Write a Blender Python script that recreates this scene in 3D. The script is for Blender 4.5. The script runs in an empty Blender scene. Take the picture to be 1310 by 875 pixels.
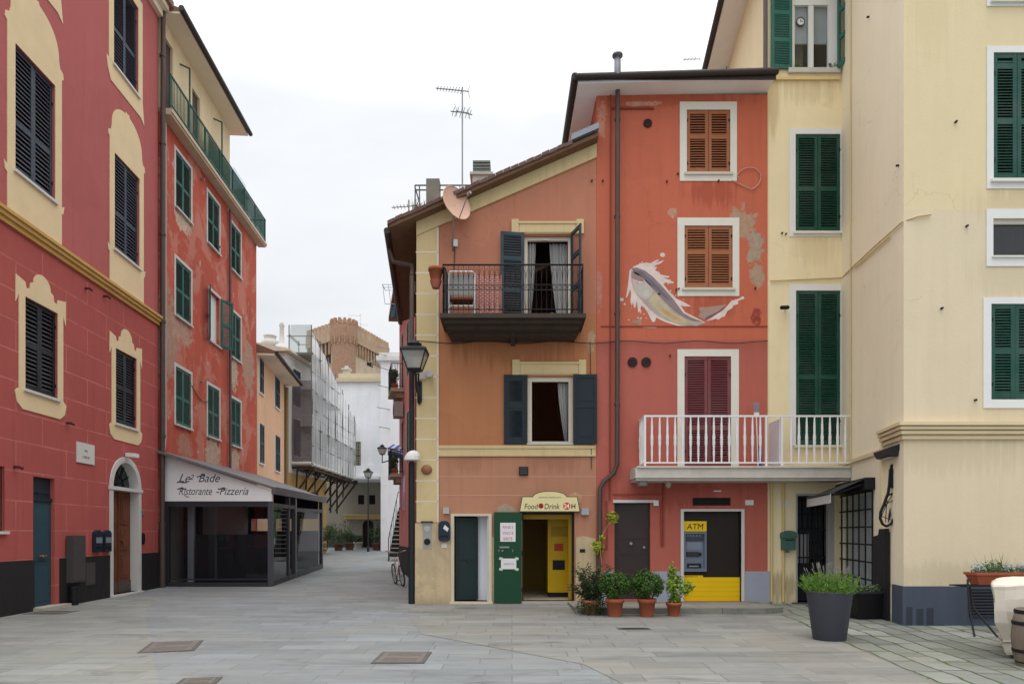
import bpy, math, random
from mathutils import Vector, Matrix
random.seed(7)
R = math.radians
PI = math.pi
sc = bpy.context.scene
COL = sc.collection

# ---------------------------------------------------------------- camera
F, CX, HZ, EYE = 873.3, 655.0, 682.0, 1.65       # focal length, centre, horizon in photo pixels; eye height
cd = bpy.data.cameras.new('camera')
cam = bpy.data.objects.new('camera', cd)
COL.objects.link(cam)
cam.location = (0, 0, EYE)
cam.rotation_euler = (R(90), 0, 0)
cd.sensor_width = 36.0
cd.lens = 36.0 * F / 1310.0
cd.shift_y = (HZ - 437.5) / 1310.0
cd.clip_end = 2000
sc.camera = cam

# ---------------------------------------------------------------- exposure, sky, sun
sc.view_settings.view_transform = 'Standard'
sc.view_settings.look = 'None'
sc.view_settings.gamma = 1.0
sc.view_settings.use_curve_mapping = False
sc.view_settings.exposure = 0.0
SUN_EL, SUN_AZ = 76.0, 200.0                     # sun behind cloud, behind the camera, a little to its left
world = bpy.data.worlds.new('World')
sc.world = world
world.use_nodes = True
wn = world.node_tree
wn.nodes.clear()
def W_(t, **k):
    n = wn.nodes.new(t)
    for a, b in k.items(): setattr(n, a, b)
    return n
w_out = W_('ShaderNodeOutputWorld')
w_sky = W_('ShaderNodeTexSky', sky_type='NISHITA', sun_disc=False, sun_elevation=R(SUN_EL), sun_rotation=R(SUN_AZ))
w_b1 = W_('ShaderNodeBackground'); w_b1.inputs[1].default_value = 0.08
w_b2 = W_('ShaderNodeBackground'); w_b2.inputs[1].default_value = 1.0
w_tc = W_('ShaderNodeTexCoord')
w_sep = W_('ShaderNodeSeparateXYZ')
w_map = W_('ShaderNodeMapping'); w_map.inputs['Scale'].default_value = (1.0, 1.0, 3.2)
w_noise = W_('ShaderNodeTexNoise'); w_noise.inputs['Scale'].default_value = 2.1; w_noise.inputs['Detail'].default_value = 7; w_noise.inputs['Roughness'].default_value = .52
w_noise.inputs['Distortion'].default_value = .4
w_r = W_('ShaderNodeValToRGB')
w_r.color_ramp.elements[0].position = .36; w_r.color_ramp.elements[0].color = (.85, .88, .925, 1)
w_r.color_ramp.elements[1].position = .58; w_r.color_ramp.elements[1].color = (.945, .96, .98, 1)
w_h = W_('ShaderNodeValToRGB')                   # cloud deck: even low down, brighter overhead
e = w_h.color_ramp.elements
e[0].position = 0.0; e[0].color = (.36, .385, .43, 1)
e[1].position = 1.0; e[1].color = (1.25, 1.25, 1.25, 1)
for p_, c_ in ((.16, .405), (.34, .475), (.52, .50), (.66, 1.0)):
    q = e.new(p_); q.color = (c_, c_, c_, 1)
w_mul = W_('ShaderNodeMixRGB', blend_type='MULTIPLY'); w_mul.inputs[0].default_value = 1
w_mix = W_('ShaderNodeMixShader'); w_mix.inputs[0].default_value = .93
L = wn.links.new
L(w_sky.outputs[0], w_b1.inputs[0])
L(w_tc.outputs['Generated'], w_sep.inputs[0])
L(w_tc.outputs['Generated'], w_map.inputs[0])
L(w_map.outputs[0], w_noise.inputs[0])
L(w_noise.outputs[0], w_r.inputs[0])
L(w_sep.outputs[2], w_h.inputs[0])
L(w_r.outputs[0], w_mul.inputs[1]); L(w_h.outputs[0], w_mul.inputs[2])
L(w_mul.outputs[0], w_b2.inputs[0])
w_b2.inputs[1].default_value = 2.2
L(w_b1.outputs[0], w_mix.inputs[1]); L(w_b2.outputs[0], w_mix.inputs[2])
L(w_mix.outputs[0], w_out.inputs[0])

sd = bpy.data.lights.new('sun', 'SUN'); sd.energy = 1.0; sd.angle = R(30); sd.color = (1, .965, .92)
sun = bpy.data.objects.new('sun', sd); COL.objects.link(sun)
_az = R(SUN_AZ)
_dir = Vector((math.sin(_az) * math.cos(R(SUN_EL)), math.cos(_az) * math.cos(R(SUN_EL)), math.sin(R(SUN_EL))))
sun.rotation_euler = _dir.to_track_quat('Z', 'Y').to_euler()

# ---------------------------------------------------------------- materials
def s2l(c):
    return tuple(((x / 255) / 12.92 if x / 255 <= .04045 else ((x / 255 + .055) / 1.055) ** 2.4) for x in c)
class NT:
    def __init__(s, name):
        s.m = bpy.data.materials.new(name); s.m.use_nodes = True
        s.t = s.m.node_tree; s.t.nodes.clear()
        s.out = s.t.nodes.new('ShaderNodeOutputMaterial')
    def n(s, typ, ins=None, **props):
        nd = s.t.nodes.new(typ)
        for a, b in props.items(): setattr(nd, a, b)
        for k, v in (ins or {}).items():
            if isinstance(v, bpy.types.NodeSocket): s.t.links.new(v, nd.inputs[k])
            else: nd.inputs[k].default_value = v
        return nd
    def math(s, op, a, b=0.0, clamp=False):
        return s.n('ShaderNodeMath', {0: a, 1: b}, operation=op, use_clamp=clamp).outputs[0]
    def noise(s, vec, scale, detail=4, rough=.55, dist=0.0):
        return s.n('ShaderNodeTexNoise', {'Vector': vec, 'Scale': scale, 'Detail': detail, 'Roughness': rough, 'Distortion': dist}).outputs[0]
    def maprange(s, v, a, b, c=0.0, d=1.0):
        return s.n('ShaderNodeMapRange', {0: v, 1: a, 2: b, 3: c, 4: d}).outputs[0]
    def mix(s, f, a, b, blend='MIX'):
        return s.n('ShaderNodeMixRGB', {0: f, 1: a, 2: b}, blend_type=blend).outputs[0]
    def value(s, col, val):
        return s.n('ShaderNodeHueSaturation', {'Color': col, 'Value': val}).outputs[0]
    def finish(s, col, rough=.8, metal=0.0, bump=None, bstr=.3, bdist=.02, spec=.3):
        p = s.n('ShaderNodeBsdfPrincipled', {'Base Color': col, 'Roughness': rough, 'Metallic': metal, 'Specular IOR Level': spec})
        if bump is not None:
            b = s.n('ShaderNodeBump', {'Strength': bstr, 'Distance': bdist, 'Height': bump})
            s.t.links.new(b.outputs[0], p.inputs['Normal'])
        s.t.links.new(p.outputs[0], s.out.inputs[0])
        return s.m
def c4(c): return (c[0], c[1], c[2], 1.0)

def M(name, col, rough=.6, metal=0.0, var=.12, scale=4.0, bstr=0.0, bscale=40.0, spec=.3, island=0.0, stretch=None, lin=False):
    """plain material with a little wear: colour varies with noise, optional bump, optional variation per loose piece"""
    t = NT(name)
    c = c4(col if lin else s2l(col))
    co = t.n('ShaderNodeTexCoord').outputs['Object']
    if stretch: co = t.n('ShaderNodeMapping', {'Vector': co, 'Scale': stretch}).outputs[0]
    v = t.math('MULTIPLY_ADD', t.noise(co, scale, 5), var * 2.2); v.node.inputs[2].default_value = 1 - var * 1.1
    if island:
        g = t.n('ShaderNodeNewGeometry').outputs['Random Per Island']
        v = t.math('MULTIPLY', v, t.maprange(g, 0, 1, 1 - island, 1 + island))
    if name.endswith('shutter'):                  # sun-bleached and dusty paint, in its own patches
        fd = t.maprange(t.noise(t.n('ShaderNodeNewGeometry').outputs['Position'], .9, 6, .65), .42, .70, 0, .17)
        c = t.mix(fd, c, c4(s2l((132, 138, 134))))
    colr = t.value(c, v)
    rr = t.maprange(t.noise(co, scale * 2.3, 3), .3, .7, max(rough - .08, .02), min(rough + .08, 1))
    b = t.noise(co, bscale, 4) if bstr else None
    return t.finish(colr, rr, metal, b, bstr, .01, spec)

def plaster(name, bands, var=.10, streak=.12, patches=(), peel=None, dirt_shade=(.22, (112, 104, 96), .4), brick=None, rough=.9, bstr=.25, blotch=None, drips=.13):
    """bands: colour or [(z, colour)...]; patches: [(centre, radii, colour)]; peel: (threshold, colour); brick: (origin, axis, z0, w, h, zmax, colour)"""
    t = NT(name)
    pos = t.n('ShaderNodeNewGeometry').outputs['Position']
    z = t.n('ShaderNodeSeparateXYZ', {0: pos}).outputs[2]
    if isinstance(bands, list):
        rp = t.n('ShaderNodeValToRGB', {0: t.math('DIVIDE', z, 20.0)})
        rp.color_ramp.interpolation = 'CONSTANT'
        els = rp.color_ramp.elements
        els[0].position = 0; els[0].color = c4(s2l(bands[0][1]))
        els[1].position = bands[1][0] / 20; els[1].color = c4(s2l(bands[1][1]))
        for zz, cc in bands[2:]:
            q = els.new(zz / 20); q.color = c4(s2l(cc))
        col = rp.outputs[0]
    else:
        rgb = t.n('ShaderNodeRGB'); rgb.outputs[0].default_value = c4(s2l(bands)); col = rgb.outputs[0]
    n1 = t.noise(pos, .55, 6, .6)
    n2 = t.noise(pos, 5.0, 5, .65)
    sv = t.n('ShaderNodeMapping', {'Vector': pos, 'Scale': (3.2, 3.2, .28)}).outputs[0]
    n3 = t.noise(sv, 1.0, 6, .6)
    v = t.math('ADD', t.math('MULTIPLY', t.math('SUBTRACT', n1, .5), var * 3), t.math('MULTIPLY', t.math('SUBTRACT', n2, .5), var * 1.6))
    v = t.math('ADD', v, t.math('MULTIPLY', t.math('SUBTRACT', n3, .5), streak * 2))
    dr = t.n('ShaderNodeMapping', {'Vector': pos, 'Scale': (7, 7, .22)}).outputs[0]
    v = t.math('SUBTRACT', v, t.maprange(t.noise(dr, 1.0, 5, .6), .56, .78, 0, drips))          # run-off streaks
    vo = t.n('ShaderNodeTexVoronoi', {'Vector': t.n('ShaderNodeVectorMath', {0: pos, 1: t.n('ShaderNodeTexNoise', {'Vector': pos, 'Scale': .7, 'Detail': 4}).outputs['Color']}, operation='ADD').outputs[0], 'Scale': .55}, feature='F1', distance='MANHATTAN')
    v = t.math('ADD', v, t.maprange(t.n('ShaderNodeSeparateXYZ', {0: vo.outputs['Color']}).outputs[0], 0, 1, -var * .45, var * .45))   # repainted areas
    ck = t.n('ShaderNodeTexVoronoi', {'Vector': t.n('ShaderNodeVectorMath', {0: pos, 1: t.n('ShaderNodeTexNoise', {'Vector': pos, 'Scale': 1.6, 'Detail': 6}).outputs['Color']}, operation='ADD').outputs[0], 'Scale': .42}, feature='DISTANCE_TO_EDGE').outputs['Distance']
    cm = t.math('MULTIPLY', t.maprange(ck, .0, .005, .17, 0), t.maprange(t.noise(pos, .5, 3), .5, .62))
    v = t.math('SUBTRACT', v, cm)
    v = t.math('ADD', v, 1.0)
    col = t.value(col, v)
    if blotch:                                   # faded or patched areas with their own outline
        thr, cc, amt = blotch
        m = t.maprange(t.noise(pos, .8, 8, .68, .6), thr, thr + .05, 0, amt)
        col = t.mix(m, col, c4(s2l(cc)))
    if peel:
        thr, cc = peel
        m = t.maprange(t.noise(pos, 1.25, 10, .7, .3), thr, thr + .03)
        col = t.mix(m, col, c4(s2l(cc)))
    if patches:
        nn = t.math('MULTIPLY', t.math('SUBTRACT', t.noise(pos, 3.4, 9, .68, .5), .5), 2.6)
        m2 = t.maprange(t.noise(pos, 13, 7, .7), .36, .50, .25, 1)
        mv = t.maprange(t.noise(pos, 6, 6, .7), .3, .7, .8, 1.15)
        ns = t.math('MULTIPLY', t.math('SUBTRACT', t.noise(dr, 1.3, 6, .65), .5), 3.2)
    for pt_ in patches:
        ctr, rad, cc = pt_[:3]
        d = t.n('ShaderNodeVectorMath', {0: pos, 1: tuple(ctr)}, operation='SUBTRACT').outputs[0]
        d = t.n('ShaderNodeVectorMath', {0: d, 1: tuple(rad)}, operation='DIVIDE').outputs[0]
        d = t.n('ShaderNodeVectorMath', {0: d}, operation='LENGTH').outputs['Value']
        if len(pt_) > 3:                             # a stain: rain run-off with a ragged lower end
            col = t.mix(t.maprange(t.math('ADD', d, ns), .5, 1.05, pt_[3], 0), col, c4(s2l(cc)))
            continue
        m = t.maprange(t.math('ADD', d, nn), .78, .9, 1, 0)
        col = t.mix(t.math('MULTIPLY', m, m2), col, t.value(c4(s2l(cc)), mv))
    if dirt_shade:                                     # grime near the ground that doubles as painted contact shade, ragged upper limit
        h, cc, amt = dirt_shade
        m = t.maprange(t.math('ADD', z, t.math('MULTIPLY', t.noise(sv, 3, 6), h)), h * .45, h * 1.3, amt, 0)
        col = t.mix(m, col, c4(s2l(cc)))
    bump = t.noise(pos, 22, 6, .6)
    if brick:
        o, u, z0, bw, bh, zmax, cc = brick
        du = t.n('ShaderNodeVectorMath', {0: t.n('ShaderNodeVectorMath', {0: pos, 1: tuple(o)}, operation='SUBTRACT').outputs[0], 1: tuple(u)}, operation='DOT_PRODUCT').outputs['Value']
        vv = t.n('ShaderNodeCombineXYZ', {0: du, 1: t.math('SUBTRACT', z, z0)}).outputs[0]
        bt = t.n('ShaderNodeTexBrick', {'Vector': vv, 'Color1': (0, 0, 0, 1), 'Color2': (.0, .0, .0, 1), 'Mortar': (1, 1, 1, 1), 'Scale': 1.0, 'Mortar Size': .016, 'Mortar Smooth': .3, 'Brick Width': bw, 'Row Height': bh})
        bt.offset = .5
        line = t.math('MULTIPLY', bt.outputs[0], t.math('LESS_THAN', z, zmax))
        line = t.math('MULTIPLY', line, t.maprange(t.noise(pos, 2.2, 4), .35, .6, .25, .95))
        col = t.mix(line, col, c4(s2l(cc)))
        bump = t.math('SUBTRACT', bump, t.math('MULTIPLY', line, .5))
    return t.finish(col, rough, 0, bump, bstr, .012, .15)

def glass(name, tint=(.9, .93, .93), refl=.9):
    t = NT(name)
    fr = t.n('ShaderNodeFresnel', {'IOR': 1.5}).outputs[0]
    f = t.math('MULTIPLY_ADD', fr, refl); f.node.inputs[2].default_value = .02
    bf = t.n('ShaderNodeNewGeometry').outputs['Backfacing']           # the far side of a pane does not mirror again
    f = t.math('MULTIPLY', f, t.math('SUBTRACT', 1.0, bf))
    a = t.n('ShaderNodeBsdfTransparent', {0: c4(tint)}).outputs[0]
    b = t.n('ShaderNodeBsdfGlossy', {'Color': (.95, .97, 1, 1), 'Roughness': .02}).outputs[0]
    mx = t.n('ShaderNodeMixShader', {0: f, 1: a, 2: b}).outputs[0]
    t.t.links.new(mx, t.out.inputs[0])
    return t.m
def sheer(name, col, open_=.4, stripes=0.0):
    """thin cloth or netting: part of it lets light straight through"""
    t = NT(name)
    pos = t.n('ShaderNodeNewGeometry').outputs['Position']
    n = t.noise(pos, .5, 6, .6)
    c = t.value(c4(s2l(col)), t.maprange(n, .3, .7, .75, 1.15))
    a = t.n('ShaderNodeBsdfTransparent').outputs[0]
    d = t.n('ShaderNodeBsdfDiffuse', {0: c}).outputs[0]
    tr = t.n('ShaderNodeBsdfTranslucent', {0: c}).outputs[0]
    dd = t.n('ShaderNodeMixShader', {0: .45, 1: d, 2: tr}).outputs[0]
    f = t.maprange(t.noise(pos, .33, 4), .3, .7, open_ - .14, open_ + .14)
    mx = t.n('ShaderNodeMixShader', {0: f, 1: dd, 2: a}).outputs[0]
    t.t.links.new(mx, t.out.inputs[0])
    return t.m
def leafmat(name, c1, c2, rough=.55):
    t = NT(name)
    g = t.n('ShaderNodeNewGeometry').outputs['Random Per Island']
    col = t.mix(g, c4(s2l(c1)), c4(s2l(c2)))
    p = t.n('ShaderNodeBsdfPrincipled', {'Base Color': col, 'Roughness': rough, 'Specular IOR Level': .3}).outputs[0]
    tr = t.n('ShaderNodeBsdfTranslucent', {0: col}).outputs[0]
    mx = t.n('ShaderNodeMixShader', {0: .2, 1: p, 2: tr}).outputs[0]
    t.t.links.new(mx, t.out.inputs[0])
    return t.m

# ---------------------------------------------------------------- frames and mesh builder
ZV = Vector((0, 0, 1))
class Fr:
    """a vertical plane: u runs along it, z is height, d is the distance out of it"""
    def __init__(s, x, y, ux, uy):
        s.o = Vector((x, y, 0)); s.U = Vector((ux, uy, 0)).normalized(); s.N = s.U.cross(ZV)
    def pt(s, u, z, d=0.0): return s.o + s.U * u + ZV * z + s.N * d
    def pix(s, px, py, d=0.0):
        k = (px - CX) / F
        o = s.o + s.N * d
        t = (k * o.y - o.x) / (s.U.x - k * s.U.y)
        Y = o.y + s.U.y * t
        return t, EYE + (HZ - py) * Y / F
    def u(s, px, d=0.0): return s.pix(px, HZ, d)[0]
    def z(s, px, py, d=0.0): return s.pix(px, py, d)[1]
    def rect(s, x0, x1, yt, yb, ref=None, d=0.0):
        """pixel box -> (u0, u1, z0, z1); heights read at pixel column ref (left edge by default)"""
        r = x0 if ref is None else ref
        a, b = s.u(x0, d), s.u(x1, d)
        return (min(a, b), max(a, b), s.z(r, yb, d), s.z(r, yt, d))
    def hinge(s, u, d, ang, side):
        """frame of a leaf hinged at u; side 'l' closes towards +u, 'r' towards -u"""
        q = 1 if side == 'l' else -1
        v = s.U * (q * math.cos(R(ang))) + s.N * math.sin(R(ang))
        o = s.pt(u, 0, d)
        return Fr(o.x, o.y, v.x, v.y)
WF = Fr(0, 0, 1, 0)

class MB:
    def __init__(s): s.v = []; s.f = []; s.m = []; s.s = []; s.mi = 0
    def face(s, pts, smooth=False):
        i = len(s.v); s.v += [Vector(p) for p in pts]; s.f.append(list(range(i, i + len(pts)))); s.m.append(s.mi); s.s.append(smooth)
    def hexa(s, p):
        """p: 8 corners, bottom ring 0-3 then top ring 4-7"""
        i = len(s.v); s.v += [Vector(q) for q in p]
        for f in ((0, 3, 2, 1), (4, 5, 6, 7), (0, 1, 5, 4), (1, 2, 6, 5), (2, 3, 7, 6), (3, 0, 4, 7)):
            s.f.append([i + k for k in f]); s.m.append(s.mi); s.s.append(False)
        return s
    def box(s, w, u0, u1, z0, z1, d0, d1):
        return s.hexa([w.pt(u0, z0, d1), w.pt(u1, z0, d1), w.pt(u1, z0, d0), w.pt(u0, z0, d0), w.pt(u0, z1, d1), w.pt(u1, z1, d1), w.pt(u1, z1, d0), w.pt(u0, z1, d0)])
    def wbox(s, x0, x1, y0, y1, z0, z1): return s.box(WF, x0, x1, z0, z1, -y1, -y0)
    def prism(s, w, pts, d0, d1, back=True):
        n = len(pts); i = len(s.v)
        s.v += [w.pt(u, z, d1) for u, z in pts] + [w.pt(u, z, d0) for u, z in pts]
        fs = [list(range(n))] + ([list(range(2 * n - 1, n - 1, -1))] if back else [])
        fs += [[k, n + k, n + (k + 1) % n, (k + 1) % n] for k in range(n)]
        for f in fs: s.f.append([i + k for k in f]); s.m.append(s.mi); s.s.append(False)
        return s
    def flat(s, pts3, h0, h1):
        """horizontal polygon (x, y) extruded in z"""
        n = len(pts3); i = len(s.v)
        s.v += [Vector((x, y, h1)) for x, y in pts3] + [Vector((x, y, h0)) for x, y in pts3]
        for f in [list(range(n)), list(range(2 * n - 1, n - 1, -1))] + [[k, n + k, n + (k + 1) % n, (k + 1) % n] for k in range(n)]:
            s.f.append([i + k for k in f]); s.m.append(s.mi); s.s.append(False)
        return s
    def tube(s, pts, r, n=8, r2=None, cap=True):
        pts = [Vector(p) for p in pts]; rings = []
        k = len(pts); ref = None
        for j, p in enumerate(pts):
            t = (pts[min(j + 1, k - 1)] - pts[max(j - 1, 0)])
            if t.length < 1e-9: t = Vector((0, 0, 1))
            t.normalize()
            if ref is None:
                ref = Vector((0, 0, 1)) if abs(t.z) < .9 else Vector((1, 0, 0))
            a = t.cross(ref)
            if a.length < 1e-6: a = t.cross(Vector((0, 1, 0)))
            a.normalize(); b = t.cross(a).normalized(); ref = a.cross(t)
            rr = r if r2 is None else r + (r2 - r) * j / max(k - 1, 1)
            i = len(s.v); rings.append(i)
            s.v += [p + a * (rr * math.cos(2 * PI * q / n)) + b * (rr * math.sin(2 * PI * q / n)) for q in range(n)]
        for j in range(k - 1):
            for q in range(n):
                s.f.append([rings[j] + q, rings[j] + (q + 1) % n, rings[j + 1] + (q + 1) % n, rings[j + 1] + q]); s.m.append(s.mi); s.s.append(n > 5)
        if cap:
            s.face([s.v[rings[0] + q] for q in range(n)][::-1]); s.face([s.v[rings[-1] + q] for q in range(n)])
        return s
    def lathe(s, c, prof, n=20, cap=True, sx=1.0, sy=1.0, rot=0.0):
        """prof: [(r, z)...] bottom to top about the vertical through c"""
        c = Vector(c); rings = []
        for r, z in prof:
            rings.append(len(s.v))
            s.v += [c + Vector((r * sx * math.cos(2 * PI * q / n + rot), r * sy * math.sin(2 * PI * q / n + rot), z)) for q in range(n)]
        for j in range(len(prof) - 1):
            for q in range(n):
                s.f.append([rings[j] + q, rings[j] + (q + 1) % n, rings[j + 1] + (q + 1) % n, rings[j + 1] + q]); s.m.append(s.mi); s.s.append(n > 8)
        if cap:
            s.face([s.v[rings[0] + q] for q in range(n)][::-1]); s.face([s.v[rings[-1] + q] for q in range(n)])
        return s
    def disc(s, w, u, z, r, d0, d1, n=18, rz=None):
        rz = r if rz is None else rz
        return s.prism(w, [(u + r * math.cos(2 * PI * q / n), z + rz * math.sin(2 * PI * q / n)) for q in range(n)], d0, d1)
    def ring(s, c, a, b, R0, r, n=24, m=6):
        pts = [Vector(c) + a * (R0 * math.cos(2 * PI * q / n)) + b * (R0 * math.sin(2 * PI * q / n)) for q in range(n + 1)]
        return s.tube(pts, r, m, cap=False)
    def leaves(s, c, rad, n, size, shell=.55, up=.3, asp=.5, zmin=None):
        c = Vector(c)
        for _ in range(n):
            d = Vector((random.gauss(0, 1), random.gauss(0, 1), random.gauss(0, 1))).normalized()
            q = shell + (1 - shell) * random.random() ** .6
            p = c + Vector((d.x * rad[0], d.y * rad[1], d.z * rad[2])) * q
            if zmin is not None and p.z < zmin: continue
            nn = (d + Vector((random.gauss(0, .6), random.gauss(0, .6), random.gauss(0, .6) + up))).normalized()
            s.leaf(p, nn, size * random.uniform(.6, 1.3), asp)
    def leaf(s, p, nn, L, asp=.5):
        t = nn.cross(Vector((random.gauss(0, 1), random.gauss(0, 1), random.gauss(0, 1)))).normalized()
        b = nn.cross(t)
        s.face([p - t * L * .5, p + b * L * asp * .5 + nn * L * .08, p + t * L * .5, p - b * L * asp * .5 + nn * L * .08])
    def build(s, name, mats, parent=None, loc=None):
        off = Vector(parent['_off']) if parent is not None else Vector(loc if loc is not None else (0, 0, 0))
        me = bpy.data.meshes.new(name)
        me.from_pydata([v - off for v in s.v], [], s.f)
        for m in (mats if isinstance(mats, (list, tuple)) else [mats]): me.materials.append(m)
        me.polygons.foreach_set('material_index', s.m)
        me.polygons.foreach_set('use_smooth', s.s)
        me.update()
        o = bpy.data.objects.new(name, me); COL.objects.link(o)
        if parent is not None: o.parent = parent
        else: o.location = off
        o['_off'] = tuple(off)
        return o

def thing(name, label, cat, loc=(0, 0, 0), group=None):
    o = bpy.data.objects.new(name, None); COL.objects.link(o)
    o.empty_display_size = .2
    o.location = loc; o['label'] = label; o['category'] = cat; o['_off'] = tuple(loc)
    if group: o['group'] = group
    return o
def tag(o, label, cat, group=None):
    o['label'] = label; o['category'] = cat
    if group: o['group'] = group
    return o
def struct(o, kind='structure'):
    o['kind'] = kind; return o

def text(s, size, w, u, z, d, mat, name, parent=None, loc=None, shear=0.0, sx=1.0, align='LEFT', depth=.002, bold=0.0):
    cu = bpy.data.curves.new(name, 'FONT')
    cu.body = s; cu.size = size; cu.shear = shear; cu.align_x = align; cu.extrude = depth; cu.offset = bold; cu.resolution_u = 4
    ob = bpy.data.objects.new(name, cu); COL.objects.link(ob)
    bpy.context.view_layer.update()
    me = bpy.data.meshes.new_from_object(ob.evaluated_get(bpy.context.evaluated_depsgraph_get()))
    bpy.data.objects.remove(ob); bpy.data.curves.remove(cu)
    off = Vector(parent['_off']) if parent is not None else Vector(loc or (0, 0, 0))
    for v in me.vertices:
        v.co = w.pt(u + v.co.x * sx, z + v.co.y, d + v.co.z) - off
    me.materials.clear(); me.materials.append(mat); me.update()
    o = bpy.data.objects.new(name, me); COL.objects.link(o)
    if parent is not None: o.parent = parent
    else: o.location = off
    o['_off'] = tuple(off)
    return o

def gz(y):
    """ground height: the square is level, the lane behind it climbs"""
    return 0.0 if y < 18 else .018 * (min(y, 60) - 18)

# ---------------------------------------------------------------- parts every house uses
def wall_sheet(mb, w, u0, u1, z0, z1, holes=(), reveal=.2):
    """front face of a wall with rectangular openings and their reveals"""
    us = sorted({u0, u1, *[min(max(h[i], u0), u1) for h in holes for i in (0, 1)]})
    zs = sorted({z0, z1, *[min(max(h[i], z0), z1) for h in holes for i in (2, 3)]})
    for a, b in zip(us, us[1:]):
        for c, d in zip(zs, zs[1:]):
            mu, mz = (a + b) / 2, (c + d) / 2
            if any(h[0] < mu < h[1] and h[2] < mz < h[3] for h in holes): continue
            mb.face([w.pt(a, c), w.pt(b, c), w.pt(b, d), w.pt(a, d)])
    for h in holes:
        a, b, c, d = h[:4]; r = h[4] if len(h) > 4 else reveal
        mb.face([w.pt(a, c), w.pt(a, d), w.pt(a, d, -r), w.pt(a, c, -r)])
        mb.face([w.pt(b, d), w.pt(b, c), w.pt(b, c, -r), w.pt(b, d, -r)])
        mb.face([w.pt(a, d), w.pt(b, d), w.pt(b, d, -r), w.pt(a, d, -r)])
        mb.face([w.pt(b, c), w.pt(a, c), w.pt(a, c, -r), w.pt(b, c, -r)])

def shutter(parent, w, u0, u1, z0, z1, d, mat, rails=(.42,), solid=False, flap=False, name='shutter', pitch=.055, th=.038):
    """a louvred leaf: stiles, rails and slats in one mesh; solid = closed panels instead of slats"""
    mb = MB(); sw = min(.07, (u1 - u0) * .17); h = z1 - z0
    mb.box(w, u0, u0 + sw, z0, z1, d, d + th); mb.box(w, u1 - sw, u1, z0, z1, d, d + th)
    lv = [0.0, *rails, 1.0]; edges = []
    for q in lv:
        zc = z0 + q * h
        a, b = (zc, zc + .10) if q == 0 else ((zc - .08, zc) if q == 1 else (zc - .05, zc + .05))
        mb.box(w, u0 + sw, u1 - sw, a, b, d + .001, d + th - .002); edges.append((a, b))
    for (a0, b0), (a1, b1) in zip(edges, edges[1:]):
        if solid:
            mb.box(w, u0 + sw, u1 - sw, b0, a1, d + .008, d + th - .016)
            mb.box(w, u0 + sw + .05, u1 - sw - .05, b0 + .06, a1 - .06, d + .008, d + th - .009)
            continue
        n = max(1, int((a1 - b0) / pitch)); p = (a1 - b0) / n
        for k in range(n):
            za = b0 + k * p + p * .1 + random.uniform(-.003, .003)
            mb.hexa([w.pt(u0 + sw, za, d + th - .004), w.pt(u1 - sw, za, d + th - .004), w.pt(u1 - sw, za + p * .52, d + .004), w.pt(u0 + sw, za + p * .52, d + .004),
                     w.pt(u0 + sw, za + .011, d + th - .003), w.pt(u1 - sw, za + .011, d + th - .003), w.pt(u1 - sw, za + p * .52 + .011, d + .005), w.pt(u0 + sw, za + p * .52 + .011, d + .005)])
    o = mb.build(name, mat, parent)
    return o
def hinges(parent, mat, w, u0, u1, z0, z1, d):
    for zz in (z0 + .16 * (z1 - z0), z0 + .84 * (z1 - z0)):
        for uu in (u0, u1): MB().box(w, uu - .035, uu + .035, zz - .03, zz + .03, d, d + .018).build('hinge', mat, parent)

def frame_pts(r, l, rr, t, b):
    return (r[0] - l, r[1] + rr, r[2] - b, r[3] + t)
def surround(mb, w, r, o, d0=0.0, d1=.015):
    """flat painted band round an opening r, out to o"""
    if o[3] > r[3]: mb.box(w, o[0], o[1], r[3], o[3], d0, d1)
    if r[2] > o[2]: mb.box(w, o[0], o[1], o[2], r[2], d0, d1)
    if r[0] > o[0]: mb.box(w, o[0], r[0], r[2], r[3], d0, d1)
    if o[1] > r[1]: mb.box(w, r[1], o[1], r[2], r[3], d0, d1)
def shut_window(house, w, r, mat, smat, o=None, poly=None, sill=None, d=-.075, rails=(.42,), sillmat=None, hmat=None, sill_out=.07, gap=.006, pitch=.055):
    """a window behind two closed leaves"""
    mb = MB()
    if poly: 
        for pl in poly: mb.prism(w, pl, .002, .017)
    if o: surround(mb, w, r, o, .002, .017)
    if not (poly or o): surround(mb, w, r, frame_pts(r, .03, .03, .03, 0), -.02, .006)
    win = mb.build('window', smat, house)
    m = (r[0] + r[1]) / 2
    hl = w.hinge(r[0] + .008, d, random.uniform(.2, 2.2), 'l')
    shutter(win, hl, 0, m - gap - r[0] - .008, r[2] + .015 + random.uniform(0, .008), r[3] - .008, 0, mat, rails, pitch=pitch)
    shutter(win, w, m + gap, r[1] - .008, r[2] + .015, r[3] - .008, d, mat, rails, pitch=pitch)
    if sill:
        sb = MB().box(w, r[0] - .06, r[1] + .06, r[2] - .045, r[2] + .01, -.12, sill_out)
        sb.build('sill', sillmat or smat, win)
    if hmat:
        hinges(win, hmat, w, r[0], r[1], r[2], r[3], d + .036)
    return win
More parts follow.
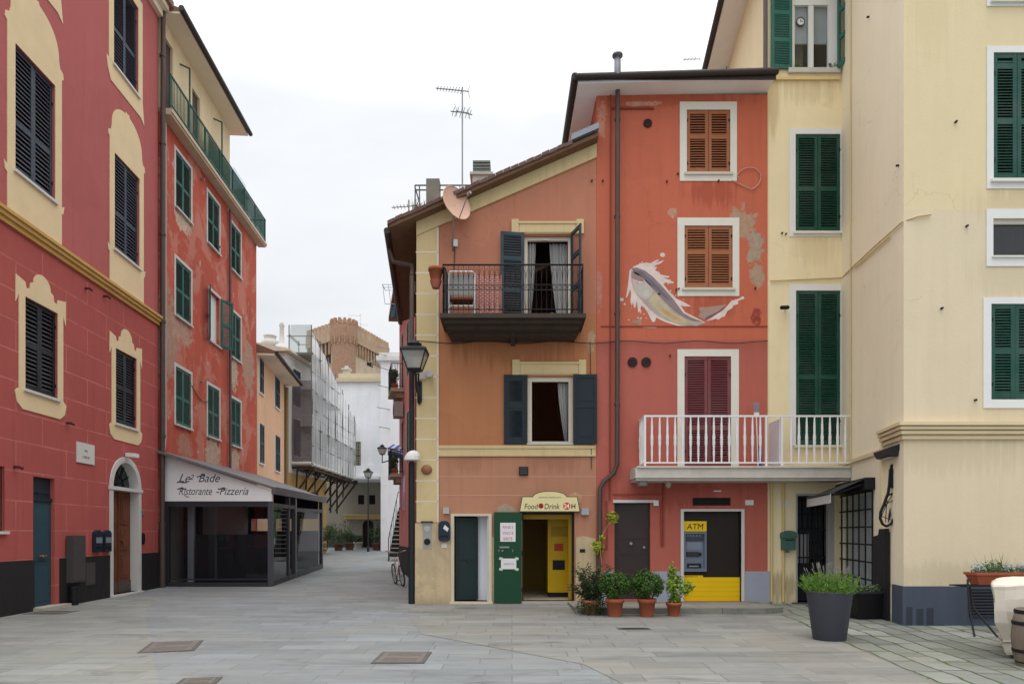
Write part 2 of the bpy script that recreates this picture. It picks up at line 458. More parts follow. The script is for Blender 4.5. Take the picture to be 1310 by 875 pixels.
def curtain(parent, w, ut0, ut1, ub0, ub1, z0, z1, d, mat, waves=5, amp=.03):
    mb = MB(); n, m = 36, 8; g = []
    for j in range(m + 1):
        q = j / m
        for i in range(n + 1):
            p = i / n
            u = (ub0 + (ub1 - ub0) * p) * (1 - q) ** 1.5 + (ut0 + (ut1 - ut0) * p) * (1 - (1 - q) ** 1.5)
            g.append(w.pt(u, z0 + (z1 - z0) * q, d + amp * math.sin(p * waves * 2 * PI + q) + amp * .4 * math.sin(p * 17 + 3 * q)))
    b = len(mb.v); mb.v += g
    for j in range(m):
        for i in range(n):
            mb.f.append([b + j * (n + 1) + i, b + j * (n + 1) + i + 1, b + (j + 1) * (n + 1) + i + 1, b + (j + 1) * (n + 1) + i]); mb.m.append(0); mb.s.append(True)
    return mb.build('curtain', mat, parent)

# ---------------------------------------------------------------- shared materials
m_iron = M('black_iron', (34, 34, 37), .55, .3, .15, 8)
m_darkgrey = M('charcoal_metal', (52, 53, 57), .5, .2, .12, 6)
m_white = M('white_paint', (222, 222, 218), .6, 0, .06, 3)
m_whitedirty = M('worn_white_paint', (196, 193, 184), .75, 0, .16, 5, .2)
m_marble = M('white_marble', (205, 203, 197), .5, 0, .08, 3)
m_stone = M('pale_stone', (172, 166, 152), .85, 0, .15, 6, .3)
m_cream = M('cream_trim', (226, 202, 160), .85, 0, .1, 2.5, .15)
m_concrete = M('weathered_concrete', (132, 128, 118), .9, 0, .25, 4, .4)
m_bluegrey_sh = M('slate_blue_shutter', (44, 54, 68), .55, 0, .14, 5)
m_black_sh = M('near_black_shutter', (24, 28, 35), .55, 0, .16, 5)
m_green_sh = M('weathered_green_shutter', (34, 84, 74), .6, 0, .18, 4)
m_green2_sh = M('bottle_green_shutter', (20, 72, 58), .5, 0, .1, 4)
m_teal_sh = M('dark_teal_shutter', (40, 58, 68), .55, 0, .14, 5)
m_solid_sh = M('blue_black_leaf', (30, 43, 50), .5, 0, .14, 5)
m_brown_sh = M('orange_brown_shutter', (163, 101, 66), .65, 0, .14, 6, .1, 30)
m_maroon_sh = M('maroon_shutter', (122, 58, 62), .6, 0, .12, 5)
m_gutter = M('dark_brown_gutter', (62, 54, 52), .5, .3, .15, 4)
m_pipe = M('grey_brown_pipe', (98, 86, 82), .55, .2, .2, 3)
m_roof = M('terracotta_roof_tile', (136, 106, 90), .9, 0, .3, 6, .6, 18)
m_soffit = M('cream_soffit', (232, 220, 196), .85, 0, .07, 2)
m_grey_soffit = M('pale_grey_soffit', (238, 241, 240), .85, 0, .08, 2)
m_glass = glass('window_glass')
m_glass_dark = glass('tinted_glass', (.45, .47, .50), 1.0)
m_dark = M('dark_interior', (30, 27, 26), .9, 0, .1, 2)
m_curtain = sheer('white_curtain', (232, 230, 228), .12)
m_brass = M('brass', (190, 150, 70), .35, .9, .1, 8)
m_steel = M('galvanised_steel', (150, 152, 152), .45, .7, .15, 8)
m_terracotta = M('terracotta', (160, 88, 60), .85, 0, .18, 7, .2)
m_soil = M('soil', (60, 46, 36), .95, 0, .3, 20, .5)
m_wood = M('brown_door_wood', (112, 66, 44), .55, 0, .22, 3, .15, 30, stretch=(6, 6, .6))
m_cable = M('dark_cable', (58, 48, 46), .7)

# ---------------------------------------------------------------- ground
def paving(name, c1, c2, mortar, bw, bh, tint, ang=0.0, mossy=0.0, msize=.008, vein=.5):
    t = NT(name)
    pos = t.n('ShaderNodeNewGeometry').outputs['Position']
    wob = t.n('ShaderNodeTexNoise', {'Vector': pos, 'Scale': .9, 'Detail': 3})
    off = t.n('ShaderNodeVectorMath', {0: wob.outputs['Color'], 1: (.5, .5, .5)}, operation='SUBTRACT').outputs[0]
    k = .30 if mossy else .03
    off = t.n('ShaderNodeVectorMath', {0: off, 1: (k, k, 0)}, operation='MULTIPLY').outputs[0]
    p2 = t.n('ShaderNodeVectorMath', {0: pos, 1: off}, operation='ADD').outputs[0]
    p2 = t.n('ShaderNodeMapping', {'Vector': p2, 'Rotation': (0, 0, R(ang))}).outputs[0]
    bt = t.n('ShaderNodeTexBrick', {'Vector': p2, 'Color1': c4(s2l(c1)), 'Color2': c4(s2l(c2)), 'Mortar': c4(s2l(mortar)), 'Scale': 1.0, 'Mortar Size': msize, 'Mortar Smooth': .25, 'Bias': 0.0, 'Brick Width': bw, 'Row Height': bh})
    bt.offset = .37; bt.squash = 1.3; bt.squash_frequency = 3
    st = t.n('ShaderNodeMapping', {'Vector': pos, 'Scale': (.6, 1.9, 1)}).outputs[0]
    n1 = t.noise(pos, .16, 5, .6, .5); n2 = t.noise(st, 1.3, 8, .68, .8); n3 = t.noise(st, 6, 8, .72)
    v = t.math('ADD', t.math('MULTIPLY', t.math('SUBTRACT', n1, .5), .75), t.math('MULTIPLY', t.math('SUBTRACT', n2, .5), .7))
    v = t.math('ADD', t.math('ADD', v, t.math('MULTIPLY', t.math('SUBTRACT', n3, .5), vein)), 1.0)
    col = t.value(bt.outputs[0], v)
    wm = t.maprange(t.noise(pos, .33, 6, .62, .4), .45, .68, 0, .55)
    col = t.mix(wm, col, c4(s2l(tint)))
    dk = t.maprange(t.noise(st, .8, 9, .7, 1.2), .555, .67, 0, .55)           # damp, dirty patches
    col = t.mix(dk, col, c4(s2l((82, 82, 80))))
    sp = t.maprange(t.noise(pos, 34, 2), .70, .74, 0, .35)                   # specks
    col = t.mix(sp, col, c4(s2l((92, 88, 82))))
    if mossy:
        mm = t.math('MULTIPLY', bt.outputs[1], t.maprange(t.noise(pos, 1.3, 7), .44, .56))
        col = t.mix(mm, col, c4(s2l((74, 88, 46))))
        m2 = t.maprange(t.noise(pos, 1.1, 9, .72), .62, .70, 0, mossy)
        col = t.mix(m2, col, c4(s2l((84, 96, 58))))
    h = t.math('SUBTRACT', t.math('MULTIPLY', n3, .5), bt.outputs[1])
    return t.finish(col, .78, 0, h, .35, .012, .25)
m_pave = paving('grey_flagstone', (119, 123, 124), (135, 139, 140), (105, 107, 108), .86, .36, (134, 133, 126))
m_pave_warm = paving('yellowish_flagstone', (122, 125, 121), (140, 142, 137), (102, 103, 99), .82, .36, (142, 138, 125))
m_pave_right = paving('warm_grey_flagstone', (120, 121, 118), (139, 139, 134), (100, 100, 96), .92, .38, (138, 131, 118))
m_cobble = paving('mossy_flagstone', (112, 115, 110), (144, 146, 138), (70, 72, 58), .72, .34, (122, 122, 108), 97, .45, .022)

g = MB()
ys = [-60, 18, 60, 700]
for a, b in zip(ys, ys[1:]):
    g.face([(-400, a, gz(a)), (400, a, gz(a)), (400, b, gz(b)), (-400, b, gz(b))])
struct(g.build('ground', m_pave))
s = MB(); s.face([(-10.6, 2, .004), (-1.3, 2, .004), (-3.86, 7.46, .004), (-7.9, 14.7, .004), (-9.2, 17.9, .004), (-10.6, 17.9, .004)])
struct(s.build('pavement', m_pave_warm))
s = MB(); s.face([(-1.5, 11.2, .005), (.9, 8.6, .005), (2.2, 4, .005), (5.2, 4, .005), (4.68, 7.6, .005), (5.42, 13.7, .005), (5.9, 15.98, .005), (-2.2, 15.98, .005), (-2.2, 14.3, .005)])
struct(s.build('pavement', m_pave_right))
s = MB(); s.face([(4.68, 7.6, .007), (5.2, 4, .007), (18, 4, .007), (18, 12.3, .007), (7.5, 16, .007), (5.92, 16, .007), (5.42, 13.7, .007)])
struct(s.build('cobbled_pavement', m_cobble))

def manhole(px, py, w, l, lab, rot=0.0, col=(118, 111, 105)):
    Y = EYE * F / (py - HZ); X = (px - CX) * Y / F
    m = M('manhole_iron', col, .6, .3, .25, 9, .6, 30)
    mb = MB(); c, s_ = math.cos(rot), math.sin(rot)
    def pts(a, b): return [(X + x * c - y * s_, Y + x * s_ + y * c) for x, y in ((-a, -b), (a, -b), (a, b), (-a, b))]
    root = thing('manhole_cover', lab, 'manhole cover', (X, Y, 0), 'iron covers in the paving')
    mb.flat(pts(w / 2 + .05, l / 2 + .05), .0, .011); mb.build('frame', M('cover_frame', (98, 93, 88), .7, .3, .2, 9), root)
    mb = MB(); mb.flat(pts(w / 2, l / 2), .0, .014)
    for k in range(3):
        for q in (-1, 1):
            yy = l * (.16 + .12 * k) * q
            mb.flat([(X + x * c - y * s_, Y + x * s_ + y * c) for x, y in ((-w * .38, yy - .012), (w * .38, yy - .012), (w * .38, yy + .012), (-w * .38, yy + .012))], .012, .018)
    mb.build('lid', m, root)
manhole(220, 827, .62, .86, 'square rusty cover set askew in the paving before the red palazzo', .3)
manhole(515, 841, .58, .72, 'large brown cover in the middle foreground of the grey paving')
manhole(254, 872, .32, .3, 'small brown cover at the bottom edge of the photo', .2)
manhole(66, 783.5, .7, .5, 'dark brown cover at the foot of the teal door')
manhole(811, 804.5, .46, .14, 'narrow slotted drain cover before the terracotta pots', 0, (70, 66, 62))
manhole(560, 737, .5, .45, 'grey cover in the lane mouth near the bicycle', 0, (98, 98, 98))

# ---------------------------------------------------------------- rose-red palazzo, far left
wA = Fr(-9.22, 0, -.063, 1)
m_palazzo = plaster('rose_red_plaster', [(0, (172, 88, 82)), (7.95, (176, 98, 95))], .075, .07, brick=(tuple(wA.o), tuple(wA.U), 3.53 - .607 * 6, 1.74, .607, 7.7, (196, 120, 112)), peel=None)
pal = thing('palazzo', 'rose-red palazzo with painted cream window surrounds and a black plinth', 'building', tuple(wA.pt(16, 0, -4)))
A = {}
A['low1'] = wA.rect(31.5, 73.3, 379, 498); A['low2'] = wA.rect(147.5, 174.3, 445, 541.5)
A['mid1'] = wA.rect(18.7, 70, 55, 218); A['mid2'] = wA.rect(146, 178, 195, 318.5)
u0_, u1_ = wA.u(145), wA.u(176.5); A['up2'] = (u0_, u1_, 13.8, 16.25)
c_ = (A['mid1'][0] + A['mid1'][1]) / 2; A['up1'] = (c_ - .62, c_ + .62, 13.8, 16.25)
A['side'] = (wA.u(-40), wA.u(5.5), 1.68, 2.97)
A['door'] = (wA.u(42.5), wA.u(70), .06, wA.z(42.5, 609))
pu0, pu1 = wA.u(142.5), wA.u(177)
A['portal'] = (pu0, pu1, .05, 2.86 + (pu1 - pu0) / 2)
uA0, uA1 = wA.u(-330), wA.u(202)
mb = MB()
wall_sheet(mb, wA, uA0, uA1, 0, 17.2, [(*A[k], .16) for k in A if k not in ('portal', 'door')] + [(*A['door'], .14), (*A['portal'], .28)])
# arch spandrels
pc, pr = (pu0 + pu1) / 2, (pu1 - pu0) / 2
for sgn in (-1, 1):
    mb.prism(wA, ([(pc + sgn * pr * math.cos(t * PI / 24), 2.86 + pr * math.sin(t * PI / 24)) for t in range(13)] + [(pc + sgn * pr, 2.86 + pr)])[::1 if sgn > 0 else -1], -.3, -.001)
for u in (uA0, uA1): mb.face([wA.pt(u, 0, 0), wA.pt(u, 17.2, 0), wA.pt(u, 17.2, -9), wA.pt(u, 0, -9)])
mb.face([wA.pt(uA0, 0, -9), wA.pt(uA1, 0, -9), wA.pt(uA1, 17.2, -9), wA.pt(uA0, 17.2, -9)])
mb.face([wA.pt(uA0, 17.2, -9), wA.pt(uA1, 17.2, -9), wA.pt(uA1, 17.2, 0), wA.pt(uA0, 17.2, 0)])
mb.build('wall', m_palazzo, pal)
rf = MB(); rf.prism(Fr(wA.pt(uA1 + .1, 0).x, wA.pt(uA1 + .1, 0).y, wA.N.x, wA.N.y), [(.4, 17.3), (.4, 17.5), (-4.5, 19.6), (-9.5, 17.5), (-9.5, 17.3)], -.05, wA.u(202) - uA0)
rf.build('roof', m_roof, pal)
cm = MB(); cm.box(wA, uA0, uA1 + .05, 16.95, 17.15, .003, .14); cm.box(wA, uA0, uA1 + .05, 17.15, 17.3, .003, .3); cm.build('eaves', m_soffit, pal)
co = MB(); m_ochre = M('ochre_moulding', (196, 156, 88), .8, 0, .14, 3, .2)
co.box(wA, uA0, uA1, 7.80, 7.90, .003, .06); co.box(wA, uA0, uA1, 7.90, 7.99, .003, .11); co.box(wA, uA0, uA1, 7.99, 8.06, .003, .15)
co.build('string_course', m_ochre, pal)
m_plinth = M('black_plinth', (37, 35, 37), .75, 0, .16, 3, .15, stretch=(1, 1, .4))
pl = MB(); ue = [uA0, A['door'][0], A['door'][1] + .17, pu0 - .12, pu1 + .14, uA1]
for a, b in ((ue[0], ue[1]), (ue[2], ue[3]), (ue[4], ue[5])): MB().box(wA, a, b, 0, 1.09, .002, .03).build('plinth', m_plinth, pal)
def arch_surround(r, rise, bot):
    a, b, z0, z1 = r; c = (a + b) / 2; h = (b - a) / 2
    ow = h + .24
    left = [(-ow, z1 + .28), (-ow - .07, z1 + .33), (-ow - .05, z1 + .45), (-ow + .06, z1 + .50), (-ow + .1, z1 + .62)]
    arc = [(-(ow - .1) * math.cos(t * PI / 20) , z1 + .6 + rise * math.sin(t * PI / 20) ** .8) for t in range(1, 10)]
    topn = [(-.1, z1 + .6 + rise), (-.09, z1 + .66 + rise), (0, z1 + .64 + rise)]
    prof = left + arc + topn
    prof = prof + [(-x, z) for x, z in reversed(prof[:-1])]
    top = [(-ow, z1)] + prof + [(ow, z1)]
    polys = [[(c + x, z) for x, z in reversed(top)]]
    polys.append([(a, z0), (a, z1), (c - ow, z1), (c - ow, z0)][::-1]); polys.append([(b, z0), (c + ow, z0), (c + ow, z1), (b, z1)])
    polys.append([(c - ow - .1, z0 + .05), (c - ow - .06, z0 - .12), (c - ow, z0 - .16), (c - ow, bot), (c + ow, bot), (c + ow, z0 - .16), (c + ow + .06, z0 - .12), (c + ow + .1, z0 + .05), (c + ow, z0), (c - ow, z0)])
    return polys
def eared_surround(r, ear=True):
    a, b, z0, z1 = r; c = (a + b) / 2; h = (b - a) / 2; ow = h + .2
    top = [(-ow, z1 - .25), (-ow - .1, z1 - .2), (-ow - .1, z1 + .36), (-ow + .2, z1 + .3), (-ow + .24, z1 + .18), (-.42, z1 + .22), (-.4, z1 + .34), (-.3, z1 + .38)]
    top += [(-.3 * math.cos(t * PI / 12), z1 + .38 + .26 * math.sin(t * PI / 12)) for t in range(1, 6)]
    top = top + [(0, z1 + .64)] + [(-x, z) for x, z in reversed(top)]
    p = [[(c + x, z) for x, z in reversed([q for q in [(-ow, z1)] + top[1:-1] + [(ow, z1)]])]]
    p.append([(c - ow, z0), (a, z0), (a, z1), (c - ow, z1)]); p.append([(b, z0), (c + ow, z0), (c + ow, z1), (b, z1)])
    p.append([(c - ow - .12, z0 - .08), (c - ow - .06, z0 - .3), (c - ow + .12, z0 - .42), (c + ow - .12, z0 - .42), (c + ow + .06, z0 - .3), (c + ow + .12, z0 - .08), (c + ow, z0), (c - ow, z0)])
    return p
for k in ('mid1', 'mid2'): shut_window(pal, wA, A[k], m_bluegrey_sh, m_cream, poly=arch_surround(A[k], .75, 8.06), sill=True, d=-.09, rails=(.4,), sillmat=m_marble, hmat=m_iron, pitch=.09)
for k in ('low1', 'low2'): shut_window(pal, wA, A[k], m_black_sh, m_cream, poly=eared_surround(A[k]), sill=True, d=-.08, rails=(.5,), sillmat=m_marble, hmat=m_iron, pitch=.085 if k == 'low1' else .07)
for k in ('up1', 'up2'):
    a, b, z0, z1 = A[k]; c = (a + b) / 2; ow = (b - a) / 2 + .24
    pp = [[(c - ow, z0), (a, z0), (a, z1), (c - ow, z1)], [(b, z0), (c + ow, z0), (c + ow, z1), (b, z1)], [(c - ow, z1), (c + ow, z1), (c + ow, z1 + .3), (c - ow, z1 + .3)],
          [(c - ow - .12, z0 + .02), (c - ow - .05, z0 - .25), (c - ow + .1, z0 - .5), (c + ow - .1, z0 - .5), (c + ow + .1, z0 - .62), (c + ow, z0)]]
    wn_ = shut_window(pal, wA, A[k], m_bluegrey_sh, m_cream, poly=pp, sill=True, d=-.09, rails=(.42,), sillmat=m_marble, hmat=m_iron, pitch=.09)
sw_ = shut_window(pal, wA, A['side'], M('dark_red_shutter', (92, 36, 36), .6), m_palazzo, sill=True, sillmat=m_marble)

# teal door
m_teal_door = M('teal_door_paint', (44, 72, 82), .55, 0, .14, 4)
a, b, z0, z1 = A['door']
mb = MB(); mb.box(wA, a, b, z0, z0 + .0 + 2.28, -.13, -.08)
for c0, c1 in ((.12, .9), (1.0, 2.15)):
    mb.box(wA, a + .12, b - .12, z0 + c0, z0 + c1, -.08, -.065)
door = mb.build('door', m_teal_door, pal)
hb = MB(); hb.tube([wA.pt((a + b) / 2 - .14, 1.16, -.02), wA.pt((a + b) / 2 + .12, 1.16, -.02)], .014); hb.lathe(wA.pt((a + b) / 2, 1.14, -.03), [(.035, 0), (.035, .04)]); hb.build('handle', m_brass, door)
tb = MB(); tb.box(wA, a, b, z0 + 2.28, z1, -.13, -.1); tb.box(wA, a, b, z0 + 2.28, z0 + 2.36, -.1, -.05); tb.box(wA, a + .05, b - .05, z0 + 2.46, z0 + 2.52, -.1, -.08); tb.build('transom', M('dark_teal_transom', (30, 46, 52), .5), door)
stp = MB(); stp.box(wA, a - .05, b + .25, 0, .07, -.22, .22); stp.build('doorstep', m_stone, pal)

# arched portal
mb = MB()
def arch_band(mb, w, c, zi, ri, ro, d0, d1, n=22):
    for k in range(n):
        t0, t1 = k * PI / n, (k + 1) * PI / n
        mb.prism(w, [(c + ri * math.cos(t0), zi + ri * math.sin(t0)), (c + ro * math.cos(t0), zi + ro * math.sin(t0)), (c + ro * math.cos(t1), zi + ro * math.sin(t1)), (c + ri * math.cos(t1), zi + ri * math.sin(t1))], d0, d1)
arch_band(mb, wA, pc, 2.86, pr - .04, pr + .11, -.27, .035)
for q in (-1, 1):
    x0, x1 = sorted((pc + q * (pr - .04), pc + q * (pr + .11)))
    mb.box(wA, x0, x1, 0, 2.78, -.27, .035)
mb.box(wA, pc - pr - .15, pc + pr + .15, 2.78, 2.87, -.25, .06)
por = mb.build('portal_frame', m_marble, pal)
stp = MB(); stp.box(wA, pc - pr - .1, pc + pr + .1, 0, .05, -.27, .12); stp.build('threshold', m_marble, por)
mb = MB(); mb.box(wA, pc - pr + .04, pc + pr - .04, .05, 2.78, -.27, -.20)
hw = pr - .04
for q in (-1, 1):
    for c0, c1 in ((.45, 1.05), (1.2, 1.75), (1.9, 2.62)):
        x0, x1 = sorted((pc + q * .1, pc + q * (hw - .12)))
        mb.box(wA, x0, x1, c0, c1, -.20, -.17); mb.box(wA, x0 + .08, x1 - .08, c0 + .08, c1 - .08, -.17, -.155)
mb.box(wA, pc - .03, pc + .03, .05, 2.78, -.20, -.16)
pd = mb.build('door', m_wood, pal)
kb = MB(); kb.box(wA, pc - hw, pc + hw, .05, .36, -.20, -.182); kb.build('kick_plate', M('worn_grey_board', (86, 78, 74), .8, 0, .2, 6), pd)
hb = MB(); hb.disc(wA, pc + .14, 1.45, .05, -.18, -.12); hb.build('handle', m_brass, pd)
gl = MB(); gl.prism(wA, [(pc + (pr - .05) * math.cos(t * PI / 20), 2.87 + (pr - .05) * math.sin(t * PI / 20)) for t in range(21)], -.24, -.22)
fan = gl.build('fanlight', M('fanlight_glass', (42, 46, 54), .15, 0, .1, 4, spec=.6), pal)
ir = MB()
for t in (2, 4, 6, 8, 10): ir.tube([wA.pt(pc, 2.89, -.2), wA.pt(pc + (pr - .06) * math.cos(t * PI / 12), 2.87 + (pr - .06) * math.sin(t * PI / 12), -.2)], .014, 6)
arch_band(ir, wA, pc, 2.87, pr * .45, pr * .45 + .03, -.215, -.19, 12)
ir.build('grille', m_iron, fan)
# drainpipe between the two red houses
m_dpipe = M('brown_drainpipe', (88, 74, 70), .5, .25, .18, 3)
ud = wA.u(203.3)
mb = MB(); mb.tube([wA.pt(ud, 17.4, .12), wA.pt(ud, 2.0, .1)], .07, 12); mb.tube([wA.pt(ud, 2.0, .1), wA.pt(ud, 0, .1)], .085, 12)
for zz in (4.5, 7.9, 10.5, 13.2, 15.8): mb.lathe(wA.pt(ud, zz, .11), [(.09, 0), (.09, .07)], 12)
mb.build('drainpipe', m_dpipe, pal)
wb = MB()
for px, py in ((109, 369), (132.5, 379), (18, 597), (85, 541)): 
    u_, z_ = wA.pix(px, py); wb.tube([wA.pt(u_, z_, 0), wA.pt(u_, z_, .1), wA.pt(u_ + .06, z_ - .03, .14)], .03, 8)
wb.build('wall_bracket', M('rusty_iron', (88, 42, 38), .7, .2), pal)

# things on the palazzo wall
def on_wall(name, label, cat, w, u, z, group=None): return thing(name, label, cat, tuple(w.pt(u, z, 0)), group)
u_, z_ = wA.pix(97, 590.7); u2_ = wA.u(119.5)
sgn = on_wall('street_sign', 'white marble street plaque between the teal door and the arched doorway', 'street sign', wA, u_, z_)
MB().box(wA, u_, u2_, z_, z_ + .48, .003, .03).build('plaque', m_marble, sgn)
mt = M('faded_black_lettering', (96, 92, 98), .7)
text('VIA', .085, wA, (u_ + u2_) / 2, z_ + .27, .031, mt, 'lettering', sgn, align='CENTER')
text('CAIROLI', .085, wA, (u_ + u2_) / 2, z_ + .12, .031, mt, 'lettering', sgn, align='CENTER')
m_box = M('blue_black_letterbox', (44, 52, 66), .45, .3)
for i, (x0, x1) in enumerate(((117.5, 126.5), (130, 138.3))):
    a, b = wA.u(x0), wA.u(x1); z0 = 1.19
    t = on_wall('letterbox', ('dark blue letterbox nearer the grey cabinet, left one of the pair', 'dark blue letterbox touching the white door jamb, right one of the pair')[i], 'letterbox', wA, a, z0, 'pair of letterboxes beside the arched door')
    c = (a + b) / 2; h = (b - a) / 2
    MB().prism(wA, [(a, z0), (b, z0), (b, z0 + .44)] + [(c + h * math.cos(q * PI / 8), z0 + .44 + .1 * math.sin(q * PI / 8)) for q in range(1, 8)] + [(a, z0 + .44)], .003, .09).build('body', m_box, t)
    MB().box(wA, a + .03, b - .03, z0 + .22, z0 + .36, .09, .1).build('name_plate', M('pale_plate', (140, 150, 165), .4, .3), t)
    MB().box(wA, a + .04, b - .04, z0 + .1, z0 + .14, .09, .11).build('slot', m_iron, t)
m_cab = M('dark_grey_cabinet', (78, 74, 74), .6, .2, .14, 5)
a, b = wA.u(83), wA.u(100.5)
t = on_wall('utility_cabinet', 'tall dark grey utility cabinet on the red wall beside the teal door', 'utility cabinet', wA, a, .52)
MB().box(wA, a, b, .52, 1.6, .031, .16).build('body', m_cab, t); MB().box(wA, a + .03, b - .03, .56, 1.56, .16, .168).build('door', m_cab, t)
a, b = wA.u(107), wA.u(119.5)
t = on_wall('meter_box', 'small grey meter hatch low on the black plinth by the arched door', 'meter box', wA, a, .4)
MB().box(wA, a, b, .4, .94, .031, .045).build('frame', M('meter_frame', (70, 66, 66), .6), t); MB().box(wA, a + .03, b - .03, .43, .91, .045, .05).build('hatch', m_cab, t)
a = wA.u(86.5)
t = on_wall('pipe_stub', 'short fat black pipe standing under the grey utility cabinet', 'pipe', wA, a, 0)
MB().tube([wA.pt(a, 0, .14), wA.pt(a, .42, .14)], .09, 14).build('pipe', m_iron, t)
cc = MB()
for zz in (.1, .38): cc.lathe(wA.pt(a, zz, .14), [(.105, 0), (.105, .05)], 14)
cc.build('collar', m_iron, t)
u_, z_ = wA.pix(160, 583)
t = on_wall('wall_light', 'small white light fixed over the crown of the arched doorway', 'wall light', wA, u_, z_)
MB().box(wA, u_ - .05, u_ + .05, z_ - .02, z_ + .08, .03, .14).build('bracket', m_white, t); MB().box(wA, u_ - .14, u_ + .14, z_ - .04, z_ + .06, .14, .3).build('lamp_head', m_white, t)
u_ = wA.u(182)
t = on_wall('entry_phone', 'dark metal entry phone right of the arched door', 'entry phone', wA, u_, 1.45)
MB().disc(wA, u_, 1.5, .07, .003, .05, 16, .16).build('panel', m_iron, t); MB().box(wA, u_ - .05, u_ + .05, 2.15, 2.3, .003, .02).build('plate', m_steel, t)

# ---------------------------------------------------------------- weathered red house
m_worn = plaster('weathered_red_plaster', (184, 90, 72), .14, .24, peel=(.628, (190, 160, 142)), blotch=(.51, (192, 132, 114), .66),
                 patches=[(wA.pt(wA.u(213), wA.z(213, 430), 0), (.9, .9, 1.6), (168, 140, 120)), (wA.pt(wA.u(318), wA.z(318, 470), 0), (.9, .9, 1.3), (172, 142, 122)),
                          (wA.pt(wA.u(272), wA.z(272, 580), 0), (.8, .8, .75), (184, 166, 144)), (wA.pt(wA.u(299), wA.z(299, 478), 0), (.6, .6, .7), (186, 168, 146)), (wA.pt(wA.u(300), wA.z(300, 588), 0), (.7, .7, .6), (182, 162, 140)),
                          (wA.pt(wA.u(234), wA.z(234, 284), 0), (.8, .8, .35), (196, 178, 156)), (wA.pt(wA.u(234), wA.z(234, 424), 0), (.9, .9, .45), (182, 150, 130)), (wA.pt(wA.u(237), wA.z(237, 570), 0), (.7, .7, .4), (176, 130, 112))])
hB = thing('townhouse', 'weathered red house with peeling plaster, green shutters and a rooftop terrace', 'building', tuple(wA.pt(25, 0, -4)))
uB0, uB1 = wA.u(204.5), wA.u(328)
B = {}
for i, (x0, x1) in enumerate(((224.5, 244), (265.5, 280.3), (295.7, 307.6))):
    for j, (z0, z1) in enumerate(((5.08, 6.9), (8.5, 10.3), (11.9, 13.7))):
        B[i, j] = (wA.u(x0), wA.u(x1), z0, z1)
B[1, 1] = (wA.u(268), wA.u(281), 8.5, 10.3)
uT = wA.u(294)
mb = MB()
wall_sheet(mb, wA, uB0, uB1, -.1, 14.2, [(*r, .15) for r in B.values()])
for u in (uB0, uB1): mb.face([wA.pt(u, -.1, 0), wA.pt(u, 14.2, 0), wA.pt(u, 14.2, -9), wA.pt(u, -.1, -9)])
mb.face([wA.pt(uB0, 0, -9), wA.pt(uB1, 0, -9), wA.pt(uB1, 14.2, -9), wA.pt(uB0, 14.2, -9)])
mb.face([wA.pt(uB0, 14.2, -9), wA.pt(uB1, 14.2, -9), wA.pt(uB1, 14.2, 0), wA.pt(uB0, 14.2, 0)])
mb.build('wall', m_worn, hB)
m_topwall = plaster('cream_upper_wall', (226, 206, 168), .06, .08)
tops = [(wA.u(206), wA.u(221), 14.4, 16.7), (wA.u(246), wA.u(255.5), 14.4, 16.5)]
mb = MB(); wall_sheet(mb, wA, uB0, uT, 14.22, 17.2, [(*r, .15) for r in tops])
for u in (uB0, uT): mb.face([wA.pt(u, 14.22, 0), wA.pt(u, 17.2, 0), wA.pt(u, 17.2, -9), wA.pt(u, 14.22, -9)])
mb.face([wA.pt(uB0, 14.22, -9), wA.pt(uT, 14.22, -9), wA.pt(uT, 17.2, -9), wA.pt(uB0, 17.2, -9)])
mb.build('upper_wall', m_topwall, hB)
for r in tops: MB().box(wA, r[0], r[1], r[2], r[3], -.14, -.08).build('door', M('dark_brown_door', (70, 52, 46), .6), hB)
rf = MB(); eo = .56
rf.prism(Fr(wA.pt(uT + .35, 0).x, wA.pt(uT + .35, 0).y, wA.N.x, wA.N.y), [(eo, 17.22), (eo, 17.34), (-4.5, 19.2), (-9.6, 17.3), (-9.6, 17.22)], 0, uT + .35 - uB0)
ro = rf.build('roof', m_roof, hB)
sf = MB(); sf.box(wA, uB0, uT + .33, 17.16, 17.218, -.3, eo + .02); sf.build('soffit', m_soffit, ro)
gt = MB(); gt.tube([wA.pt(uB0 - .1, 17.27, eo + .1), wA.pt(uT + .4, 17.27, eo + .1)], .085, 10); gt.build('gutter', m_gutter, ro)
# terrace slab and green railing
tr = MB(); tr.box(wA, uB0, uB1 + .32, 14.22, 14.33, -.2, .36); tr.box(wA, uB0, uB1 + .28, 14.15, 14.22, .002, .32)
ter = tr.build('terrace_slab', M('tan_slab', (196, 178, 152), .9, 0, .2, 3, .3), hB)
m_grn = M('green_railing_paint', (34, 84, 74), .5, .2, .12, 5)
rl = MB(); d_ = .30
rl.box(wA, uB0, uB1 + .3, 15.32, 15.37, d_ - .02, d_ + .02); rl.box(wA, uB0, uB1 + .3, 14.46, 14.5, d_ - .015, d_ + .015)
n = 92
for k in range(n + 1):
    u = uB0 + (uB1 + .3 - uB0) * k / n; big = k % 13 == 0
    rl.box(wA, u - (.02 if big else .008), u + (.02 if big else .008), 14.36, 15.33, d_ - (.02 if big else .008), d_ + (.02 if big else .008))
rl.box(wA, uB1 + .26, uB1 + .3, 15.32, 15.37, -1.5, d_); rl.box(wA, uB1 + .26, uB1 + .3, 14.46, 14.5, -1.5, d_)
for k in range(10): rl.box(wA, uB1 + .27, uB1 + .29, 14.36, 15.33, d_ - .2 * k - .01, d_ - .2 * k + .01)
rl.build('railing', m_grn, hB)
sc_ = MB(); sc_.box(wA, uB0 + 3.0, uB1 + .2, 14.55, 15.28, d_ - .012, d_ - .006); sc_.build('screen', sheer('green_screen_cloth', (70, 112, 100), .35), hB)
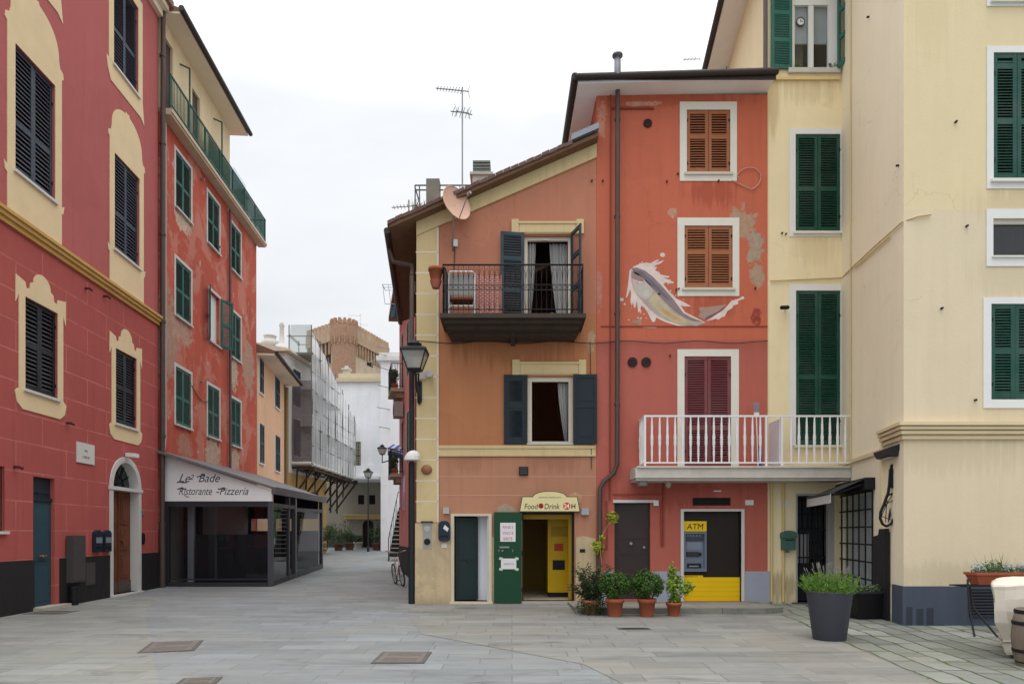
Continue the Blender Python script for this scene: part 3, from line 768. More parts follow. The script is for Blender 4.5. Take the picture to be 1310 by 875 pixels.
sc_ = MB(); sc_.box(wA, wA.u(290), wA.u(306), 14.5, 15.6, d_ - .06, d_ - .045); sc_.build('wind_panel', glass('frosted_panel', (.8, .86, .9), .6), hB)
for px in (253, 293):
    u = wA.u(px, .5)
    fr = MB(); fr.tube([wA.pt(u, 14.36, d_ - .05), wA.pt(u, 16.55, d_ - .05)], .028, 8); fr.tube([wA.pt(u, 16.55, d_ - .03), wA.pt(u - .15, 16.6, -.02)], .025, 8); fr.build('awning_frame', m_grn, hB)
# a pale chimney at the end of the terrace
ck = MB(); cu = wA.u(323); ck.box(wA, cu - .3, cu + .3, 14.2, 16.0, -.9, -.3); ck.box(wA, cu - .36, cu + .36, 16.0, 16.1, -.96, -.24); ck.build('chimney', m_whitedirty, hB)
for (i, j), r in B.items():
    if (i, j) == (1, 1): continue
    shut_window(hB, wA, r, m_green_sh, m_whitedirty, o=frame_pts(r, .11, .11, .10, .02), sill=True, d=-.05, rails=(.48,), sillmat=m_whitedirty, hmat=m_iron, sill_out=.08)
r = B[1, 1]
mb = MB(); surround(mb, wA, r, frame_pts(r, .1, .1, .1, .02), .002, .02); win = mb.build('window', m_whitedirty, hB)
mb = MB(); mb.box(wA, r[0], r[1], r[2], r[3], -.145, -.12); mb.build('white_panel', m_white, win)
h1 = wA.hinge(r[0], .03, 158, 'l'); shutter(win, h1, 0, .56, r[2], r[3], 0, m_green_sh, (.48,))
h2 = wA.hinge(r[1], .03, 150, 'r'); shutter(win, h2, 0, .56, r[2], r[3], 0, m_green_sh, (.48,))
MB().box(wA, r[0] - .05, r[1] + .05, r[2] - .05, r[2], -.1, .08).build('sill', m_whitedirty, win)
# pipes on the weathered house
pp = MB(); u = wA.u(291.5); pp.tube([wA.pt(u, 13.98, .09), wA.pt(u, 3.3, .09)], .05, 10); pp.build('drainpipe', m_pipe, hB)
pp = MB(); u = wA.u(208.5); pp.tube([wA.pt(u, 14.0, .07), wA.pt(u, 4.5, .07), wA.pt(u - .15, 4.2, .1), wA.pt(u - .3, 4.12, .14)], .04, 10); pp.build('drainpipe', M('pale_pipe', (168, 150, 142), .6, .1), hB)
wb = MB(); pts = []
for k in range(13): 
    q = k / 12; pts.append(wA.pt(wA.u(244) + (wA.u(266) - wA.u(244)) * q, 6.55 - .2 * math.sin(q * PI) - .25 * q, .03))
wb.tube(pts, .012, 5); wb.build('cable', m_cable, hB)
mb = MB()
for px, py in ((256, 488), (257, 230), (279, 316)):
    u_, z_ = wA.pix(px, py); mb.tube([wA.pt(u_, z_, 0), wA.pt(u_, z_, .12)], .035, 8)
mb.build('wall_bracket', m_steel, hB)

# ---------------------------------------------------------------- peach house further down the lane
wC = Fr(-11.1, 29.75, -.137, 1)
hC = thing('townhouse', 'low peach house with dark green shutters beyond the weathered red house', 'building', tuple(wC.pt(3, .2, -3)))
uC1 = wC.u(363.5)
CW = [wC.rect(331.8, 336.4, 458, 502), wC.rect(351.5, 357, 481, 520), wC.rect(331.8, 337, 541, 592), wC.rect(352, 357.4, 556, 602)]
m_peach = plaster('peach_plaster', (221, 179, 144), .06, .08)
mb = MB(); wall_sheet(mb, wC, 0, uC1, 0, 9.45, [(*r, .15) for r in CW])
for u in (0, uC1): mb.face([wC.pt(u, 0, 0), wC.pt(u, 9.45, 0), wC.pt(u, 9.45, -6), wC.pt(u, 0, -6)])
mb.face([wC.pt(0, 0, -6), wC.pt(uC1, 0, -6), wC.pt(uC1, 9.45, -6), wC.pt(0, 9.45, -6)])
mb.build('wall', m_peach, hC)
rf = MB(); rf.prism(Fr(wC.pt(uC1 + .4, 0).x, wC.pt(uC1 + .4, 0).y, wC.N.x, wC.N.y), [(.75, 9.5), (.75, 9.62), (-3, 11.0), (-6.5, 9.6), (-6.5, 9.5)], 0, uC1 + .4)
ro = rf.build('roof', m_roof, hC)
MB().box(wC, 0, uC1 + .38, 9.42, 9.498, -.2, .72).build('soffit', m_soffit, ro)
MB().tube([wC.pt(0, 9.54, .82), wC.pt(uC1 + .45, 9.54, .82)], .08, 8).build('gutter', m_gutter, ro)
for r in CW: shut_window(hC, wC, r, m_teal_sh, m_white, o=frame_pts(r, .12, .12, .02, .02), sill=True, d=.01, rails=(.5,), pitch=.09)
MB().tube([wC.pt(uC1 + .12, 9.3, .12), wC.pt(uC1 + .12, .3, .12)], .09, 8).build('drainpipe', M('olive_drainpipe', (140, 122, 76), .6), hC)

# ---------------------------------------------------------------- house behind the scaffolding
wD = Fr(-11.95, 36.0, .074, 1)
hD = thing('house', 'ochre house wrapped in scaffolding, with two round chimneys on its roof', 'building', tuple(wD.pt(3, .3, -3)))
m_ochrewall = plaster('ochre_plaster', (168, 138, 88), .1, .12, dirt_shade=(1.4, (90, 84, 70), .6))
m_greyplaster = plaster('bare_render', (196, 192, 186), .1, .12)
DW = [(1.0 + 2.6 * k, 2.1 + 2.6 * k, z0, z0 + 2.0) for k in range(2) for z0 in (5.9, 8.6)] + [(1.2, 2.5, .3, 2.7)]
mb = MB(); wall_sheet(mb, wD, 0, 6.3, 0, 4.9, [(*DW[-1], .25)])
mb.build('wall', m_ochrewall, hD)
mb = MB(); wall_sheet(mb, wD, 0, 6.3, 4.9, 11.2, [(*r, .2) for r in DW[:-1]])
for u in (0, 6.3): mb.face([wD.pt(u, 0, 0), wD.pt(u, 11.2, 0), wD.pt(u, 11.2, -7), wD.pt(u, 0, -7)])
mb.face([wD.pt(0, 0, -7), wD.pt(6.3, 0, -7), wD.pt(6.3, 11.2, -7), wD.pt(0, 11.2, -7)])
mb.build('upper_wall', m_greyplaster, hD)
for r in DW[:-1]: shut_window(hD, wD, r, m_teal_sh, m_white, o=frame_pts(r, .1, .1, .1, .05), d=-.06, pitch=.1)
MB().box(wD, *DW[-1], -.24, -.18).build('door', m_dark, hD)
rf = MB(); rf.prism(Fr(wD.pt(6.5, 0).x, wD.pt(6.5, 0).y, wD.N.x, wD.N.y), [(.3, 11.22), (.3, 11.32), (-3.4, 12.1), (-7.4, 11.32), (-7.4, 11.22)], 0, 6.7)
ro = rf.build('roof', M('pale_roof_render', (200, 192, 176), .9, 0, .2, 4), hD)
for px, yt, hat in ((345.5, 427, 0), (360.5, 413, 1)):
    X = (px - CX) * 41 / F; ch = MB(); zt = EYE + (HZ - yt) * 41 / F
    ch.lathe((X, 41, 11.9), [(.42, 0), (.42, zt - 12.7), (.55, zt - 12.6), (.5, zt - 12.35), (.34, zt - 12.25), (.34, zt - 12.1), (.4, zt - 12.05), (.1, zt - 11.95)] if not hat else [(.48, 0), (.48, zt - 13.9), (.62, zt - 13.8), (.62, zt - 13.6), (.42, zt - 13.3), (.16, zt - 13.1), (.12, zt - 12.2), (.17, zt - 12.1), (.1, zt - 11.9)], 14)
    ch.build('chimney', m_greyplaster, ro)
# scaffolding
sx0, sx1, sy0, sy1 = -12.05, -10.84, 36.9, 47.0
scaf = thing('scaffolding', 'netted scaffolding on brackets hanging over the lane', 'scaffolding', (-11, 37, .3))
m_pole = M('scaffold_tube', (112, 112, 110), .5, .6, .2, 6)
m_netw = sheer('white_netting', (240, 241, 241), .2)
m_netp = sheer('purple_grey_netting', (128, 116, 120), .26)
ys_ = [sy0 + (sy1 - sy0) * k / 6 for k in range(7)]
tops_ = [12.5, 12.1, 11.6, 11.0, 10.4, 9.8, 9.3]
for i, y in enumerate(ys_):
    for x in (sx0, sx1):
        MB().tube([(x, y, 4.7), (x, y, tops_[i] + .4)], .03, 6).build('pole', m_pole, scaf)
for k, z in enumerate((5.4, 7.4, 9.4, 11.4, 12.3)):
    e_ = sy1 if z < 9 else (sy0 + 6 if z < 11 else sy0 + 1.8)
    lg = MB()
    for x in (sx0, sx1):
        for dz in ((0, 1.0) if z < 12 else (0,)): lg.tube([(x, sy0, z + dz), (x, e_, z + dz)], .026, 6)
    for y in ys_:
        if y <= e_: lg.tube([(sx0 - .1, y, z), (sx1 + .1, y, z)], .026, 6)
    lg.build('ledger', m_pole, scaf)
    if z < 12: MB().wbox(sx0, sx1, sy0, e_, z - .06, z - .01).build('deck', M('deck_plank', (150, 140, 124), .85, 0, .25, 5), scaf)
nt = MB(); e_ = sx1 + .05
for i in range(6):
    for j in range(10):
        def q_(y, zt, f): return (e_ + .05 * math.sin(y * 3 + f * 9) + .035 * math.sin(y * 7.3), y, 5.3 + (zt - 5.3) * f)
        a_, b_ = ys_[i], ys_[i + 1]; m_ = (a_ + b_) / 2; tm = (tops_[i] + tops_[i + 1]) / 2
        nt.face([q_(a_, tops_[i], j / 10), q_(m_, tm, j / 10), q_(m_, tm, (j + 1) / 10), q_(a_, tops_[i], (j + 1) / 10)], True)
        nt.face([q_(m_, tm, j / 10), q_(b_, tops_[i + 1], j / 10), q_(b_, tops_[i + 1], (j + 1) / 10), q_(m_, tm, (j + 1) / 10)], True)
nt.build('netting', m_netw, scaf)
sm_ = MB()
for k in range(15):
    y = sy0 + .3 + k * .68; f_ = min((y - sy0) / (sy1 - sy0) * 6, 5.99); i_ = int(f_); zt_ = tops_[i_] + (tops_[i_ + 1] - tops_[i_]) * (f_ - i_)
    sm_.tube([(e_ + .075, y, 5.3), (e_ + .075, y, zt_)], .012, 4)
for z in (6.6, 7.9, 9.2): sm_.tube([(e_ + .075, sy0, z), (e_ + .075, sy1, z - .1)], .01, 4)
sm_.build('netting_seam', M('grey_seam', (150, 152, 154), .8), scaf)
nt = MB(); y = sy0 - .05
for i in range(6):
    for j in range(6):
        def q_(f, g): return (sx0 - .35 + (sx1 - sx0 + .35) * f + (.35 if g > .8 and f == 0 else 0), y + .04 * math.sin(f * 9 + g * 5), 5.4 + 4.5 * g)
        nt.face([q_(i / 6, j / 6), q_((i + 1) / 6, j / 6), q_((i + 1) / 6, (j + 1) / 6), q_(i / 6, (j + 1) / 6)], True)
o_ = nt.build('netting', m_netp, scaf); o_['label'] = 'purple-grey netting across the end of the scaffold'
nt = MB(); nt.face([(sx0, y, 11.3), (sx1, y, 11.3), (sx1, y, 12.9), (sx0 + .1, y, 12.9)])
nt.build('netting', sheer('grey_green_netting', (150, 164, 160), .5), scaf)
wr = MB(); wr.tube([(sx0 - .3, y, 5.42), (sx1, y, 5.42)], .1, 8)
for k in range(14): wr.tube([(sx1 + .05, sy0 + k * .72, 5.36), (sx1 + .05, sy0 + k * .72 + .5, 5.38)], .09, 6)
wr.build('rolled_sheet', m_whitedirty, scaf)
br = MB()
m_timber = M('dark_timber', (66, 52, 42), .9, 0, .25, 5)
for y in ys_:
    br.tube([(sx0 - .1, y, 5.2), (sx1 + .2, y, 5.2)], .07, 6); br.tube([(sx0 - .1, y, 3.2), (sx1 + .1, y, 5.1)], .06, 6); br.tube([(sx0, y, 3.0), (sx0, y, 5.2)], .06, 6); br.tube([(sx0 + .4, y, 4.1), (sx0 + .45, y, 5.2)], .05, 6)
for x in (sx0, sx0 + .5, sx1, sx1 + .15): br.tube([(x, sy0 - .2, 5.08), (x, sy1 + .2, 5.08)], .06, 6)
br.build('bracket', m_timber, scaf)

# ---------------------------------------------------------------- white house closing the lane
Y1, Y2 = 47.0, 51.0
wE = Fr(0, Y1, 1, 0); wE2 = Fr(0, Y2, 1, 0)
m_whitewall = plaster('white_limewash', (238, 240, 243), .05, .08)
m_greywall = plaster('grey_beige_plaster', (146, 140, 128), .08, .14, dirt_shade=(1.6, (96, 94, 90), .7))
hE = thing('house', 'tall white house whose upper floors overhang the end of the lane', 'building', (-10.5, 51, .5))
X0, X1 = wE.u(418), wE.u(488.5)
zt = EYE + (HZ - 489) * Y1 / F; zb = 5.45
win_e = (wE.u(455.5), wE.u(461.5), wE.z(456, 597), wE.z(456, 565))
mb = MB(); wall_sheet(mb, wE, X0, X1, zb, zt, [(*win_e, .15)])
mb.face([(X0, Y1, zb), (X1, Y1, zb), (X1, Y2 + 4, zb), (X0, Y2 + 4, zb)]); mb.face([(X0, Y1, zt), (X1, Y1, zt), (X1, Y2 + 4, zt), (X0, Y2 + 4, zt)])
for x in (X0, X1): mb.face([(x, Y1, zb), (x, Y2 + 4, zb), (x, Y2 + 4, zt), (x, Y1, zt)])
mb.build('upper_wall', m_whitewall, hE)
shut_window(hE, wE, win_e, m_green2_sh, m_white, d=.0, pitch=.1)
mb = MB(); mb.wbox(X0, X1 + .3, Y1 - .2, Y2 + 4, zt, zt + .25); mb.wbox(wE.u(430), wE.u(488), Y1 + .6, Y1 + .8, zt + .25, zt + .75); mb.build('roof_parapet', M('beige_parapet', (196, 184, 158), .9, 0, .12, 3), hE)
mb = MB(); mb.wbox(wE.u(447), X1, Y1 - .9, Y1 - .002, 5.32, 5.5); mb.wbox(wE.u(447), X1, Y1 - .12, Y1 - .003, 5.5, 6.3); mb.build('balcony', m_whitewall, hE)
dr = (wE2.u(463.5), wE2.u(478), .6, EYE + (HZ - 665) * Y2 / F)
sm = [(wE2.u(458), wE2.u(466), wE2.z(458, 645), wE2.z(458, 633)), (wE2.u(472), wE2.u(480), wE2.z(472, 645), wE2.z(472, 633))]
mb = MB(); wall_sheet(mb, wE2, -15.5, -6.5, 0, zb, [(*dr, .4)] + [(*q, .2) for q in sm]); mb.build('ground_wall', m_greywall, hE)
for q in sm: MB().box(wE2, *q, -.18, -.1).build('window', m_dark, hE)
mb = MB(); c = (dr[0] + dr[1]) / 2; h = (dr[1] - dr[0]) / 2; zi = dr[3] - h
for sg in (-1, 1):
    mb.prism(wE2, ([(c + sg * h * math.cos(t * PI / 16), zi + h * math.sin(t * PI / 16)) for t in range(9)] + [(c + sg * h, zi + h)])[::1 if sg > 0 else -1], -.35, .003)
mb.build('arch', m_greywall, hE)
MB().box(wE2, dr[0], dr[1], dr[2], dr[3], -.38, -.3).build('door', M('black_wood_door', (40, 34, 32), .6), hE)
mb = MB(); mb.box(wE2, wE2.u(443), wE2.u(492), EYE + (HZ - 664) * Y2 / F, EYE + (HZ - 660) * Y2 / F, .002, .7); mb.box(wE2, wE2.u(443), wE2.u(492), EYE + (HZ - 660) * Y2 / F, EYE + (HZ - 658) * Y2 / F, .002, .8); mb.build('ledge', M('yellow_ochre_ledge', (190, 164, 110), .8), hE)
m_dsp = M('dark_slate_plinth', (78, 78, 80), .8, 0, .15, 3)
MB().box(wE2, -15.4, dr[0] - .05, .3, 1.5, .002, .04).build('plinth', m_dsp, hE); MB().box(wE2, dr[1] + .05, -6.6, .3, 1.5, .002, .04).build('plinth', m_dsp, hE)
# white stair tower on the right of the lane's end
hT = thing('house', 'narrow white house right of the overhanging one, behind the iron stair', 'building', (-6.5, 46, .5))
xa, xb = (487 - CX) * 45 / F, -3.6; zt2 = EYE + (HZ - 462) * 45 / F
mb = MB(); wq = Fr(0, 45, 1, 0); wins = [(xa + 1.3, xa + 2.2, z0, z0 + 1.8) for z0 in (4.2, 7.4, 10.4)]
wall_sheet(mb, wq, xa, xb, 0, zt2, [(*r, .15) for r in wins])
for x in (xa, xb): mb.face([(x, 45, 0), (x, 53, 0), (x, 53, zt2), (x, 45, zt2)])
mb.face([(xa, 45, zt2), (xb, 45, zt2), (xb, 53, zt2), (xa, 53, zt2)])
mb.build('wall', m_whitewall, hT)
for r in wins: shut_window(hT, wq, r, m_teal_sh, m_white, d=.0, pitch=.1)
mb = MB(); mb.wbox(xa - .25, xb, 44.75, 53, zt2, zt2 + .3); mb.wbox(xa - .1, xa + 1.2, 44.9, 46.5, zt2 + .3, zt2 + .55); mb.build('roof', M('white_roof_slab', (214, 214, 212), .8), hT)
for k, (px, py) in enumerate(((481, 443), (483, 452), (484, 493), (482, 521), (485, 546), (486, 470))):
    yq = 44.2; MB().tube([((px - CX) * yq / F, yq, EYE + (HZ - py) * yq / F), (xa + .6, 45, EYE + (HZ - py) * yq / F)], .022, 5).build('clothesline_arm', m_pole, hT)

# ---------------------------------------------------------------- castle
m_castle = plaster('tan_castle_stone', (180, 152, 126), .2, .24, peel=(.60, (146, 120, 100)), bstr=.6)
m_castle_lt = plaster('pale_castle_render', (196, 176, 150), .12, .2)
YC = 120.0; k_ = YC / F
def cp(px, Y=YC): return (px - CX) * Y / F
cas = thing('castle', 'tan crenellated castle tower rising over the roofs at the end of the lane', 'castle', (cp(440), YC, 0))
tx, ty, tr_ = cp(440), YC, 2.05
ax = cp(377); xr, yr = cp(495, 136), 136
def cz(py, Y): return EYE + (HZ - py) * Y / F
ztop = cz(424, YC + 4)
pts = [(ax, YC + 8), (tx, ty + .6), (xr, yr), (ax + 14, yr + 12)]
body = MB(); body.flat(pts, 5, ztop); body.build('keep', m_castle, cas)
def batt(mb, p, q, z, n):
    p, q = Vector((*p, 0)), Vector((*q, 0)); w = Fr(p.x, p.y, q.x - p.x, q.y - p.y); L_ = (q - p).length
    if n > 0:
        mb.box(w, 0, L_, z - 2.2, z + .3, -.4, .55)
        for k in range(n):
            a = L_ * (k + .2) / n; b = L_ * (k + .75) / n
            mb.box(w, a, b, z + .3, z + 1.15, -.3, .52)
            mb.box(w, a, a + L_ * .28 / n, z - 4.4, z - 2.2, .0, .42)
bt = MB(); batt(bt, pts[0], pts[1], ztop, 10); batt(bt, pts[1], pts[2], ztop, 15); bt.build('battlement', m_castle, cas)
tur = MB(); zt3 = cz(413, YC)
tur.lathe((tx, ty, 0), [(tr_, 5), (tr_, zt3 - 4), (tr_ * 1.04, zt3 - 3.6), (tr_ * 1.16, zt3 - 2.6), (tr_ * 1.16, zt3 - .6)], 16)
for k in range(16):
    a = 2 * PI * k / 16 + .3; c = Vector((tx + tr_ * 1.05 * math.cos(a), ty + tr_ * 1.05 * math.sin(a), 0)); w = Fr(c.x, c.y, -math.sin(a), math.cos(a))
    tur.box(w, -.22, .22, zt3 - .7, zt3 + .25, -.2, .28)
    tur.box(w, -.12, .12, zt3 - 4.0, zt3 - 2.4, -.1, .2)
tur.build('turret', M('brick_turret', (168, 132, 108), .9, 0, .4, 2.5, .4), cas)
m_void = M('dark_opening', (52, 40, 34), .9)
w = Fr(ax, YC + 8, tx - ax, ty + .6 - YC - 8)
def arch_void(w, u, z, h, hw, name='window', mat=None, d=.06):
    MB().prism(w, [(u - hw, z), (u + hw, z)] + [(u + hw * math.cos(t * PI / 12), z + h + hw * 1.3 * math.sin(t * PI / 12)) for t in range(13)], -.2, d).build(name, mat or m_void, cas)
ul = (Vector((tx, ty + .6, 0)) - Vector((ax, YC + 8, 0))).length
arch_void(w, ul * .54, cz(466, YC + 4), 3.6, 1.15)
arch_void(w, ul * .54, cz(467, YC + 4), 4.0, 1.45, 'arch_surround', m_castle_lt, .04)
arch_void(w, ul * .12, cz(470, YC + 4), 3.4, .8)
w = Fr(tx, ty + .6, xr - tx, yr - ty - .6)
arch_void(w, 9.0, cz(467, YC + 8), 4.0, 1.2); arch_void(w, 14.0, cz(462, YC + 8), 2.6, .8)
pl = MB(); pl.box(w, 2.2, 14.5, 20, ztop - 4.4, .0, .05); pl.build('rendered_face', m_castle_lt, cas)
# hill under the castle
hl = MB(); n = 40; m = 14; ring = []
for j in range(m + 1):
    for i in range(n + 1):
        f = j / m; a = PI * 2 * i / n
        r = 150 * (1 - f) + 1; ring.append((-30 + r * 1.8 * math.cos(a), 210 + r * .6 * math.sin(a) + f * 6, -1 + 26 * (math.sin(f * PI / 2) ** 1.4) * (1 + .12 * math.sin(5 * a + f * 4))))
for j in range(m):
    for i in range(n): hl.face([ring[j * (n + 1) + i], ring[j * (n + 1) + i + 1], ring[(j + 1) * (n + 1) + i + 1], ring[(j + 1) * (n + 1) + i]], True)
struct(hl.build('hill', M('wooded_hillside', (66, 84, 52), .95, 0, .4, .2, .8, .8)))

def antenna(name, label, x, y, z0, z1, booms, loc=None):
    """booms: (height, azimuth, length, element count, element length)"""
    r = thing(name, label, 'antenna', (x, y, z0), 'television antennas on the roofs')
    MB().tube([(x, y, z0), (x, y, z1)], .022, 6).build('mast', m_steel, r)
    for z, az, L_, n, el in booms:
        mb = MB(); d = Vector((math.cos(R(az)), math.sin(R(az)), -.08)); e_ = Vector((-d.y, d.x, 0)).normalized(); p = Vector((x, y, z))
        mb.tube([p - d * .18, p + d * L_], .016, 6)
        for k in range(n):
            q = p + d * (L_ * (k + .3) / n); f = el * (1 - .35 * k / n)
            mb.tube([q - e_ * f * .5, q + e_ * f * .5], .009, 5)
        for s_ in (-1, 1): mb.tube([p - d * .15, p - d * .22 + Vector((0, 0, s_ * .18))], .008, 5)
        mb.build('boom', m_steel, r)
    return r
a_ = antenna('antenna', 'thin antenna mast on the castle turret', tx + 2.2, ty + 3, zt3 - 3, cz(394, YC), [(cz(397, YC), 200, 2.2, 5, 1.6), (cz(408, YC), 20, 1.4, 4, 1.2)])
a_ = antenna('antenna', 'small antenna on the parapet of the white house', wE.u(472), Y1 + 1, zt + .2, wE.z(472, 455), [(wE.z(472, 458), 180, .7, 4, .5)])
t = thing('chimney', 'small pale chimney on the parapet of the overhanging white house', 'chimney', (wE.u(437), Y1 + 1.2, zt + .2))
mb = MB(); cx_ = wE.u(438); mb.wbox(cx_ - .22, cx_ + .22, Y1 + 1, Y1 + 1.44, zt + .2, zt + 1.1); mb.build('stack', m_whitedirty, t)
mb = MB(); mb.wbox(cx_ - .3, cx_ + .3, Y1 + .92, Y1 + 1.52, zt + 1.1, zt + 1.2); mb.wbox(cx_ - .12, cx_ + .12, Y1 + 1.1, Y1 + 1.34, zt + 1.2, zt + 1.4); mb.build('cap', m_whitedirty, t)

# ---------------------------------------------------------------- rose house on the right of the lane
hG = thing('townhouse', 'dusky rose house with planted balconies behind the yellow-cornered house', 'building', (-3.4, 26, .1))
wG = Fr(-4.62, 28.0, .25, -1)
m_rose = plaster('dusky_rose_plaster', (212, 136, 132), .08, .12)
gw = [(1.0, 1.9, 7.3, 9.4), (1.0, 1.9, 4.0, 6.0), (3.2, 4.1, 7.3, 9.2), (3.2, 4.1, 4.2, 6.0)]
mb = MB(); wall_sheet(mb, wG, 0, 4.9, 0, 10.4, [(*r, .15) for r in gw])
p0, p1 = wG.pt(0, 0), wG.pt(4.9, 0)
for p, q in ((p0, (0.5, 28.5)), (p1, (0.6, 23.3))):
    mb.face([(p.x, p.y, 0), (q[0], q[1], 0), (q[0], q[1], 10.4), (p.x, p.y, 10.4)])
mb.face([(p0.x, p0.y, 10.4), (p1.x, p1.y, 10.4), (.6, 23.3, 10.4), (.5, 28.5, 10.4)])
mb.build('wall', m_rose, hG)
rf = MB(); rf.flat([(p0.x - .5, p0.y + .3), (p1.x - .5, p1.y - .1), (.6, 23.2), (.5, 28.8)], 10.42, 10.6); rf.build('roof', m_roof, hG)
MB().box(wG, 0, 4.9, 0, 1.15, .002, .03).build('plinth', m_plinth, hG)
for r in gw: shut_window(hG, wG, r, m_green_sh, m_white, d=-.05, pitch=.09)
for z0, nm in ((7.0, 1), (3.78, 0)):
    b_ = MB(); b_.box(wG, .6, 2.3, z0, z0 + .12, .002, .5); b_.box(wG, .75, .9, z0 - .2, z0, .002, .3); b_.box(wG, 2.0, 2.15, z0 - .2, z0, .002, .3)
    bal = b_.build('balcony', M('ochre_balcony_slab', (164, 146, 124), .85, 0, .15, 4), hG)
    b_ = MB()
    for zz in (z0 + .2, z0 + 1.05):
        b_.tube([wG.pt(.62, zz, .02), wG.pt(.62, zz, .48), wG.pt(2.28, zz, .48), wG.pt(2.28, zz, .02)], .014, 6)
    for k in range(16): b_.tube([wG.pt(.62 + 1.66 * k / 15, z0 + .12, .48), wG.pt(.62 + 1.66 * k / 15, z0 + 1.05, .48)], .008, 5)
    for k in range(5): 
        for uu in (.62, 2.28): b_.tube([wG.pt(uu, z0 + .14, .1 * k + .05), wG.pt(uu, z0 + 1.05, .1 * k + .05)], .008, 5)
    b_.build('railing', m_iron, bal)
t = thing('air_conditioner', 'grey air conditioner unit on the rose house wall below the upper balcony', 'air conditioner', tuple(wG.pt(1.8, 6.0, 0)))
MB().box(wG, 1.7, 2.4, 6.05, 6.6, .05, .38).build('casing', M('grey_casing', (150, 142, 132), .6), t)
MB().disc(wG, 2.0, 6.33, .22, .38, .395).build('fan_grille', m_iron, t)
# iron outdoor stair by the lane
sx, sy = -5.85, 33.6
st = thing('stair', 'black iron outdoor stair with pale step edges rising at the right of the lane', 'staircase', (sx, sy, gz(34)))
n = 12
for k in range(n):
    z = gz(34) + .215 * (k + 1); y = sy + .24 * k
    tmb = MB(); tmb.wbox(sx - .22, sx + .85, y, y + .26, z - .04, z); tmb.build('step', m_iron, st)
e_ = MB()
for k in range(n): e_.wbox(sx - .22, sx + .85, sy + .24 * k - .012, sy + .24 * k - .002, gz(34) + .215 * (k + 1) - .045, gz(34) + .215 * (k + 1) + .002)
e_.build('step_edge', M('worn_step_edge', (168, 168, 166), .6), st)
sr = MB()
for x in (sx - .25, sx + .87):
    sr.hexa([(x, sy - .1, gz(34)), (x + .03, sy - .1, gz(34)), (x + .03, sy + .15, gz(34)), (x, sy + .15, gz(34)), (x, sy + .24 * n, gz(34) + .215 * n - .25), (x + .03, sy + .24 * n, gz(34) + .215 * n - .25), (x + .03, sy + .24 * n, gz(34) + .215 * n + .05), (x, sy + .24 * n, gz(34) + .215 * n + .05)])
rs = MB()
for k in range(n): rs.wbox(sx - .2, sx + .84, sy + .24 * k + .235, sy + .24 * k + .245, gz(34) + .215 * (k + 1), gz(34) + .215 * (k + 1) + .17)
rs.build('riser', m_iron, st)
sr.build('stringer', m_iron, st)
hr = MB()
for x in (sx - .23, sx + .87):
    hr.tube([(x, sy, gz(34)), (x, sy, gz(34) + 1.1), (x, sy + .24 * n, gz(34) + .215 * n + 1.0), (x, sy + .24 * n + .9, gz(34) + .215 * n + 1.0)], .022, 6)
    for k in range(2, n, 2): hr.tube([(x, sy + .24 * k, gz(34) + .215 * k), (x, sy + .24 * k, gz(34) + .215 * k + 1.05)], .012, 5)
hr.build('handrail', m_iron, st)
ld = MB(); ld.wbox(sx - .25, sx + 2.2, sy + .24 * n, sy + .24 * n + 1.1, gz(34) + .215 * n - .06, gz(34) + .215 * n); ld.build('landing', m_iron, st)

# ---------------------------------------------------------------- yellow-cornered orange house
wF = Fr(0, 16, 1, 0)
XL, XR = wF.u(533), wF.u(763)
SD = Vector((-.12, 1, 0)).normalized()                       # its lane side runs back and to the left
def rz_(x): return EYE + (HZ - 286) * 16 / F + (x - XL) * .434   # underside of the sloping roof
house = thing('townhouse', 'orange-brown house with yellow painted corner blocks and a sloping roof', 'building', (0, 16.5, 0))
m_orange = plaster('orange_brown_plaster', [(0, (182, 131, 104)), (EYE + (HZ - 583) * 16 / F, (184, 124, 87)), (EYE + (HZ - 404) * 16 / F, (187, 126, 101))], .075, .09, rough=.9,
                   patches=[(wF.pt(wF.u(704), wF.z(0, 588)), (.7, .3, .34), (150, 104, 84), .5), (wF.pt(wF.u(600), wF.z(0, 590)), (.6, .3, .3), (156, 110, 88), .4), (wF.pt(wF.u(650), wF.z(0, 445)), (1.7, .3, .45), (142, 92, 60), .45), (wF.pt(wF.u(610), EYE + (HZ - 690) * 16 / F, 0), (.01, .3, .01), (190, 150, 120)), (wF.pt(wF.u(735), EYE + (HZ - 636) * 16 / F), (.22, .4, .12), (200, 160, 120)), (wF.pt(wF.u(645), EYE + (HZ - 652) * 16 / F), (.2, .4, .14), (170, 156, 132)), (wF.pt(wF.u(756), EYE + (HZ - 436) * 16 / F), (.1, .4, .3), (190, 158, 130))])
O = {'balc': wF.rect(671, 731, 302, 400), 'win': wF.rect(675, 733, 482, 567), 'door': wF.rect(581, 625, 660, 769), 'shop': wF.rect(668, 735, 655, 768.5)}
O['balc'] = (O['balc'][0], O['balc'][1], 6.46, O['balc'][3])
mb = MB(); zl = rz_(XL) - .05
wall_sheet(mb, wF, XL, XR, 0, zl, [(*O['balc'], .16), (*O['win'], .16), (*O['door'], .4), (*O['shop'], .25)])
mb.face([wF.pt(XL, zl), wF.pt(XR, zl), wF.pt(XR, rz_(XR)), wF.pt(XL, rz_(XL))])
bl = Vector((XL, 16, 0)) + SD * 6.4
mb.face([(XL, 16, 0), (XL, 16, zl + .05), (bl.x, bl.y, rz_(bl.x)), (bl.x, bl.y, 0)])
mb.face([(bl.x, bl.y, 0), (bl.x, bl.y, rz_(bl.x)), (XR, bl.y, rz_(XR)), (XR, bl.y, 0)])
mb.face([(XR, bl.y, 0), (XR, bl.y, rz_(XR)), (XR, 16, rz_(XR)), (XR, 16, 0)])
mb.build('wall', m_orange, house)
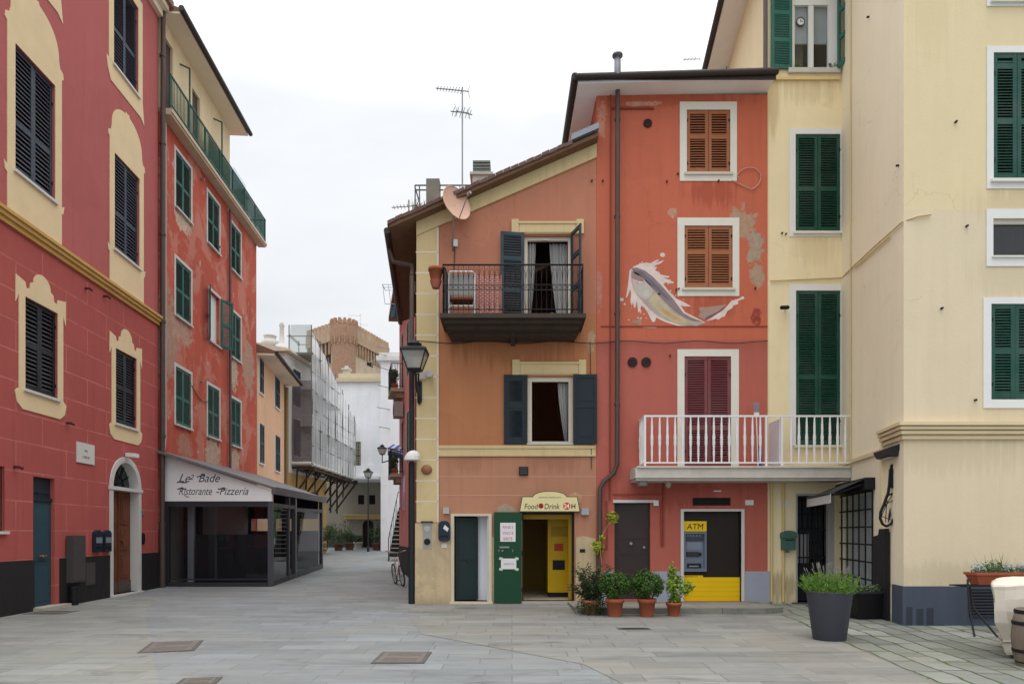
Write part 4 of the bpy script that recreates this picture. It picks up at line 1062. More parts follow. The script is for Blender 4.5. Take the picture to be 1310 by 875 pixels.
# roof
x0, x1 = XL - .62, XR + .01; yb = bl.y + .3
rf = MB()
def rp(x, y, dz): return (x + SD.x * (y - 16) if x < 0 else x, y, rz_(x) + dz)
rf.hexa([rp(x0, 15.68, .03), rp(x1, 15.68, .03), rp(x1, yb, .03), rp(x0, yb, .03), rp(x0, 15.68, .12), rp(x1, 15.68, .12), rp(x1, yb, .12), rp(x0, yb, .12)])
roof = rf.build('roof', M('dark_eaves_board', (118, 92, 68), .85, 0, .3, 6, .3), house)
tl = MB()
for k in range(46):
    x = x0 + .02 + (x1 - x0 - .6) * k / 45; r_ = random.uniform(.045, .06)
    tl.tube([(x + SD.x * (0), 15.74 + random.uniform(0, .06), rz_(x) + .13), (x + SD.x * (yb - 15.6), yb, rz_(x) + .13)], r_, 8)
tl.build('roof_tiles', m_roof, roof)
vf = MB()
for k in range(24):
    xa_, xb_ = x0 + (x1 - x0 - .6) * k / 24, x0 + (x1 - x0 - .6) * (k + 1) / 24; j_ = random.uniform(-.012, .012)
    vf.hexa([(xa_, 15.64, rz_(xa_) + .10 + j_), (xb_, 15.64, rz_(xb_) + .10 + j_), (xb_, 15.68, rz_(xb_) + .10 + j_), (xa_, 15.68, rz_(xa_) + .10 + j_), (xa_, 15.62, rz_(xa_) + .17 + j_), (xb_ - .01, 15.62, rz_(xb_) + .17 + j_), (xb_ - .01, 15.86, rz_(xb_) + .17 + j_), (xa_, 15.86, rz_(xa_) + .17 + j_)])
vf.build('verge_flashing', M('rust_streaked_flashing', (128, 100, 92), .7, .2, .45, 5, .3, 14), roof)
fl = MB(); fl.hexa([rp(x1 - .62, 15.6, .17), rp(x1, 15.6, .17), rp(x1, 17, .17), rp(x1 - .62, 17, .17), rp(x1 - .62, 15.6, .3), rp(x1, 15.6, .3), rp(x1, 17, .3), rp(x1 - .62, 17, .3)])
fl.build('lead_flashing', M('grey_lead', (140, 146, 154), .5, .4, .12, 6), roof)
gt = MB(); gt.tube([rp(x0 - .06, 15.75, .02), rp(x0 - .06, yb, .02)], .075, 10); gt.build('gutter', m_gutter, roof)
vb = MB(); vb.prism(wF, [(XL, rz_(XL) - .30), (XR, rz_(XR) - .30), (XR, rz_(XR) + .02), (XL, rz_(XL) + .02)], .003, .05)
m_yellow = plaster('pale_yellow_paint', (211, 190, 144), .07, .08)
vb.build('verge_band', m_yellow, house)
# corner blocks, belt course, stone base
xq = wF.u(560.5)
qb = MB(); z = wF.z(0, 668)
zs = [wF.z(0, 668) + .486 * k for k in range(16)]
m_joint = M('white_joint_paint', (224, 216, 198), .9)
ztopq = rz_(XL) - .3
qb.prism(wF, [(XL - .025, zs[0]), (xq, zs[0]), (xq, rz_(xq) - .3), (XL - .025, rz_(XL) - .3)], .003, .022)
qb.hexa([(XL - .025, 15.978, zs[0]), (XL - .002, 15.978, zs[0]), (XL - .062, 16.5, zs[0]), (XL - .085, 16.5, zs[0]), (XL - .025, 15.978, ztopq), (XL - .002, 15.978, ztopq), (XL - .062, 16.5, ztopq), (XL - .085, 16.5, ztopq)])
qo = qb.build('quoin_strip', m_yellow, house)
jt = MB()
for z in zs[1:]:
    if z < ztopq - .05: jt.box(wF, XL - .026, xq, z - .012, z + .012, .022, .0245)
jt.box(wF, xq - .02, xq + .014, zs[0], rz_(xq) - .32, .022, .0245)
jt.build('joint_line', m_joint, qo)
be = MB(); zb0, zb1 = wF.z(0, 583), wF.z(0, 570.5)
be.box(wF, xq + .015, XR - .02, zb0, zb1, .003, .03); be.box(wF, xq + .015, XR - .02, zb0 + .17, zb1 + .012, .03, .05); be.box(wF, xq + .015, XR - .02, zb0 - .012, zb0 + .02, .03, .042)
be.build('belt_course', m_yellow, house)
m_pkl = M('pale_pink_line', (206, 160, 136), .9)
for py in (609.5, 633.5): MB().box(wF, xq + .015, XR - .02, wF.z(0, py) - .008, wF.z(0, py) + .008, .002, .004).build('painted_line', m_pkl, house)
m_base = plaster('rough_stone_base', (198, 178, 142), .16, .14, blotch=(.56, (172, 156, 128), .5), dirt_shade=(.3, (130, 118, 98), .45), bstr=.7)
zt_ = wF.z(0, 669)
xb1, xb2 = O['door'][0] - .08, O['door'][1] + .08
MB().prism(wF, [(XL - .03, 0), (xb1, 0), (xb1, zt_ + .0), (XL - .03, zt_)], .004, .03).build('stone_base', m_base, house)
MB().prism(wF, [(xb2, 0), (O['shop'][0] - .03, 0), (O['shop'][0] - .03, zt_ - .3), (xb2, zt_ - .32)], .004, .02).build('stone_base', m_base, house)
MB().prism(wF, [(O['shop'][1] + .03, 0), (XR - .02, 0), (XR - .02, zt_ - .36), (O['shop'][1] + .2, zt_ - .3), (O['shop'][1] + .03, zt_ - .34)], .004, .02).build('stone_base', m_base, house)
# frames over the openings
for k, (xa, xb, ya, yb_) in {'balc': (655, 746, 282, 300), 'win': (656, 749, 461, 480)}.items():
    a, b, z0, z1 = wF.u(xa), wF.u(xb), wF.z(0, yb_), wF.z(0, ya)
    mo = MB(); mo.box(wF, a, b, z0, z1 - .05, .003, .035); mo.box(wF, a + .18, b - .18, z0 + .03, z1 - .10, .035, .05)
    mo.box(wF, a + .14, b - .14, z1 - .1, z1 - .05, .035, .07)
    for q in ((a - .01, a + .16), (b - .16, b + .01)): mo.box(wF, q[0], q[1], z0, z1 + .005, .035, .06)
    mo.build('window_hood', m_yellow, house)
# balcony window with open leaves
r = O['balc']; m_frame = M('cream_window_frame', (216, 208, 188), .6, 0, .08, 4)
mb = MB(); surround(mb, wF, (r[0] + .07, r[1] - .07, r[2], r[3] - .08), r, -.15, -.07); mb.box(wF, r[0] + .45, r[0] + .55, r[3] - .08, r[3] - .03, -.07, -.05)
win = mb.build('window', m_frame, house)
curtain(win, wF, r[0] + .07, r[0] + .27, r[0] + .07, r[0] + .13, r[2], r[3] - .09, -.22, m_curtain, 3)
curtain(win, wF, r[1] - .50, r[1] - .08, r[1] - .28, r[1] - .08, r[2], r[3] - .09, -.24, m_curtain, 5)
sash = wF.hinge(r[1] - .09, -.17, 100, 'r')
sb = MB(); sb.box(sash, 0, .05, r[2] + .02, r[3] - .1, -.03, .01); 
h1 = wF.hinge(r[0] - .01, .05, 172, 'l'); shutter(win, h1, 0, .55, r[2] + .04, r[3] + .06, 0, m_teal_sh, (.38, .72))
h2 = wF.hinge(r[1] + .01, .05, 108, 'r'); shutter(win, h2, 0, .55, r[2] + .04, r[3] + .04, 0, m_teal_sh, (.38, .72))
# first-floor window
r = O['win']
mb = MB(); surround(mb, wF, (r[0] + .10, r[1] - .10, r[2] + .05, r[3] - .10), r, -.15, -.05); win = mb.build('window', m_frame, house)
curtain(win, wF, r[1] - .34, r[1] - .11, r[1] - .17, r[1] - .11, r[2] + .05, r[3] - .1, -.24, m_curtain, 3, .02)
h1 = wF.hinge(r[0] - .005, .04, 178, 'l'); shutter(win, h1, 0, .55, r[2] - .02, r[3] + .04, 0, m_solid_sh, (.55,), solid=True)
h2 = wF.hinge(r[1] + .005, .04, 178, 'r'); shutter(win, h2, 0, .55, r[2] - .02, r[3] + .04, 0, m_solid_sh, (.55,), solid=True)
MB().box(wF, r[0] - .02, r[1] + .02, r[2] - .035, r[2], -.1, .045).build('sill', m_whitedirty, win)
# balcony
bx0, bx1, bf = -1.52, 1.56, 1.02
m_balc = M('dark_stained_slab', (72, 62, 54), .9, 0, .25, 3, .4)
sb = MB(); sb.box(wF, bx0 - .06, bx1 + .06, 6.36, 6.455, .002, bf + .06); sb.box(wF, bx0 + .02, bx1 - .02, 6.28, 6.36, .002, bf - .06); sb.box(wF, bx0 + .06, bx1 - .06, 6.2, 6.28, .002, bf * .78); sb.box(wF, bx0 + .1, bx1 - .1, 6.13, 6.2, .002, bf * .5)
for u in (0.02,): sb.prism(Fr(wF.pt(u, 0).x, 16, 0, -1), [(0, 6.03), (.25, 6.08), (.75, 6.24), (0, 6.24)], -.05, .05)
bal = sb.build('balcony', m_balc, house)
rl = MB(); zt_ = 7.535
path = [wF.pt(bx0, 0, .0), wF.pt(bx0, 0, bf), wF.pt(bx1, 0, bf), wF.pt(bx1, 0, .0)]
for z, r_ in ((zt_, .02), (6.56, .013)):
    rl.tube([p + ZV * z for p in path], r_, 6)
for zz in (6.98, 7.10): rl.tube([p + ZV * zz for p in path], .008, 5)
segs = [(path[0], path[1], 9), (path[1], path[2], 27), (path[2], path[3], 9)]
for p, q, n in segs:
    for k in range(n + 1):
        a = p + (q - p) * k / n
        rl.tube([a + ZV * 6.455, a + ZV * (zt_)], .0055, 5)
        if k < n:
            b = p + (q - p) * (k + 1) / n; mid = (a + b) / 2; d = (b - a)
            arc = [a + d * .5 + d * (.5 * math.cos(t)) * -1 + ZV * (7.10 + (.36) * math.sin(t)) for t in [PI * j / 8 for j in range(9)]]
            rl.tube(arc, .0036, 4, cap=False)
            rl.ring(mid + ZV * 7.04, d.normalized(), ZV, .045, .004, 10, 4)
            rl.tube([a + ZV * 6.56, mid + ZV * 6.9, b + ZV * 6.56], .0036, 4, cap=False)
rl.build('railing', m_iron, bal)
# things on the balcony
dk = thing('panel', 'dark slate blue panel on the left end of the iron balcony', 'panel', tuple(wF.pt(bx0 + .04, 6.46, .5)))
MB().box(Fr(bx0 + .045, 16, 0, -1), .3, bf - .04, 6.47, 7.45, -.012, .012).build('board', m_teal_sh, dk)
MB().box(Fr(bx0 + .045, 16, 0, -1), .3, bf - .04, 7.45, 7.49, -.02, .02).build('cap_rail', m_iron, dk)
ch = thing('folding_chair', 'white metal folding chair or frame standing behind the iron balcony railing', 'chair', tuple(wF.pt(-1.15, 6.46, .55)))
mb = MB(); xa, xb = wF.u(574, .8), wF.u(607, .8); df = .82
mb.tube([wF.pt(xa, 6.46, df), wF.pt(xa, 7.42, df), wF.pt(xa + .04, 7.46, df), wF.pt(xb - .04, 7.46, df), wF.pt(xb, 7.42, df), wF.pt(xb, 6.46, df)], .022, 8)
mb.tube([wF.pt(xa + .04, 6.46, df - .4), wF.pt(xa + .04, 7.3, df - .05)], .018, 8); mb.tube([wF.pt(xb - .04, 6.46, df - .4), wF.pt(xb - .04, 7.3, df - .05)], .018, 8)
for z in (6.7,): mb.tube([wF.pt(xa, z, df), wF.pt(xb, z, df)], .016, 8)
mb.build('frame', m_white, ch)
MB().box(wF, xa + .03, xb - .03, 6.95, 7.40, df - .05, df - .03).build('backrest', sheer('pale_mesh_cloth', (206, 210, 206), .15), ch)
MB().box(wF, xa + .02, xb - .02, 6.86, 6.9, df - .4, df - .02).build('seat', M('brown_slat_seat', (120, 76, 54), .7), ch)
mt_ = thing('mat', 'red brick-patterned screen leaning behind the iron balcony railing', 'screen', tuple(wF.pt(-.6, 6.46, .1)))
t_ = NT('brick_pattern_cloth'); co_ = t_.n('ShaderNodeNewGeometry').outputs['Position']
co_ = t_.n('ShaderNodeMapping', {'Vector': co_, 'Rotation': (R(90), 0, 0)}).outputs[0]
b_ = t_.n('ShaderNodeTexBrick', {'Vector': co_, 'Color1': c4(s2l((172, 96, 84))), 'Color2': c4(s2l((150, 74, 64))), 'Mortar': c4(s2l((206, 170, 156))), 'Scale': 1.0, 'Mortar Size': .007, 'Brick Width': .11, 'Row Height': .042})
m_bp = t_.finish(b_.outputs[0], .9)
xa, xb = wF.u(609, .4), wF.u(642, .4); mb = MB(); n = 14
for k in range(n):
    a, b = xa + (xb - xa) * k / n, xa + (xb - xa) * (k + 1) / n
    f = lambda x: .62 + .02 * math.sin(x * 22)
    mb.hexa([wF.pt(a, 6.46, f(a)), wF.pt(b, 6.46, f(b)), wF.pt(b, 6.46, f(b) - .012), wF.pt(a, 6.46, f(a) - .012), wF.pt(a, 7.46, f(a)), wF.pt(b, 7.46, f(b)), wF.pt(b, 7.46, f(b) - .012), wF.pt(a, 7.46, f(a) - .012)])
mb.build('cloth', m_bp, mt_)
hp = thing('hanging_pot', 'terracotta pot hooked on the outer left end of the iron balcony', 'flower pot', tuple(wF.pt(bx0 - .16, 7.2, .9)))
c = wF.pt(bx0 - .17, 0, .85)
MB().lathe(c, [(.10, 7.2), (.155, 7.46), (.17, 7.46), (.17, 7.53), (.15, 7.53), (.13, 7.46)], 16).build('pot', m_terracotta, hp)
MB().lathe(c, [(.08, 7.08), (.12, 7.2), (.13, 7.25)], 14).build('saucer', M('pinkish_saucer', (160, 96, 84), .8), hp)
MB().tube([c + Vector((.17, 0, 7.5)), c + Vector((.19, 0, 7.56)), c + Vector((.21, 0, 7.45))], .008, 5).build('hook', m_iron, hp)
gd = thing('watering_can', 'small shiny golden watering pot on the balcony before the curtain', 'watering can', tuple(wF.pt(wF.u(706, .5), 6.46, .5)))
c = wF.pt(wF.u(706, .5), 6.46, .5); m_gold = M('shiny_gold', (214, 170, 60), .25, .85, .1, 6)
MB().lathe(c, [(.06, 0), (.11, .05), (.12, .1), (.09, .16), (.04, .18)], 16).build('body', m_gold, gd)
MB().tube([c + Vector((.1, 0, .08)), c + Vector((.2, 0, .14))], .02, 8, .012).build('spout', m_gold, gd)
MB().ring(c + Vector((-.12, 0, .11)), Vector((1, 0, 0)), ZV, .05, .01, 14, 6).build('handle', m_gold, gd)
# satellite dish
sdx, sdz = wF.u(584, .5), wF.z(0, 258, .5)
dish = thing('satellite_dish', 'sand-pink satellite dish on the sloping roof edge of the orange house', 'satellite dish', tuple(wF.pt(wF.u(580), wF.z(0, 300), 0)))
c = wF.pt(sdx, sdz, .45); ax_ = Vector((.62, -.74, .25)).normalized(); a_ = ax_.cross(ZV).normalized(); b2 = a_.cross(ax_)
mb = MB(); prev = None; n = 22
for q_ in range(6):
    rr = .37 * q_ / 5; ring_ = [c + a_ * (rr * math.cos(2 * PI * k / n)) + b2 * (rr * 1.12 * math.sin(2 * PI * k / n)) + ax_ * (.09 * (q_ / 5) ** 2 - .09) for k in range(n)]
    if prev:
        for k in range(n): mb.face([prev[k], prev[(k + 1) % n], ring_[(k + 1) % n], ring_[k]], True)
    prev = ring_
mb.ring(c, a_, b2 * 1.12, .37, .012, 22, 5)
mb.build('reflector', M('sand_pink_enamel', (212, 172, 148), .5, 0, .08, 5), dish)
ar = MB(); ar.tube([wF.pt(wF.u(580), wF.z(0, 320), .0), wF.pt(wF.u(580), wF.z(0, 318), .25), c - ax_ * .1], .022, 8); ar.tube([c - b2 * .4, c + ax_ * .42 - b2 * .1], .014, 6); ar.build('arm', m_steel, dish)
lb = MB(); p_ = c + ax_ * .42 - b2 * .1; lb.tube([p_, p_ + ax_ * .1], .035, 8); lb.build('receiver', M('grey_plastic', (150, 148, 146), .5), dish)
jb = thing('junction_box', 'small white junction box under the satellite dish', 'junction box', tuple(wF.pt(wF.u(582), wF.z(0, 312), 0)))
u_, z_ = wF.pix(582, 312); MB().box(wF, u_ - .07, u_ + .07, z_ - .08, z_ + .08, .003, .06).build('box', m_white, jb)
MB().tube([wF.pt(u_, z_ - .08, .03), wF.pt(u_ - .02, z_ - .6, .01)], .008, 5).build('cable', m_cable, jb)
# roof terrace, chimneys and antenna behind the roof edge
tz = lambda px, py, Y: EYE + (HZ - py) * Y / F
tx_ = lambda px, Y: (px - CX) * Y / F
YT = 19.5
rt = MB(); z0 = tz(0, 267, YT)
rt.wbox(tx_(527, YT), tx_(600, YT), YT, YT + 2.5, rz_(XL) - .2, z0)
ter = rt.build('roof_terrace', M('pinkish_terrace_wall', (206, 178, 158), .9, 0, .15, 4), house)
rr = MB()
for zz in (tz(0, 235, YT), tz(0, 241, YT)): rr.tube([(tx_(530, YT), YT + .1, zz), (tx_(612, YT), YT + .1, zz)], .022, 6)
for px in (530.5, 536, 572, 580, 588, 596, 604): rr.tube([(tx_(px, YT), YT + .1, z0), (tx_(px, YT), YT + .1, tz(0, 235, YT))], .014 if px > 540 else .02, 6)
rr.tube([(tx_(530, YT), YT + .1, tz(0, 236, YT)), (tx_(530, YT), YT + 2.4, tz(0, 236, YT))], .02, 6)
rr.tube([(tx_(576, YT), YT + .1, tz(0, 241, YT)), (tx_(600, YT), YT + .1, tz(0, 262, YT))], .012, 5)
rr.build('railing', M('grey_blue_rail', (104, 110, 118), .5, .3), ter)
MB().wbox(tx_(545, YT), tx_(562, YT), YT + .02, YT + .4, z0 - .05, tz(0, 228, YT)).build('pillar', m_concrete, ter)
YC2 = 18.6
cxa, cxb = tx_(602, YC2), tx_(630, YC2); m_cc = M('chimney_render', (186, 182, 172), .9, 0, .16, 6, .3)
ck = MB(); ck.wbox(cxa + .05, cxb - .05, YC2, YC2 + .5, rz_(0) - .8, tz(0, 224, YC2)); ck.wbox(cxa - .02, cxb + .02, YC2 - .05, YC2 + .55, tz(0, 224, YC2), tz(0, 221, YC2))
chm = ck.build('chimney', m_cc, roof)
cp_ = MB()
for k in range(4):
    zz = tz(0, 219.5 - 4.0 * k, YC2); cp_.wbox(cxa + .06, cxb - .06, YC2 + .02, YC2 + .48, zz, zz + .055)
for x in (cxa + .08, cxb - .14):
    for y in (YC2 + .05, YC2 + .38): cp_.wbox(x, x + .06, y, y + .06, tz(0, 221, YC2), tz(0, 207, YC2))
cp_.build('cowl', M('grey_green_cowl', (118, 124, 116), .85), chm)
antenna('antenna', 'tall mast with two television antennas above the orange house roof', tx_(591.5, 19), 19, rz_(-1) - .5, tz(0, 112, 19), [(tz(0, 116.5, 19), 196, .75, 9, .3), (tz(0, 144, 19), 15, .28, 3, .5), (tz(0, 144, 19), 195, .33, 3, .5)])
antenna('antenna', 'low antenna poking out left of the roof terrace', tx_(523, 20), 20, tz(0, 284, 20), tz(0, 256, 20), [(tz(0, 264, 20), 180, .5, 5, .3)])
tp = thing('terrace_plant', 'thin grassy plant on the roof terrace corner', 'plant', (tx_(533, YT), YT + .3, z0))
mb = MB()
for k in range(70):
    a = random.uniform(0, 2 * PI); r_ = random.uniform(.05, .4); h_ = random.uniform(.1, .38); p = Vector((tx_(534, YT) + random.uniform(-.2, .3), YT + .3 + random.uniform(-.1, .2), z0 + .12)); q = p + Vector((math.cos(a) * r_ * .6, math.sin(a) * r_ * .6, h_))
    s_ = (q - p).cross(Vector((random.gauss(0, 1), random.gauss(0, 1), .1))).normalized() * .012
    mb.face([p - s_, p + s_, q])
mb.build('foliage', leafmat('dry_green_leaf', (96, 110, 62), (140, 140, 84)), tp)
MB().wbox(tx_(529, YT), tx_(540, YT), YT + .15, YT + .4, z0, z0 + .13).build('trough', m_terracotta, tp)
# drainpipe at the corner
dp = MB(); xp, yp = XL - .12, 15.93
dp.tube([rp(x0 - .06, 16.6, -.05), rp(x0 + .05, 16.5, -.45), (xp - .02, 16.3, tz(0, 338, 16.2)), (xp, 16.05, tz(0, 352, 16))], .05, 10)
dp.tube([(xp, 16.05, tz(0, 352, 16)), (xp, yp + .1, 5.6)], .055, 10)
dp.build('drainpipe', m_pipe, house)
dp = MB(); dp.tube([(xp, yp + .1, 5.6), (xp, yp + .08, 3.3)], .06, 10); dp.tube([(xp, yp + .08, 3.3), (xp, yp + .08, .0)], .075, 10)
o_ = dp.build('drainpipe', M('black_green_pipe', (38, 46, 44), .45, .2, .12, 3), house)
# side door with an open leaf
r = O['door']; mb = MB()
surround(mb, wF, r, (r[0] - .075, r[1] + .075, r[2], r[3] + .055), .003, .05)
mb.box(wF, r[0] - .1, r[1] + .1, 0, r[2] + .0, -.3, .10)
dfm = mb.build('door_frame', M('aged_marble_frame', (206, 196, 172), .7, 0, .1, 4), house)
vs = MB(); d1 = -1.2
vs.face([wF.pt(r[1], r[2], -.4), wF.pt(r[1], r[3], -.4), wF.pt(r[1], r[3], d1), wF.pt(r[1], r[2], d1)])
vs.face([wF.pt(r[0], r[2], -.4), wF.pt(r[0], r[3], -.4), wF.pt(r[0], r[3], d1), wF.pt(r[0], r[2], d1)])
vs.face([wF.pt(r[0], r[2], d1), wF.pt(r[1], r[2], d1), wF.pt(r[1], r[3], d1), wF.pt(r[0], r[3], d1)])
vs.face([wF.pt(r[0], r[2], -.4), wF.pt(r[1], r[2], -.4), wF.pt(r[1], r[2], d1), wF.pt(r[0], r[2], d1)])
vs.face([wF.pt(r[0], r[3], -.4), wF.pt(r[1], r[3], -.4), wF.pt(r[1], r[3], d1), wF.pt(r[0], r[3], d1)])
vs.build('entrance_hall', M('white_hall_wall', (214, 212, 214), .8), house)
MB().box(wF, r[1] - .30, r[1] - .036, r[2], r[3], -.34, -.32).build('inner_panel', M('white_inner_panel', (222, 222, 230), .7, 0, .06, 2), house)
wr_ = MB(); wr_.box(wF, r[1] - .035, r[1] - .003, r[2], r[3], -.42, -.02); wr_.build('door_jamb', M('pale_jamb', (214, 214, 220), .6), house)
hd = wF.hinge(r[0] + .02, -.12, -14, 'l'); lf = MB(); lw = .54
m_dgd = M('dark_green_door', (30, 46, 46), .5, 0, .15, 4)
lf.box(hd, 0, lw, r[2] + .02, r[3] - .03, -.02, .02)
for c0, c1 in ((.12, .85), (.97, 1.9)): lf.box(hd, .07, lw - .07, r[2] + c0, min(r[2] + c1, r[3] - .1), .02, .032)
od = lf.build('door', m_dgd, house)
hb = MB(); hb.lathe(hd.pt(.3, r[2] + .93, .03), [(.03, 0), (.03, .04)], 10); hb.build('knob', M('dark_brass', (80, 70, 52), .4, .7), od)
# shop doorway and inside
r = O['shop']; m_yint = M('ochre_yellow_interior', (158, 124, 16), .5, 0, .06, 2)
rm = MB(); dback = -3.4; x0i, x1i = r[0] - .25, r[1] + .35
rm.face([wF.pt(x0i, r[2], -.25), wF.pt(x0i, r[3] + .25, -.25), wF.pt(x0i, r[3] + .25, dback), wF.pt(x0i, r[2], dback)])
rm.face([wF.pt(x1i, r[2], -.25), wF.pt(x1i, r[3] + .25, -.25), wF.pt(x1i, r[3] + .25, dback), wF.pt(x1i, r[2], dback)])
rm.face([wF.pt(x0i, r[2], dback), wF.pt(x1i, r[2], dback), wF.pt(x1i, r[3] + .25, dback), wF.pt(x0i, r[3] + .25, dback)])
rm.face([wF.pt(x0i, r[3] + .25, -.25), wF.pt(x1i, r[3] + .25, -.25), wF.pt(x1i, r[3] + .25, dback), wF.pt(x0i, r[3] + .25, dback)])
rm.build('shop_room', m_yint, house)
MB().box(wF, x0i, x1i, .0, r[2] + .003, dback, -.25).build('shop_floor', M('beige_tile_floor', (196, 184, 160), .35, 0, .06, 3), house)
sf = MB(); surround(sf, wF, (r[0] + .03, r[1] - .05, r[2], r[3] - .05), r, -.2, -.12); sf.build('shop_door_frame', M('black_green_frame', (26, 34, 30), .5), house)
yb_ = MB(); yb_.box(wF, r[0] + .03, r[1] - .05, r[3] - .16, r[3] - .05, -.24, -.18); yb_.box(wF, r[1] - .13, r[1] - .051, r[2], r[3] - .16, -.24, -.18); yb_.build('yellow_trim', m_yint, house)
sl = MB(); sl.box(wF, r[0] - .02, r[1] + .05, 0, r[2], -.25, .06); sl.build('threshold', m_stone, house)
vm = thing('vending_machine', 'yellow vending machine inside the open shop doorway', 'vending machine', tuple(wF.pt(1.2, r[2], -1.3)))
va, vb_ = wF.u(701, -.9), wF.u(733, -.9); vz0, vz1 = r[2] + .12, r[2] + 1.95
MB().box(wF, va, vb_ + .1, vz0, vz1, -1.7, -.95).build('cabinet', M('vending_yellow', (214, 172, 10), .4, 0, .05, 3), vm)
MB().box(wF, va + .02, vb_ + .08, r[2], vz0, -1.6, -.98).build('foot', m_iron, vm)
mb = MB(); mb.box(wF, va + .12, va + .42, r[2] + .68, r[2] + .92, -.95, -.94); mb.build('hatch', m_iron, vm)
mb = MB(); mb.box(wF, va + .16, va + .38, r[2] + 1.15, r[2] + 1.33, -.95, -.94); mb.build('picture_panel', M('red_print', (190, 70, 40), .5), vm)
mb = MB(); mb.box(wF, va + .5, va + .58, r[2] + .9, r[2] + 1.3, -.95, -.935); mb.build('coin_panel', M('grey_panel', (110, 110, 112), .4, .4), vm)
mb = MB(); mb.box(wF, va + .08, va + .5, r[2] + 1.5, r[2] + 1.75, -.95, -.943); mb.build('sign_panel', M('dark_yellow_panel', (180, 148, 20), .5), vm)
# green door leaf laid back against the wall
m_gdoor = M('deep_green_door', (20, 68, 44), .45, 0, .08, 3)
a, b = wF.u(632), wF.u(667.3); z0, z1 = wF.z(0, 773.3) + .06, wF.z(0, 655)
gdr = MB().box(wF, a, b, z0, z1, .035, .085).build('shop_door', m_gdoor, house)
hg = MB()
for zz in (z0 + .25, z0 + 1.1, z1 - .2): hg.tube([wF.pt(b + .01, zz, .07), wF.pt(b + .01, zz + .1, .07)], .016, 8)
hg.build('hinge', m_iron, gdr)
lk = MB(); zq = wF.z(0, 704)
lk.box(wF, a + .13, a + .36, zq + .06, zq + .1, .085, .10); lk.disc(wF, a + .2, zq, .022, .085, .11); lk.box(wF, a + .11, a + .125, zq - .03, zq + .03, .085, .095); lk.box(wF, a + .43, a + .445, zq - .03, zq + .03, .085, .095); lk.build('lock', m_steel, gdr)
m_paper = M('white_paper', (226, 222, 222), .8, 0, .03, 3)
pa = wF.u(640), wF.u(659.5), wF.z(0, 692.5), wF.z(0, 668.5)
nt_ = MB().box(wF, *pa, .086, .088).build('notice', m_paper, gdr)
m_pink = M('purple_pink_print', (170, 70, 120), .7)
for k, (s_, yy) in enumerate((('PANE E', 675.5), ('VINO E', 683), ('BIBITE', 690.2))):
    text(s_, .10, wF, (pa[0] + pa[1]) / 2, wF.z(0, yy + .6), .0885, m_pink, 'lettering', nt_, align='CENTER', depth=.0005, sx=.78)
pb = wF.u(641), wF.u(660.5), wF.z(0, 727.5), wF.z(0, 714)
nt_ = MB().box(wF, *pb, .086, .088).build('notice', m_paper, gdr)
text('APERTO', .075, wF, (pb[0] + pb[1]) / 2, wF.z(0, 722.5), .0885, M('grey_blue_print', (120, 126, 160), .7), 'lettering', nt_, align='CENTER', depth=.0005, sx=.85)
tp_ = MB()
for x, z in ((pb[0], pb[2]), (pb[1] + .01, pb[2]), (pb[1] + .01, pb[3]), (pb[0], pb[3])): tp_.prism(wF, [(x - .05, z - .02), (x + .03, z - .04), (x + .05, z + .015), (x - .03, z + .035)], .088, .0888)
tp_.build('tape', M('clear_tape', (200, 208, 196), .4), nt_)
# shop sign
sg = thing('shop_sign', 'cream shop sign with an arched top over the open doorway', 'sign', tuple(wF.pt(wF.u(702), wF.z(0, 655), 0)))
a, b, z0, z1, zt_ = wF.u(664.5), wF.u(742, .12), wF.z(0, 654.5, .12), wF.z(0, 635, .12), wF.z(0, 628, .12); c = (a + b) / 2
def sign_poly(g):
    p = [(a + g, z0 + g), (b - g, z0 + g), (b - .06 - g, z1 - g)]
    aw = .40 - g
    p += [(c + aw * math.cos(t * PI / 14), z1 - g + (zt_ - z1) * math.sin(t * PI / 14)) for t in range(15)]
    return p + [(a + .06 + g, z1 - g)]
MB().prism(wF, sign_poly(0), .003, .12).build('case', M('dark_green_case', (60, 70, 52), .5), sg)
MB().prism(wF, sign_poly(.014), .12, .128).build('face', M('cream_sign_face', (226, 214, 160), .5, 0, .04, 3), sg)
m_blk = M('black_lettering', (36, 34, 32), .6); m_red = M('red_lettering', (206, 62, 40), .5); m_wht = M('white_lettering', (236, 230, 226), .5)
zt1 = wF.z(0, 651, .12)
text('Food', .185, wF, wF.u(670.5, .12), zt1, .129, m_blk, 'lettering', sg, shear=.12, sx=.82)
text('Drink', .185, wF, wF.u(696, .12), zt1, .129, m_blk, 'lettering', sg, shear=.12, sx=.82)
dsc = MB(); dsc.disc(wF, wF.u(692, .12), zt1 + .075, .062, .129, .131); dsc.build('emblem', m_red, sg)
text('&', .14, wF, wF.u(692, .12), zt1 + .03, .132, m_blk, 'lettering', sg, align='CENTER', shear=.15)
dsc = MB(); dsc.disc(wF, wF.u(725, .12), zt1 + .07, .085, .129, .131, 18); dsc.build('emblem', m_red, sg)
text('24', .13, wF, wF.u(725, .12), zt1 + .025, .132, m_wht, 'lettering', sg, align='CENTER', sx=.9, bold=.004)
text('H', .15, wF, wF.u(733.5, .12), zt1 + .015, .129, m_blk, 'lettering', sg, align='CENTER', bold=.004)
text('alimentari distribuzione', .058, wF, c, z1 - .035, .129, M('grey_green_lettering', (120, 130, 116), .6), 'lettering', sg, align='CENTER', sx=.95, shear=.1)
